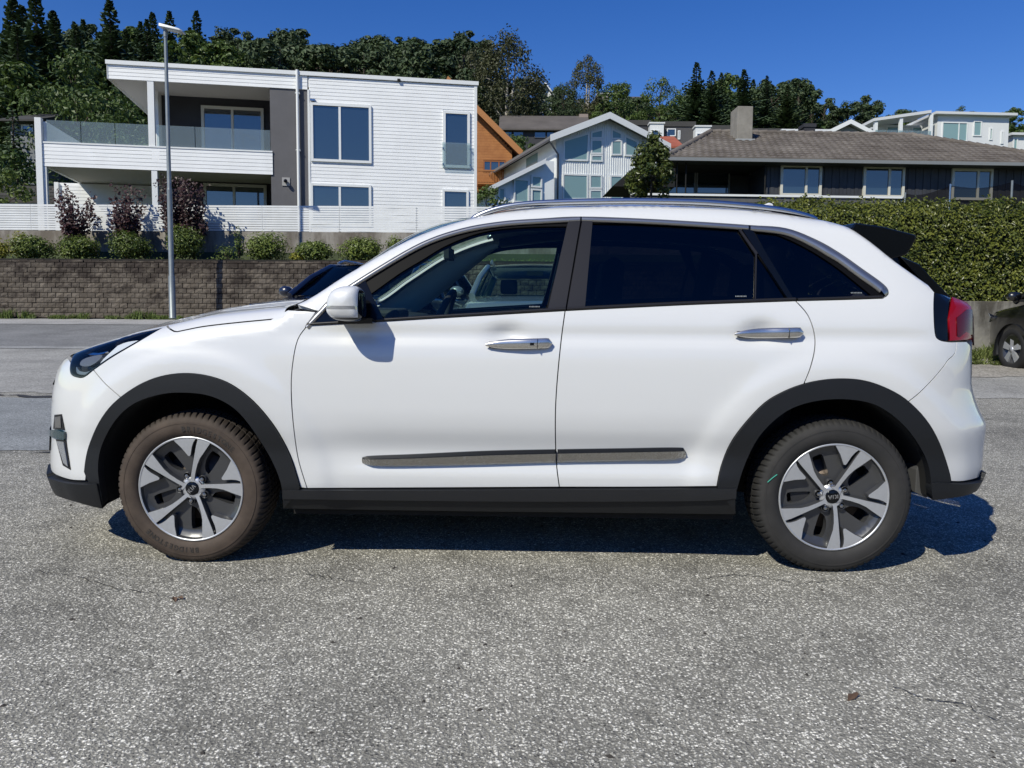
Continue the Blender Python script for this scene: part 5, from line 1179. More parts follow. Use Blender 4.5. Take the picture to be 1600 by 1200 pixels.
# upper side wall of the gable block is the wall prism itself; one side window
b = MB(); b.box(gp(868, 300).x - .03, gp(868, 300).x, 3.0, 5.0, gp(868, 235).z - .2, gp(868, 222).z); b.build('side_window', PANE_G, gh)

# --- dark house with tiled hip roof
p0 = at(1200, 318, 32); DH = yaw_frame(p0, radians(2.5)); dh_ = tag(empty('dark_house', tuple(p0), radians(2.5)), 'low dark-clad house with brown tiled hip roof and concrete chimney above the hedge', 'house')
dp = lambda px, py, y=0: Vector((DH.xz(px, py, y)[0], y, DH.xz(px, py, y)[1]))
DKW = world_mat('dark_grey_boards', [(.3, (.028, .030, .036)), (.7, (.050, .052, .060))], 1.4, .6)
ze = dp(1300, 250, -.6).z; zr = dp(1250, 210, 4.6).z; xe0 = dp(1042, 250, -.6).x; xe1 = dp(1700, 250, -.6).x; xr0 = dp(1110, 208, 4.6).x; xr1 = dp(1425, 212, 4.6).x
y0_, yr_ = -.6, 4.6
TILE = world_mat('concrete_tiles', [(.3, (.105, .088, .075)), (.5, (.15, .13, .112)), (.75, (.21, .185, .16))], 1.1, .85, (.42, .6, (.5, .5, .5), (.7, .68, .66)))
b = MB(); A_, B_, C_, E_ = Vector((xe0, y0_, ze)), Vector((xe1, y0_, ze)), Vector((xr1, yr_, zr)), Vector((xr0, yr_, zr)); A2, B2 = Vector((xe0, 2 * yr_ - y0_, ze)), Vector((xe1, 2 * yr_ - y0_, ze))
b.add([A_, B_, C_, E_, A2, B2], [(0, 1, 2, 3), (1, 5, 2), (5, 4, 3, 2), (4, 0, 3), (0, 4, 5, 1)]); b.v = [(x, y, z - .03) for x, y, z in b.v]; b.build('roof_deck', mat('roof_dark', (.03, .028, .026), .9), dh_)
# tiles laid course by course over the front slope, each a curved pan
b = MB(); nrow = 13; tw = .30; sl = (E_ - A_); 
for r_ in range(nrow):
    f0, f1 = r_ / nrow, (r_ + 1.12) / nrow; 
    xa = xe0 + (xr0 - xe0) * (f0 + .5 / nrow); xb = xe1 + (xr1 - xe1) * (f0 + .5 / nrow); xa -= (r_ % 2) * tw * .5; nt_ = int((xb - xa) / tw)
    ya, yb = y0_ + (yr_ - y0_) * f0, y0_ + (yr_ - y0_) * min(1, f1); za, zb_ = ze + (zr - ze) * f0, ze + (zr - ze) * min(1, f1)
    for k in range(nt_ + 1):
        x = xa + k * tw; j = rb.uniform(-.008, .008); w = min(tw, xb - x)
        if w < .08: continue
        vs = []
        for (fx, h) in ((0, .012), (.22, .045), (.45, .045), (.62, .014), (1, .012)): vs += [(x + fx * w, ya - .02, za + h + .055 + j), (x + fx * w, yb, zb_ + h + j * .5)]
        b.add(vs, [(0, 2, 3, 1), (2, 4, 5, 3), (4, 6, 7, 5), (6, 8, 9, 7)])
        b.add([vs[i] for i in (0, 2, 4, 6, 8)] + [(x + w, ya - .02, za), (x, ya - .02, za)], [(6, 5, 4, 3, 2, 1, 0)])
b.build('roof_tiles', TILE, dh_, kind='stuff')
def ridge(p, q, n):
    for k in range(n):
        a_, c_ = p + (q - p) * (k / n), p + (q - p) * ((k + 1.1) / n); m = MB(); m.tube([a_ + Vector((0, 0, .03)), c_ + Vector((0, 0, .05))], [.12, .14], 8); m.build('ridge_tile', TILE, dh_)
ridge(E_, C_, 22); ridge(A_, E_, 14); ridge(B_, C_, 20)
b = MB(); b.box(xe0 - .05, xe1, y0_ - .10, y0_ + .02, ze - .13, ze + .0); b.build('gutter', mat('gutter_light', (.21, .22, .22), .4), dh_)
b = MB(); b.box(xe0 + .05, xe1, y0_ + .02, .0, ze - .14, ze - .05); b.build('soffit', DKW, dh_)
# walls: front on y = 0, porch recess on the left with big windows
pw0 = dp(1198, 280).x; wl0 = dp(1038, 280, 2.2).x
wh_ = [win(DH, dh_, (1219.5, 258, 1284, 306.5), 0, [1258.5], .10, FRAMEB), win(DH, dh_, (1349, 260, 1413.5, 309), 0, [1388], .10, FRAMEB), win(DH, dh_, (1487, 264, 1551, 313), 0, [1526], .10, FRAMEB)]
b = MB(); b.box(pw0, xe1 - .5, .03, 9, -.6, ze - .1); b.box(wl0, pw0, 2.23, 9, -.6, ze - .1); b.build('wall', DKW, dh_)
k = 0; x = pw0
while x < xe1 - .6:
    segs = [(-.6, ze - .14)]
    for (hx0, hx1, h0, h1) in wh_:
        if hx0 - .05 < x < hx1 - .1: segs = [(-.6, h0), (h1, ze - .14)]
    b = MB()
    for s0_, s1_ in segs: b.box(x + .006, x + .155, (-.0 if k % 2 else .018), .03, s0_, s1_)
    b.build('cladding_board', DKW, dh_); x += .16; k += 1
win(DH, dh_, (1040, 267, 1087, 304), 2.2, [], .06, mat('frame_dim', (.3, .3, .3), .5)); win(DH, dh_, (1088, 267, 1140, 304), 2.2, [], .06, mat('frame_dim', (.3, .3, .3), .5)); win(DH, dh_, (1172, 264, 1184, 304), 2.2, [], .05, FRAMEB, name='porch_door')
for px_ in (1058, 1072, 1196):
    a_ = dp(px_, 262, -.3); b = MB(); b.tube([(a_.x, -.3, -.2), (a_.x, -.3, ze - .15)], .03, 6); b.build('porch_post', BLACKM, dh_)
cb0, cb1 = dp(1147, 225, 3.2), dp(1172, 170, 3.2)
b = MB(); b.box(cb0.x, cb1.x, 2.8, 3.8, cb0.z - .6, cb1.z); ch = b.build('chimney', world_mat('chimney_render', [(.3, (.19, .175, .15)), (.7, (.29, .27, .235))], 2.0, .9), dh_, bevel=.02)
b = MB(); b.box(cb0.x - .08, cb1.x + .08, 2.7, 3.9, cb0.z - .25, cb0.z - .0 + .12); b.build('flashing', mat('lead_flashing', (.33, .34, .34), .5), ch)
# deck with its long white rail
d0, d1 = dp(985, 303, -3.0), dp(1411, 311, -3.0)
b = MB(); b.box(d0.x, d1.x, -3.03, -2.97, d0.z - .04, d0.z + .035); b.build('deck_rail', FRAMEW, dh_)
for k in range(3):
    b = MB(); b.box(d0.x, d1.x, -2.97, -2.94, d0.z - .07 - .17 * (k + 1), d0.z - .08 - .17 * k); b.build('deck_board', mat('deck_grey', (.10, .10, .10), .8, var=.2, vscale=3), dh_)
b = MB(); b.box(d0.x, d1.x, -2.94, 0, d0.z - 1.6, d0.z - .62); b.build('deck', mat('deck_grey', (.10, .10, .10), .8), dh_)
for px_ in (985, 1080, 1175, 1270, 1365):
    a_ = dp(px_, 305, -2.95); b = MB(); b.box(a_.x, a_.x + .08, -2.96, -2.88, d0.z - .9, d0.z - .04); b.build('deck_post', mat('deck_grey', (.10, .10, .10), .8), dh_)
a_, c_ = dp(957, 291, -2), dp(990, 262, -2); b = MB(); b.slab([(a_.x, -2, a_.z), (c_.x, -2, c_.z), (c_.x + 1.6, -2, c_.z), (c_.x + 1.6, -2, a_.z)], (0, 2.4, 0)); b.build('porch_canopy', BLACKM, dh_)

# --- simpler houses further up the slope
def block_house(name, label, px0, px1, ptop, pbot, Y, depth, wall_m, roof_m, windows=(), yaw=0.0, over=.25, rt=.25, group=None, cat='house', roof='flat', wm=None, chimney=None, pm=None):
    p0 = at(px0, pbot, Y); F = yaw_frame(p0, yaw); r = tag(empty(name, tuple(p0), yaw), label, cat, group)
    x1 = F.xz(px1, pbot)[0]; zt = F.xz((px0 + px1) / 2, ptop)[1]
    b = MB(); b.box(0, x1, 0, depth, -3, zt - (rt if roof == 'flat' else 0)); b.build('wall', wall_m, r)
    if roof == 'flat': b = MB(); b.box(-over, x1 + over, -over, depth + over, zt - rt, zt); b.build('roof', roof_m, r)
    elif roof == 'long':                                  # eaves towards us, ridge behind
        b = MB(); zz = F.xz((px0 + px1) / 2, rt, depth * .5)[1]; b.prism([(-over, -over * 2, zt), (-over, depth * .5, zz), (-over, depth + over * 2, zt), (-over, depth + over * 2, zt - .15), (-over, -over * 2, zt - .15)], (x1 + 2 * over, 0, 0)); b.build('roof', roof_m, r)
    elif roof == 'gable':                                 # gable end towards us
        za = F.xz((px0 + px1) / 2, rt)[1]; xm = x1 / 2
        b = MB(); b.prism([(0, .0, zt - .02), (x1, 0, zt - .02), (xm, 0, za - .1)], (0, depth, 0)); b.build('gable_wall', wall_m, r)
        for sx in (0, 1):
            e = x1 + over if sx else -over; ez = zt - over * (za - zt) / xm
            b = MB(); b.slab([(e, -over * 2, ez), (xm, -over * 2, za), (xm, depth + .3, za), (e, depth + .3, ez)], (0, 0, .2)); b.build('roof', roof_m, r)
            b = MB(); b.slab([(e, -over * 2 - .06, ez + .22), (xm, -over * 2 - .06, za + .22), (xm, -over * 2 - .06, za - .12), (e, -over * 2 - .06, ez - .12)], (0, .05, 0)); b.build('barge_board', FRAMEW, r)
    for w in windows: win(F, r, w[:4], 0, w[4] if len(w) > 4 else (), wm[1] if wm else .09, wm[0] if wm else FRAMEW, pm or PANE_G)
    if chimney:
        a_, c_ = F.un(chimney[0], chimney[3], depth * .45), F.un(chimney[2], chimney[1], depth * .45); b = MB(); b.box(a_.x, c_.x, depth * .45, depth * .45 + (c_.x - a_.x), a_.z - 1, c_.z); b.build('chimney', mat('chimney_pale', (.27, .22, .19), .9), r)
    return r, F
WHT = mat('far_white_wall', (.68, .69, .69), .7); DRK = mat('far_dark_wall', (.028, .028, .034), .7); GRYW = mat('far_grey_wall', (.075, .072, .075), .8); RFD = mat('far_roof_dark', (.05, .048, .046), .85); RFW = mat('far_roof_white', (.60, .61, .61), .7)
ROOFG = world_mat('grey_brown_tiles', [(.3, (.075, .065, .058)), (.7, (.12, .105, .095))], .5, .9)
block_house('long_house', 'long low dark house with grey-brown roof below the tall birch', 783, 920, 203, 245, 84, 9, DRK, ROOFG, [(785, 205, 800, 217), (802, 205, 818, 217), (835, 203, 853, 216), (854, 204, 866, 216)], roof='long', rt=181, chimney=(905, 178, 919, 195), wm=(RFD, .06), pm=PANE)
segs = [(975, 1015, 188, 'd', 'darkest flat-roofed terrace house just right of the white gable'), (1015, 1037, 191, 'w', 'small white stair block of the terrace beside the red tiled roof'), (1038, 1085, 190, 'g', 'dark grey terrace house with a blue window above the red roof'), (1086, 1110, 196, 'w', 'white stair block of the terrace left of the chimney'), (1111, 1146, 196, 'd', 'dark flat terrace house hidden partly by the tall chimney'), (1170, 1225, 201, 'd', 'dark flat terrace roof just right of the tall chimney')]
for (a_, c_, t_, kk, lab) in segs:
    wn_ = {1015: [(1019, 203, 1030, 220)], 1038: [(1042, 201, 1056, 213), (1059, 204, 1063, 218)], 1086: [(1088, 208, 1101, 222)], 975: [(985, 203, 998, 220)]}.get(a_, [])
    block_house('terrace_house', lab, a_, c_ - .5, t_, 238, 80 + (kk == 'w') * -1.0, 9, {'d': DRK, 'w': WHT, 'g': GRYW}[kk], RFD if kk != 'w' else RFW, wn_, over=.1, rt=.5 if kk != 'w' else .15, group='terrace houses on the slope', pm=PANE)
REDT = world_mat('red_clay_tiles', [(.3, (.26, .065, .035)), (.7, (.38, .11, .06))], 1.0, .85)
block_house('red_roofed_house', 'house with red tiled roof and white verge between the gable and the terrace', 1022, 1066, 229, 250, 66, 8, WHT, REDT, [], roof='long', rt=213, over=.1)
block_house('small_gabled_house', 'small white-trimmed gable behind the ridge of the tiled roof', 1283, 1362, 214, 236, 62, 9, mat('far_grey_gable', (.40, .40, .40), .8), RFW, [], roof='gable', rt=194, over=.3)
block_house('low_white_house', 'low white roof edge left of the small gable above the tiled roof', 1224, 1306, 203, 230, 72, 9, WHT, RFW, [], over=.3, rt=.35, yaw=.0)
block_house('black_chimney_house', 'squat black flue cabin standing on the ridge line', 1256, 1273, 193, 225, 56, 1.0, DRK, DRK, [], over=.06, rt=.25, cat='flue')
# balcony apartments at the right
r, F = block_house('apartment_block', 'white cubic apartment block with corner windows at the right', 1462, 1573, 177, 262, 70, 9, WHT, RFW, [(1472, 191, 1512, 221, (1497,)), (1521, 189, 1534, 213), (1546, 200, 1551, 219), (1564, 205, 1568, 225)], yaw=.06, over=.45, rt=.22, group='white apartments on the slope')
r, F = block_house('apartment_block', 'white apartment with framed glass balcony left of the cubic block', 1368, 1461, 196, 262, 72, 8, WHT, RFW, [(1385, 196, 1410, 217), (1425, 198, 1440, 217)], yaw=.06, over=.1, rt=.2, group='white apartments on the slope')
fa = lambda px, py, y: F.un(px, py, y)
for px_ in (1366, 1405, 1452):
    a_ = fa(px_, 218, -2.5); c_ = fa(px_, 196 - 13 * (px_ - 1364) / 90, -2.5); b = MB(); b.box(a_.x, a_.x + .28, -2.5, -2.25, a_.z - 1, c_.z + .34); b.build('balcony_post', FRAMEW, r)
a_, c_ = fa(1364, 196, -2.5), fa(1454, 183, -2.5); b = MB(); b.slab([(a_.x, -2.6, a_.z + .35), (c_.x, -2.6, c_.z + .35), (c_.x, .2, c_.z + .35), (a_.x, .2, a_.z + .35)], (0, 0, .25)); b.build('balcony_roof', RFW, r)
a_, c_ = fa(1366, 221, -2.5), fa(1454, 213, -2.5); b = MB(); b.box(a_.x, c_.x, -2.6, -2.4, a_.z - .7, a_.z + .15); b.build('balcony_front', FRAMEW, r)
for i in range(5): x0_ = a_.x + (c_.x - a_.x) * i / 5; b = MB(); b.box(x0_ + .05, x0_ + (c_.x - a_.x) / 5, -2.55, -2.52, a_.z + .16, a_.z + 1.0); b.build('balcony_pane', GL_RAIL, r)
block_house('apartment_block', 'white apartment cut off by the right edge of the photo', 1580, 1680, 209, 268, 74, 9, WHT, RFW, [(1583, 216, 1590, 236)], yaw=.04, over=.35, rt=.22, group='white apartments on the slope')
block_house('hill_house', 'small white house peeping between trees right of the tall birch', 841, 862, 147, 175, 130, 8, WHT, RFD, [(846, 152, 850, 160)], roof='gable', rt=132, over=.4)
block_house('hill_house', 'grey house with a flat roof among trees on the skyline gap', 978, 1012, 158, 180, 150, 9, mat('far_stone', (.30, .26, .23), .9), ROOFG, [], roof='long', rt=151, over=.4)
block_house('hill_house', 'pale stone house half hidden behind the pointed birch', 934, 950, 145, 185, 140, 8, mat('far_stone', (.30, .26, .23), .9), WHT, [], over=.2)
block_house('left_house', 'grey house behind the dark spruce at the left edge', 18, 62, 190, 236, 62, 8, mat('left_grey', (.17, .18, .19), .8), RFD, [(34, 195, 52, 206)], roof='long', rt=178, over=.4, pm=PANE)
block_house('left_shed', 'steel-blue flat shed roof behind the left end of the white fence', -40, 70, 318, 335, 30, 3, mat('shed_blue', (.055, .075, .095), .6), mat('shed_blue', (.055, .075, .095), .6), [], over=.05, rt=.1, cat='shed')
DF = mat('dark_fence_wood', (.06, .058, .055), .85, var=.3, vscale=3)
p0 = at(-30, 322, 36); df = tag(empty('board_fence', tuple(p0)), 'dark weathered board fence behind the shed at the far left', 'fence')
for k in range(6):
    b = MB(); b.box(0, 5.6, 0, .03, k * .16, k * .16 + .135); b.build('board', DF, df)
for k in range(4): b = MB(); b.box(k * 1.8, k * 1.8 + .08, .03, .1, -.8, .98); b.build('fence_post', DF, df)
# trampoline behind the hedge
tp = at(1515, 322, 27); tr = tag(empty('trampoline', tuple(tp)), 'black netted trampoline behind the hedge in front of the dark house', 'trampoline')
NET = bpy.data.materials.new('safety_net'); NET.use_nodes = True; _t = NET.node_tree; _t.nodes.clear(); _a = N(_t, 'BsdfTransparent'); _b2 = N(_t, 'BsdfDiffuse'); _b2.inputs[0].default_value = (.006, .006, .008, 1); _m = N(_t, 'MixShader'); _m.inputs[0].default_value = .68; _o = N(_t, 'OutputMaterial'); _t.links.new(_a.outputs[0], _m.inputs[1]); _t.links.new(_b2.outputs[0], _m.inputs[2]); _t.links.new(_m.outputs[0], _o.inputs[0])
RT = 2.2; zt = at(1515, 284, 27 - RT).z - tp.z
b = MB(); n = 48; vs = []
for i in range(n): w = 2 * pi * i / n; sag = .16 * abs(sin(w * 4)); vs += [(RT * cos(w), RT * sin(w), -.6), (RT * cos(w), RT * sin(w), zt - sag)]
b.add(vs, [(2 * i, 2 * ((i + 1) % n), 2 * ((i + 1) % n) + 1, 2 * i + 1) for i in range(n)], 0, True); b.build('net', NET, tr)
for i in range(8): w = 2 * pi * i / 8; b = MB(); b.tube([(RT * 1.02 * cos(w), RT * 1.02 * sin(w), -1.4), (RT * 1.02 * cos(w), RT * 1.02 * sin(w), zt + .04)], .035, 8); b.build('net_pole', STEEL if i % 2 else GALV, tr)
b = MB(); b.lathe([(RT, -.75), (RT, -.68), (RT - .3, -.66), (0.001, -.7)], 40); b.build('jumping_mat', BLACKM, tr)
# ------------------------------------------------------------------ vegetation
def leaf_mat(name, c0, c1, rough=.55, trans=.25, scale=1.5):
    m, t, p = node_mat(name); L = t.links.new; g = t.nodes.new('ShaderNodeNewGeometry'); oi = t.nodes.new('ShaderNodeObjectInfo')
    n = N(t, 'TexNoise', Scale=scale, Detail=3.0); L(g.outputs['Position'], n.inputs['Vector']); a = N(t, 'Math', operation='MULTIPLY_ADD'); L(g.outputs['Random Per Island'], a.inputs[0]); a.inputs[1].default_value = .5; 
    h = N(t, 'Math', operation='MULTIPLY_ADD'); L(n.outputs[0], h.inputs[0]); h.inputs[1].default_value = .6; h.inputs[2].default_value = -.05; L(h.outputs[0], a.inputs[2])
    o_ = N(t, 'Math', operation='MULTIPLY_ADD'); L(oi.outputs['Random'], o_.inputs[0]); o_.inputs[1].default_value = .30; o_.inputs[2].default_value = -.15; s = N(t, 'Math', operation='ADD'); L(a.outputs[0], s.inputs[0]); L(o_.outputs[0], s.inputs[1])
    r = ramp(t, [(.1, c0), (.85, c1)]); L(s.outputs[0], r.inputs[0]); L(r.outputs[0], p.inputs['Base Color']); p.inputs['Roughness'].default_value = rough
    tr = N(t, 'BsdfTranslucent'); L(r.outputs[0], tr.inputs[0]); mx = N(t, 'MixShader'); mx.inputs[0].default_value = trans; out = t.nodes['Material Output']
    L(p.outputs[0], mx.inputs[1]); L(tr.outputs[0], mx.inputs[2]); L(mx.outputs[0], out.inputs[0])
    return m
SPRUCE = leaf_mat('spruce_needles', (.015, .033, .014), (.064, .103, .042), .65, .1, .15)
PINE = leaf_mat('pine_needles', (.020, .040, .014), (.074, .110, .040), .65, .1, .15)
DECID = leaf_mat('green_leaves', (.028, .060, .013), (.115, .17, .036), .55, .25, .2)
BIRCH = leaf_mat('birch_leaves', (.034, .042, .016), (.12, .125, .05), .55, .25, .2)
HEDGE = leaf_mat('hedge_leaves', (.038, .062, .009), (.27, .285, .052), .38, .3, 1.3)
SHRUB = leaf_mat('shrub_leaves', (.05, .085, .014), (.20, .25, .05), .45, .25, 2.0)
YELL = leaf_mat('yellow_leaves', (.16, .17, .02), (.38, .36, .05), .5, .3, 2.0)
MAROON = leaf_mat('maroon_leaves', (.020, .008, .010), (.075, .030, .030), .5, .2, 2.0)
LAUR = leaf_mat('glossy_leaves', (.030, .050, .010), (.17, .20, .05), .35, .25, 2.0)
WEED = leaf_mat('weed_leaves', (.06, .095, .02), (.18, .24, .06), .7, .3, 3.0)
BARK = mat('bark', (.060, .047, .037), .95, var=.3, vscale=6); BIRCHB = mat('birch_bark', (.34, .32, .29), .8, var=.4, vscale=5, stretch=(1, 1, 3))
def leaf(b, p, n, size, r, asp=.55, droop=0, mi=0):
    """a folded leaf: four triangles with a crease"""
    n = n.normalized(); t = n.cross(Vector((r.uniform(-1, 1), r.uniform(-1, 1), r.uniform(-1, 1))))
    if t.length < .01: t = Vector((1, 0, 0))
    t.normalize(); s = n.cross(t); L_ = size; w = size * asp * .5
    a = p - t * L_ * .5; c = p + t * L_ * .5 - n * L_ * .12; l = p + s * w + n * w * .35; q = p - s * w + n * w * .35
    b.add([a, q, c, l], [(0, 1, 2), (0, 2, 3)], mi)
def rv(r): 
    while True:
        v = Vector((r.uniform(-1, 1), r.uniform(-1, 1), r.uniform(-1, 1)))
        if .05 < v.length < 1: return v
def blob(b, c, rad, n, size, r, shell=.55, up=.3, asp=.55):
    for _ in range(n):
        v = rv(r).normalized(); k = shell + (1 - shell) * r.random() ** .7; p = Vector((c[0] + v.x * rad[0] * k, c[1] + v.y * rad[1] * k, c[2] + v.z * rad[2] * k))
        leaf(b, p, v + Vector((0, 0, up)) + rv(r) * .55, size * r.uniform(.7, 1.3), r, asp)
def conifer(seed, h, rad, whorls, mtl, ragged_=.25, size=.5, bare=.06, pointed=1.0):
    r = random.Random(seed); b = MB()
    for i in range(whorls * 9):
        f = (i + r.random()) / (whorls * 9); f = f ** 1.0; z = h * (bare + (.985 - bare) * f)
        R = rad * ((1 - f) ** pointed * (.78 + .22 * sin(f * 23 + seed)) ) * (1 - .45 * max(0, .14 - f) / .14) + .10; w = i * 2.39996 + r.uniform(-.3, .3); l = R * (1 + r.uniform(-ragged_, ragged_)); d = Vector((cos(w), sin(w), 0)); dr = .10 + .30 * r.random() - .25 * f
        steps = max(1, int(l / (size * .62)))
        for q in range(steps):
            t = (q + .75) / steps; p = Vector((0, 0, z)) + d * (l * t) + Vector((0, 0, -l * t * dr + .18 * l * t * t)); ww = size * (1.2 - .5 * t) * (.55 + .45 * (1 - f))
            s = Vector((-sin(w), cos(w), 0)); hang = Vector((0, 0, -ww * .5))
            for sg in (-1, 1):
                o = s * sg * ww * (.5 + .35 * r.random()); b.add([p - d * ww * .5, p + d * ww * .6, p + o + d * ww * .2 + hang * (.4 + r.random()), p + o * .6 - d * ww * .4 + hang * .6], [(0, 1, 2, 3) if sg > 0 else (3, 2, 1, 0)])
    t_ = MB(); t_.tube([(0, 0, -1.0), (0, 0, h * .5), (0, 0, h * .98)], [h * .018 + .05, h * .011, .02], 7)
    return b, t_, mtl, BARK
def broad(seed, h, rad, clumps, per, size, mtl, bark=BARK, base=.3, lean=0, asp=.6, droop=0.0, spread=1.0, multi=1):
    r = random.Random(seed); b = MB(); t_ = MB(); cs = []
    zc = h * (base + 1) / 2; rz = h * (1 - base) / 2
    for _ in range(clumps):
        v = rv(r); v = v.normalized() * (v.length ** .55); tp_ = 1 - .35 * max(0, v.z) 
        cs.append(Vector((v.x * rad * tp_ * spread, v.y * rad * tp_, zc + v.z * rz)))
    for c in cs:
        cr = rad * r.uniform(.20, .36); blob(b, c - Vector((0, 0, droop * cr)), (cr, cr, cr * (.75 + droop)), per, size, r, .35, .35, asp)
    stems = []
    for m_ in range(multi):
        tx = r.uniform(-.4, .4) * (m_ > 0) * rad; top_ = Vector((tx * .8 + lean, r.uniform(-.2, .2), h * .9)); stems.append(top_)
        t_.tube([(0, 0, -1), (tx * .15, 0, h * base * .6), (tx * .5 + lean * .5, 0, h * .55), top_], [h * .017 + .03, h * .014 + .02, h * .009, .02], 7)
    for c in r.sample(cs, min(len(cs), 14)):
        z0 = max(h * base * .7, c.z - rad * .6); f = z0 / h; s0 = Vector((lean * f, 0, z0)); t_.tube([s0, (s0 + c) / 2 + Vector((0, 0, .1 * rad)), c], [h * .006, h * .004, h * .002], 5, cap=False)
    return b, t_, mtl, bark
def make_tree(proto, name, loc, label, cat, group=None, sc=1.0, rz=0.0):
    b, t_, mt, bk = proto; r = tag(empty(name, loc, rz), label, cat, group); r.scale = (sc, sc, sc)
    c = b.build('crown', mt, r); t = t_.build('trunk', bk, r); return r
def put(proto_obj, loc, rz, sc, label, group, sxy=1.0):
    c = copy_tree(proto_obj); c.location = loc; c.rotation_euler = (0, 0, rz); c.scale = (sc * sxy, sc * sxy, sc); c['label'] = label; c['group'] = group; return c
FG = 'forest trees on the hillside'
protos = [make_tree(conifer(11, 14, 5.2, 34, SPRUCE, size=.95), 'spruce_tree', (0, 200, 0), 'x', 'tree', FG), make_tree(conifer(12, 15, 4.8, 34, SPRUCE, .45, size=.95), 'spruce_tree', (0, 200, 0), 'x', 'tree', FG),
          make_tree(broad(13, 12, 4.0, 34, 74, .62, PINE, base=.35), 'pine_tree', (0, 200, 0), 'x', 'tree', FG), make_tree(broad(14, 12.5, 3.6, 30, 74, .60, PINE, base=.45), 'pine_tree', (0, 200, 0), 'x', 'tree', FG),
          make_tree(broad(15, 11, 4.2, 36, 72, .58, DECID, base=.18), 'broadleaf_tree', (0, 200, 0), 'x', 'tree', FG), make_tree(broad(16, 10, 3.6, 30, 72, .55, DECID, base=.15), 'broadleaf_tree', (0, 200, 0), 'x', 'tree', FG)]
LAB = {0: 'dark narrow-crowned spruce in the dense forest on the hillside', 2: 'dull dark green pine with a rounded crown in the hillside forest', 4: 'mid-green broadleaf tree in the hillside forest'}
used = [False] * 6
def forest(kind, x, y, sc, rz, sxy=1.0, dz=0.0):
    px = 800 + FPX * x / y; ty = topx(x, y)
    zone = next(n for lim, n in ((60, 'at the far left edge'), (165, 'left of the flat roof tip'), (290, 'around the street lamp head'), (420, 'over the balcony part of the flat roof'), (560, 'over the middle of the flat roof'), (700, 'over the right half of the flat roof'), (860, 'around the tall birch'), (1040, 'above the white gable'), (1240, 'behind the tall chimney'), (1420, 'above the tiled roof ridge'), (9999, 'above the white apartments')) if px < lim)
    row = 'on the skyline' if ty < topx(x / y * 170, 170) + 14 else 'mid-slope' if ty < 190 else 'low on the slope'
    lab = ('dark spruce', 'dull green pine', 'mid-green broadleaf tree')[kind // 2] + ' ' + row + ' ' + zone; z = hz(x, y) - .3 + dz
    if not used[kind]: used[kind] = True; o = protos[kind]; o.location = (x, y, z); o.rotation_euler = (0, 0, rz); o.scale = (sc * sxy, sc * sxy, sc); o['label'] = lab
    else: put(protos[kind], (x, y, z), rz, sc, lab, FG, sxy)
rf = random.Random(21); cand = []
for _ in range(9000):
    s = rf.uniform(-.72, .72); y = sqrt(rf.uniform(70 ** 2, 186 ** 2)); x = s * y; px = 800 + FPX * s
    if y < 92 and px > 60: continue
    if y < 120 and 740 < px: continue
    if px > 1240 and y < 130: continue
    if any(hypot(x - a, y - c) < (5.0 if y < 130 else 6.1) for a, c in cand): continue
    cand.append((x, y))
    if len(cand) > 420: break
def topx(x, y): return 513 - FPX * ((hz(x, y) + 13 - CAM_H) / y)
# keep the ones the picture can show: crown top above the things in front of it
def vis(x, y):
    px = 800 + FPX * x / y; ty = topx(x, y); 
    lim = 330 if px < 70 else (92 + (px - 168) * .062 if 150 < px < 745 else 200 if px < 150 else 195)
    return ty < lim and -20 < px < 1620
cand = [c for c in cand if vis(*c)]
cand.sort(key=lambda c: c[1]); print('forest candidates', len(cand))
main_ = cand[:268]
for (x, y) in main_:
    px = 800 + FPX * x / y; u = rf.random()
    if px < 345: k = rf.choice([0, 1, 0, 1, 4, 2]) if y > 95 else rf.choice([4, 5, 0, 4])
    elif px < 760: k = rf.choice([2, 3, 2, 3, 4, 3, 2])
    elif px < 1060: k = rf.choice([4, 2, 5, 4])
    elif px < 1230: k = rf.choice([4, 2, 5, 3, 0])
    else: k = rf.choice([4, 2, 5, 3])
    forest(k, x, y, (rf.uniform(.65, 1.28) if px < 345 else rf.uniform(.8, 1.12)) * (1.0 if px < 740 else .66 if px < 1060 else .95 if px < 1240 else .72 if px < 1400 else .52), rf.uniform(0, 6.28), rf.uniform(.95, 1.25) if k > 1 else 1.05)
# undergrowth and farthest trees, one mass
b = MB(); ru = random.Random(5)
for _ in range(620):
    s = ru.uniform(-.72, .72); y = ru.uniform(84, 186); px = 800 + FPX * s
    if px > 740 and y < 118: continue
    x = s * y; c = Vector((x, y, hz(x, y) + ru.uniform(.5, 3))); rr = ru.uniform(2, 3.6)
    blob(b, c, (rr, rr, rr * .9), 60, 1.1, ru, .5, .4, .7)
b.build('forest_undergrowth', DECID, kind='stuff', label='dense green undergrowth filling the forest floor on the hillside', category='undergrowth')

def px_tree(proto, name, px, pyb, pyt, Y, label, cat='tree', group=None, rz=0.0, h0=None, wsc=1.0):
    """stand a tree so that its foot and top fall at the given rows of the picture"""
    p = at(px, pyb, Y); z0 = min(p.z, hz(p.x, Y)); h = at(px, pyt, Y).z - z0; b, t_, mt, bk = proto; hh = h0 or max(v[2] for v in b.v); sc = h / hh
    r = make_tree(proto, name, (p.x, Y, z0), label, cat, group, sc, rz); r.scale = (sc * wsc, sc * wsc, sc); return r
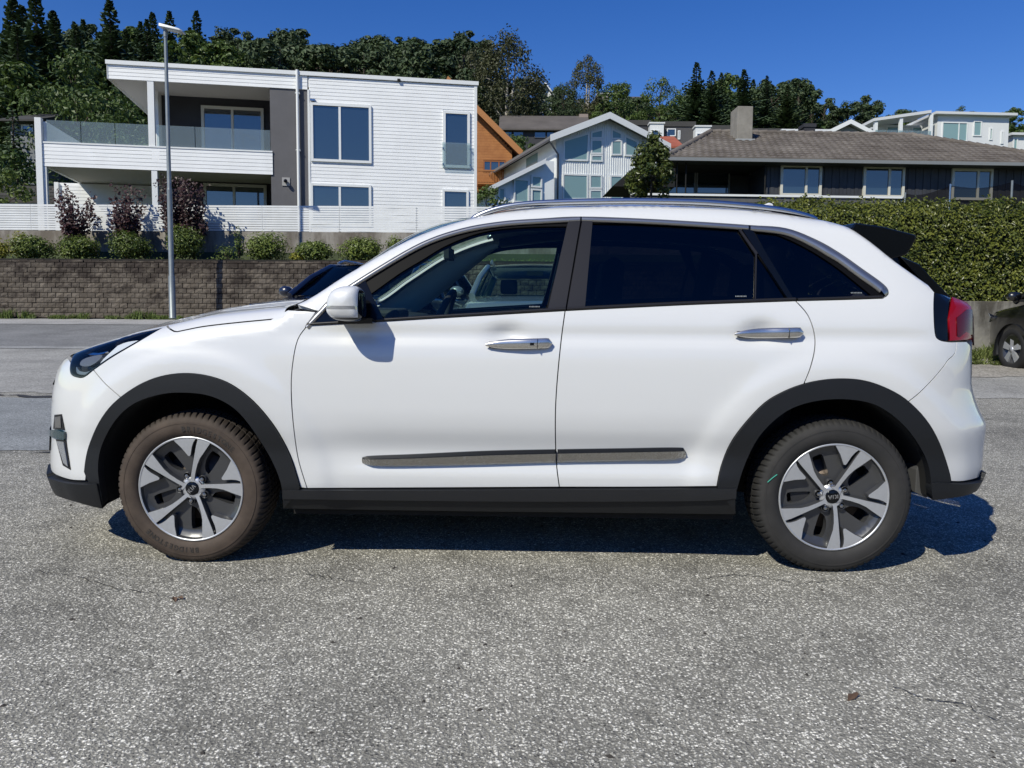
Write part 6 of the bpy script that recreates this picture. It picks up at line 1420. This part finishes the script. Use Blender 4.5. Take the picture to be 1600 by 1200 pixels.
# trees one can single out
px_tree(broad(31, 15, 4.6, 112, 70, .36, BIRCH, BIRCHB, base=.16, droop=.5, lean=.3, multi=3, spread=1.0), 'birch_tree', 790, 235, 38, 92, 'tall open-crowned birch with pale trunks rising behind the brown timber house', wsc=1.0)
px_tree(broad(32, 13, 3.6, 50, 60, .38, BIRCH, BIRCHB, base=.1, droop=.3, multi=2), 'birch_tree', 742, 225, 72, 98, 'shorter olive birch left of the tall one at the house corner')
px_tree(broad(33, 14, 3.4, 76, 66, .36, BIRCH, BIRCHB, base=.15, droop=.5, lean=.2, multi=2), 'birch_tree', 915, 205, 84, 112, 'birch with a ragged pointed top standing alone on the skyline')
px_tree(broad(34, 9, 4.0, 44, 60, .36, PINE, base=.1), 'pine_tree', 880, 205, 128, 106, 'round dark pine left of the ragged birch')
px_tree(broad(35, 8, 3.4, 40, 60, .36, DECID, base=.1), 'broadleaf_tree', 962, 205, 128, 108, 'round tree just right of the ragged birch')
px_tree(conifer(36, 14, 5.6, 34, SPRUCE, .3, .75), 'spruce_tree', 1086, 215, 97, 104, 'tallest pointed spruce on the skyline right of centre', wsc=1.15)
px_tree(conifer(37, 14, 5.0, 34, SPRUCE, .3, .75), 'spruce_tree', 1110, 215, 110, 102, 'second pointed spruce right of the tallest one', wsc=1.1)
px_tree(conifer(38, 14, 4.8, 34, SPRUCE, .35, .75), 'spruce_tree', 1125, 215, 113, 108, 'slim spruce between the two pointed groups left of the chimney', wsc=1.0)
px_tree(conifer(39, 14, 5.6, 34, SPRUCE, .35, .75), 'spruce_tree', 1160, 215, 108, 101, 'broad spruce rising directly behind the tall chimney', wsc=1.25)
px_tree(conifer(40, 14, 4.2, 34, SPRUCE, .5, .7), 'spruce_tree', 1196, 215, 118, 103, 'thin layered spruce right of the tall chimney', wsc=1.0)
px_tree(conifer(41, 14, 6.4, 34, PINE, .25, .8), 'spruce_tree', 1228, 218, 133, 99, 'yellow-green broad conifer above the low white roof', wsc=1.2)
px_tree(broad(42, 10, 3.8, 46, 60, .36, DECID, base=.1), 'broadleaf_tree', 1030, 215, 120, 112, 'bushy tree left of the pointed spruces on the skyline')
px_tree(broad(43, 5, 1.6, 22, 60, .22, PINE, base=.2), 'broadleaf_tree', 1500, 205, 166, 100, 'small treetop showing above the cubic apartment block')
px_tree(conifer(44, 5, 1.5, 20, SPRUCE, .25, .30), 'spruce_tree', 22, 238, 172, 50, 'small dense spruce standing before the grey house at the left edge')
px_tree(broad(45, 12, 5.2, 80, 60, .42, DECID, base=.05), 'broadleaf_tree', 125, 330, 80, 66, 'big bright green broadleaf tree behind the balcony of the white house', wsc=.85)
px_tree(broad(46, 8, 3.6, 50, 60, .32, DECID, base=.05), 'broadleaf_tree', 205, 300, 150, 60, 'green tree seen through the balcony glass beside the white post')
px_tree(broad(47, 5, 2.4, 34, 60, .26, DECID, base=.0), 'bush', 30, 330, 232, 40, 'broad green bush behind the shed at the left edge', 'bush')
px_tree(broad(48, 5, 2.4, 34, 60, .26, SHRUB, base=.0), 'bush', -5, 335, 255, 34, 'yellowish green bush cut by the left edge of the photo', 'bush')
px_tree(broad(49, 4, 1.8, 30, 50, .2, DECID, base=.0), 'bush', 760, 335, 288, 42, 'dark green bush at the right corner of the white house', 'bush')
px_tree(broad(50, 5, 2.4, 34, 60, .3, DECID, base=.0), 'bush', 812, 240, 208, 70, 'green bushes below the long low dark house', 'bush')
px_tree(broad(53, 5, 2.8, 34, 60, .3, DECID, base=.0), 'bush', 775, 245, 205, 74, 'bush just above the roof of the timber house', 'bush')
px_tree(broad(54, 5, 3.4, 34, 60, .4, DECID, base=.0), 'bush', 975, 205, 158, 118, 'light green hedge on the slope above the white gable', 'bush')
px_tree(broad(51, 2.4, .50, 60, 70, .10, LAUR, base=.22, asp=.5, droop=.3), 'young_tree', 1017, 318, 203, 26.5, 'small leafy tree with glossy yellow-green leaves before the dark house porch')
# trees across the street behind the camera (mirrored in windows and chrome)
for i, (x, y, k, sc) in enumerate([(-46, -40, 2, 1.0), (-30, -34, 4, 1.1), (-21, -38, 5, 1.0), (-12, -40, 4, .8), (3, -46, 2, .8), (14, -38, 5, .9), (24, -34, 4, 1.1), (34, -40, 2, 1.1), (46, -36, 5, 1.1)]):
    put(protos[k], (x, y, gz(y) - .3), i, sc, ['first', 'second', 'third', 'fourth', 'fifth', 'sixth', 'seventh', 'eighth', 'last'][i] + ' tree from the left across the street behind the viewer', 'trees behind the viewer')

# hedge on its concrete wall at the right
hx0, hx1, hy = 4.6, 15.5, 14.6
cwz = at(1540, 470.5, 14.4).z
b = MB(); b.box(hx0, hx1 + 2, 14.4, 14.75, gz(14.4) - .3, cwz); cw = b.build('concrete_wall', world_mat('weathered_concrete', [(.3, (.15, .14, .12)), (.55, (.25, .235, .20)), (.75, (.33, .31, .26))], 1.4, .9, (.40, .60, (2.5, 2.5, .5), (.35, .33, .30)), .4, 18.0, zst=(1.45, .35)), label='weathered low concrete wall under the hedge at the right', category='wall', bevel=.015)
hr = random.Random(8); ht = at(1500, 325, 15.2).z
hedge = tag(empty('hedge', (hx0, 14.5, cwz)), 'long clipped laurel hedge on top of the concrete wall', 'hedge')
b = MB()
for _ in range(44000):
    u = hr.random(); x = hr.uniform(0, hx1 - hx0 + 2); topz = ht - cwz + .10 * mnoise(Vector((x * 1.4, 0, 4))) + .09 * mnoise(Vector((x * 5, 0, 4))) + (.12 * hr.random() ** 3)
    if u < .72: z = hr.random() * topz; y = .05 + .10 * mnoise(Vector((x * 1.2, z * 1.2, 2))) + .10 * mnoise(Vector((x * 3.5, z * 3.5, 7))) + abs(hr.gauss(0, .09)) + .25 * max(0, z / topz - .85) ; n = Vector((hr.uniform(-.7, .7), -1, hr.uniform(-.1, 1.1)))
    else: y = hr.uniform(.1, 1.6); z = topz - abs(hr.gauss(0, .05)); n = Vector((hr.uniform(-.6, .6), hr.uniform(-.6, .6), 1))
    leaf(b, Vector((x, y, z)), n, hr.uniform(.05, .092), hr, .5)
b.build('foliage', HEDGE, hedge, kind='stuff')
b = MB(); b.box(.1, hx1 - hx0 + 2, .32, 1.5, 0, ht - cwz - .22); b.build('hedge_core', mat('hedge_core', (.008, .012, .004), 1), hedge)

# planting in front of the fence
def shrub(seed, w, h, mtl, n=1500, size=.075, name='shrub'):
    r = random.Random(seed); b = MB()
    for k in range(13):
        v = rv(r); c = (v.x * w * .30, v.y * w * .26, h * .5 + v.z * h * .22); q = r.uniform(.26, .40); blob(b, c, (w * q, w * q, h * q * 1.15), n // 13, size, r, .3, .5, .5)
    b.v = [(x, y, max(0, z)) for x, y, z in b.v]
    t_ = MB()
    for k in range(4): w_ = k * 1.6; t_.tube([(0, 0, -.05), (.12 * cos(w_) * w, .12 * sin(w_) * w, h * .4)], .012, 5)
    return b, t_, mtl
SG = 'rounded green shrubs above the block wall'
sh = [(55, 62, 366, 'low spreading green shrub nearest the left end of the flower bed'), (124, 54, 368, 'round green shrub under the first maroon bush'), (205, 58, 363, 'round green shrub under the second maroon bush'), (287, 62, 356, 'taller green shrub just right of the street lamp pole'), (416, 64, 362, 'spiky green shrub before the grey column'), (490, 60, 376, 'low green shrub left of the parked dark car roof'), (566, 60, 372, 'green shrub above the dark parked car'), (622, 40, 371, 'small green shrub nearest the white car windscreen')]
for i, (px, wpx, pt, lab) in enumerate(sh):
    Y = 22.75; w = wpx / FPX * Y; z0 = 3.04; h = at(px, pt, Y).z - z0; x = at(px, 400, Y).x
    b, t_, mt = shrub(60 + i, w * 1.08, h * 1.05, SHRUB, 3400, .085); r = tag(empty('shrub', (x, Y, z0)), lab, 'shrub', SG); b.build('foliage', mt, r); t_.build('stem', BARK, r)
for i, (px, wpx, pt, mt, lab) in enumerate([(32, 34, 358, YELL, 'yellow-leaved upright shrub at the left of the flower bed'), (4, 24, 372, YELL, 'yellow shrub cut by the left edge of the photo'), (465, 24, 392, YELL, 'low yellow plant on the edge of the block wall'), (356, 44, 376, WEED, 'straggly dry brownish plants between two green shrubs'), (374, 22, 345, WEED, 'thin tall dry stalks beside the spiky shrub')]):
    Y = 22.6; w = wpx / FPX * Y; z0 = 3.04; h = max(.15, at(px, pt, Y).z - z0); x = at(px, 400, Y).x
    b, t_, m_ = shrub(80 + i, w, h, mt, 500 if i < 3 else 220, .08); r = tag(empty('plant', (x, Y, z0)), lab, 'plant'); b.build('foliage', mt, r); t_.build('stem', BARK, r)
def sparse(seed, h, w, n_br, leaves, size, mtl):
    r = random.Random(seed); b = MB(); t_ = MB(); tips = []
    for k in range(n_br):
        a = r.uniform(0, 6.28); l = r.uniform(.5, 1.0); top_ = Vector((cos(a) * w * .5 * l * r.uniform(.3, 1), sin(a) * w * .4 * l, h * r.uniform(.45, 1.0))); m_ = top_ * .5 + Vector((0, 0, h * .08))
        t_.tube([(0, 0, 0), m_, top_], [.018, .010, .004], 5); tips.append((m_, top_))
    for m_, top_ in tips:
        for _ in range(leaves):
            f = r.uniform(-.35, 1.05); p = m_ + (top_ - m_) * f + rv(r) * .16; leaf(b, p, Vector((r.uniform(-.7, .7), -.6, r.uniform(.1, 1))), size * r.uniform(.7, 1.3), r, .8)
    return b, t_, mtl
for i, (px, wpx, pt, lab) in enumerate([(118, 62, 292, 'maroon-leaved bush before the left end of the house, first from the left'), (200, 62, 290, 'maroon-leaved bush with a forked top under the balcony'), (272, 56, 280, 'maroon-leaved bush directly behind the street lamp pole'), (303, 60, 286, 'maroon-leaved bush just right of the street lamp pole')]):
    Y = 23.4; w = wpx / FPX * Y; z0 = 3.04; h = at(px, pt, Y).z - z0; x = at(px, 400, Y).x
    b, t_, mt = sparse(90 + i, h, w * 1.2, 30, 46, .10, MAROON); r = tag(empty('maroon_bush', (x, Y, z0)), lab, 'bush', 'maroon bushes by the white fence'); b.build('foliage', mt, r); t_.build('stem', BARK, r)
# soil and ground cover of the bed
b = MB(); b.box(-27, 9, 22.3, 24.2, 2.95, 3.05); b.build('flower_bed_soil', SOIL, kind='structure')
b = MB(); r = random.Random(4)
for _ in range(2600): x = r.uniform(-20, 3); y = r.uniform(22.35, 24.1); leaf(b, Vector((x, y, 3.05 + r.random() * .12)), Vector((r.uniform(-1, 1), -.5, 1)), r.uniform(.05, .12), r, .5)
b.build('ground_cover', WEED, kind='stuff')
# weeds at the foot of the walls
b = MB(); r = random.Random(14)
def tuft(x, y, z, h, n, w):
    for _ in range(n):
        a = r.uniform(0, 6.28); d = Vector((cos(a) * w * r.random(), sin(a) * w * .5 * r.random(), h * r.uniform(.5, 1))); p = Vector((x + r.uniform(-w, w) * .6, y + r.uniform(-w, w) * .3, z)); s = Vector((-sin(a), cos(a), 0)) * .012
        b.add([p - s, p + s, p + d * .6 + s * .7, p + d * .6 - s * .7, p + d + Vector((d.x * .3, d.y * .3, -h * .1))], [(0, 1, 2, 3), (3, 2, 4)])
for _ in range(120):
    x = r.uniform(-19, -4) if r.random() < .7 else r.uniform(-4, 6); y = r.uniform(21.75, 21.97); k = mnoise(Vector((x * 1.1, 0, 0))); tuft(x, y, gz(y) + .01, .16 + .45 * max(0, k), 30, .20)
b.build('wall_foot_weeds', WEED, kind='stuff')
b = MB()
for _ in range(330):
    x = r.uniform(5.5, 12.5); y = r.uniform(13.2, 14.38) if r.random() < .8 else r.uniform(12.6, 13.4); tuft(x, y, gz(y), .10 + .30 * max(0, (y - 13) / 1.4) * r.random(), 26, .20)
b.build('verge_grass', leaf_mat('verge_grass', (.05, .085, .015), (.19, .22, .06), .7, .3, 3.0), kind='stuff')

# ------------------------------------------------------------------ other parked cars
def parked_suv(name, loc, rz, label, body_m, glass_m, sc=1.0, group=None, rails=True, cab=0.0):
    """front towards local -x"""
    r = tag(empty(name, loc, rz), label, 'car', group); 
    st = [(-2.20, .62, .80, .70), (-2.14, .74, .86, .84), (-2.0, .84, .93, .95), (-1.7, .90, .965, 1.0), (-1.3, .915, 1.01, 1.03), (-.95, .92, 1.06, 1.06), (-.3, .92, 1.08, 1.08), (.8, .92, 1.10, 1.10), (1.6, .91, 1.13, 1.12), (2.0, .86, 1.14, 1.12), (2.15, .76, 1.12, 1.08)]
    b = MB(); rows = []
    for (x, w, zt_, zc) in st:
        half = [(w * .90, .26), (w * .985, .40), (w, .62), (w * .985, .82), (w * .955, zt_ - .06), (w * .90, zt_ - .01), (w * .5, zt_ + .015), (0, zt_ + .02)]
        rows.append([(x, -y, z) for y, z in half] + [(x, y, z) for y, z in half[-2::-1]])
    n = len(rows[0]); b.add([p for q in rows for p in q], [(i * n + j, i * n + j + 1, (i + 1) * n + j + 1, (i + 1) * n + j) for i in range(len(rows) - 1) for j in range(n - 1)], 0, True)
    b.add(rows[0], [tuple(range(n))], 0, False); b.add(rows[-1], [tuple(range(n))[::-1]], 0, False); b.build('body', body_m, r)
    def gh_(x0, x1, y0, z0, x2, x3, y1, z1, m_, nm, par=r, curve=.0):
        b = MB(); q = [(x0, -y0, z0), (x1, -y0, z0), (x1, y0, z0), (x0, y0, z0), (x2, -y1, z1), (x3, -y1, z1), (x3, y1, z1), (x2, y1, z1)]; return q
    q = gh_(-.98, 2.05, .80, 1.07, -.20, 1.72, .62, 1.50, None, '')
    V = [Vector(p) for p in q]
    def face(nm, i, m_, ins=.0, off=.0): 
        c = sum((V[k] for k in i), Vector()) / 4; b = MB(); pts = [V[k] + (c - V[k]) * ins for k in i]; nn = (pts[1] - pts[0]).cross(pts[3] - pts[0]).normalized(); o_ = c - Vector((.6, 0, 1.2)); nn = nn if nn.dot(o_) > 0 else -nn
        b.slab([p + nn * off for p in pts], nn * .006); return b.build(nm, m_, r)
    # windscreen gently bowed in plan
    b = MB(); m_ = 12; vs = []
    for j in range(m_ + 1):
        t = -1 + 2 * j / m_; bw = .14 * (1 - t * t); vs += [(-.98 - bw, .78 * t, 1.06), (-.20 - bw * .8, .60 * t, 1.495)]
    vs = [(x + cab, y, z) for x, y, z in vs]; b.add(vs, [(2 * j, 2 * j + 2, 2 * j + 3, 2 * j + 1) for j in range(m_)], 0, True); b.build('windscreen', glass_m, r)
    b = MB(); vs = []
    for j in range(m_ + 1):
        t = -1 + 2 * j / m_; bw = .14 * (1 - t * t); vs += [(-.20 + cab - bw * .8, .62 * t, 1.49 + .02 * (1 - t * t)), (.2 - bw * .3, .64 * t, 1.535 + .03 * (1 - t * t)), (1.0, .64 * t, 1.545 + .03 * (1 - t * t)), (1.75, .60 * t, 1.50 + .02 * (1 - t * t)), (1.80, .58 * t, 1.46)]
    b.add(vs, [(5 * j + k, 5 * j + k + 1, 5 * j + k + 6, 5 * j + k + 5) for j in range(m_) for k in range(4)], 0, True); b.build('roof', body_m, r)
    for sg in (-1, 1):
        b = MB(); b.slab([(-.90 + cab, sg * .835, 1.075), (2.0, sg * .83, 1.12), (1.70, sg * .645, 1.47), (-.18 + cab, sg * .645, 1.49)], (0, -sg * .01, 0)); b.build('side_glass', glass_m, r)
        b = MB(); b.tube([(-1.02 + cab, sg * .80, 1.06), (-.6 + cab, sg * .73, 1.31), (-.20 + cab, sg * .64, 1.485), (.3, sg * .655, 1.53)], [.045, .040, .04, .03], 8); b.tube([(.25, sg * .85, 1.06), (.32, sg * .66, 1.51)], .035, 6); b.tube([(1.2, sg * .85, 1.08), (1.15, sg * .66, 1.50)], .035, 6); b.tube([(2.08, sg * .80, 1.10), (1.75, sg * .63, 1.47)], .06, 6); b.tube([(.3, sg * .655, 1.525), (1.72, sg * .64, 1.48)], .03, 6)
        b.build('window_pillars', body_m, r)
        if rails: b = MB(); b.tube([(-.05, sg * .60, 1.55), (.15, sg * .60, 1.60), (1.3, sg * .60, 1.60), (1.55, sg * .58, 1.54)], .018, 6); b.build('roof_rail', RAILM, r)
        b = MB(); b.lathe([(.0001, -.09), (.05, -.085), (.085, -.05), (.09, 0), (.085, .04), (.0001, .05)], 12, 0, 'x'); b.v = [(x - .72 + cab, sg * 1.02 + y * 1.05, z * .8 + 1.13) for x, y, z in b.v]; mm = b.build('door_mirror', body_m, r)
        b = MB(); b.box(-.71 + cab, -.69 + cab, min(sg * .86, sg * .96), max(sg * .86, sg * .96), 1.05, 1.09); b.build('mirror_arm', BLACKM, mm)
        b = MB(); b.prism([(-2.20, sg * .50, .74), (-2.10, sg * .80, .76), (-1.93, sg * .885, .84), (-2.0, sg * .87, .90), (-2.13, sg * .74, .86), (-2.19, sg * .55, .82)], (-.02, 0, .005)); b.build('headlight', mat('lamp_clear', (.5, .52, .55), .1, metal=.7), r)
        for wx in (-1.34, 1.34):
            b = MB(); b.lathe([(.30, -.03), (.385, -.03), (.39, .0), (.385, .03)], 28, 0, 'y', a0=-.25, a1=pi + .25); b.v = [(x + wx, sg * .905 + (y if sg > 0 else -y), z + .34) for x, y, z in b.v]; b.build('wheel_arch', CLAD, r)
            b = MB(); b.lathe([(.22, -.09), (.24, -.11), (.30, -.11), (.325, -.09), (.335, -.05), (.335, .08), (.22, .09)], 36, 0, 'y'); b.v = [(x + wx, (y if sg < 0 else -y) + sg * .81, z + .335) for x, y, z in b.v]; w = b.build('wheel', TY_R, r)
            b = MB(); b.lathe([(.225, -.09), (.215, -.095), (.205, -.06), (.0001, -.05)], 30, 1, 'y')
            for k in range(5):
                a = 2 * pi * k / 5 + .3; c, s_ = cos(a), sin(a); d = .028
                b.prism([(c * .03 - s_ * d, -.10, s_ * .03 + c * d), (c * .21 - s_ * d * 1.9, -.092, s_ * .21 + c * d * 1.9), (c * .21 + s_ * d * 1.9, -.092, s_ * .21 - c * d * 1.9), (c * .03 + s_ * d, -.10, s_ * .03 - c * d)], (0, .03, 0), 0)
            b.lathe([(.045, -.07), (.045, -.105), (.0001, -.108)], 16, 0, 'y')
            b.v = [(x + wx, (y if sg < 0 else -y) + sg * .81, z + .335) for x, y, z in b.v]; b.build('rim', [ALU, RIMDK], w)
    b = MB(); b.box(-2.225, -2.16, -.42, .42, .56, .74); b.build('grille', GLOSSBLK, r, bevel=.01)
    b = MB(); b.box(-2.235, -2.2, -.26, .26, .42, .53); b.build('number_plate', mat('plate_white', (.6, .6, .6), .4), r)
    b = MB(); b.box(-2.0, 2.0, -.78, .78, .22, .34); b.build('underbody', BLACKM, r)
    b = MB(); b.box(-.9, -.5, -.7, .7, .95, 1.06); b.build('dashboard', INT_D, r)
    for sy in (-.36, .36): b = MB(); b.box(.1, .3, sy - .24, sy + .24, .6, 1.12); b.box(.18, .26, sy - .12, sy + .12, 1.14, 1.34); b.build('seat', INT_D, r, bevel=.03)
    b = MB(); b.box(1.0, 1.2, -.6, .6, .6, 1.15); b.build('rear_seat', INT_D, r, bevel=.03)
    b = MB(); b.box(-.42, -.38, -.11, .11, 1.36, 1.42); b.build('interior_mirror', INT_D, r)
    if sc != 1: r.scale = (sc, sc, sc)
    return r
def car_paint(name, col, metal=.0): return mat(name, col, .3, metal=metal, coat=1.0)
CG = pane_mat('parked_car_glass', (.42, .52, .50), ior=1.14); CGD = pane_mat('dark_car_glass', (.16, .2, .24), ior=1.16)
p = at(575, 470, 10.3); parked_suv('parked_car', (p.x, 11.2, gz(10.6)), radians(90 - 14), 'dark navy car parked behind, its roof showing over the white bonnet', car_paint('navy_paint', (.008, .011, .028)), CGD, 1.04, 'cars parked facing the white car')
p = at(838, 470, 10.3); parked_suv('parked_car', (p.x, 11.2, gz(10.6)), radians(90 - 1), 'silver-grey car seen through the front side window of the white car', car_paint('silver_paint', (.33, .35, .36), .5), CG, 1.04, 'cars parked facing the white car')
parked_suv('parked_car', (8.97, 10.96, gz(11.4) + .0), radians(-90), 'black car with silver five-spoke wheel cut by the right edge of the photo', car_paint('black_paint', (.006, .006, .007)), CGD, 1.05, None, rails=False, cab=-.45)

# loose bits lying on the asphalt
b = MB(); r = random.Random(77); GR = mat('dark_grit', (.035, .03, .026), .9)
for _ in range(170):
    y = r.uniform(1.7, 8.5); x = r.uniform(-.75, .75) * y * .95; s_ = r.uniform(.003, .009); z = gz(y); a = r.uniform(0, 6.28); c, d = cos(a) * s_, sin(a) * s_
    b.add([(x - c * 1.8, y - d * 1.8, z), (x + d, y - c, z), (x + c * 1.6, y + d * 1.6, z), (x - d, y + c, z), (x, y, z + s_ * .8)], [(0, 1, 4), (1, 2, 4), (2, 3, 4), (3, 0, 4)])
b.build('loose_grit', GR, kind='stuff')
DL = mat('dry_leaf', (.10, .06, .038), .8)
for i, (px, py, lab) in enumerate([(273, 938, 'small dry brown leaf on the asphalt before the front wheel'), (1330, 1092, 'tiny brown leaf on the asphalt before the rear wheel')]):
    t = (-1.1555) / (ray(px, py).z - .0441 * ray(px, py).y); p_ = CPOS + ray(px, py) * t; o = tag(empty('dry_leaf', (p_.x, p_.y, p_.z)), lab, 'leaf'); b = MB()
    leaf(b, Vector((0, 0, .006)), Vector((.2, -.3, 1)), .045, random.Random(i), .5); leaf(b, Vector((.018, .01, .008)), Vector((-.3, -.2, 1)), .035, random.Random(i + 9), .5); b.build('leaf_blade', DL, o)
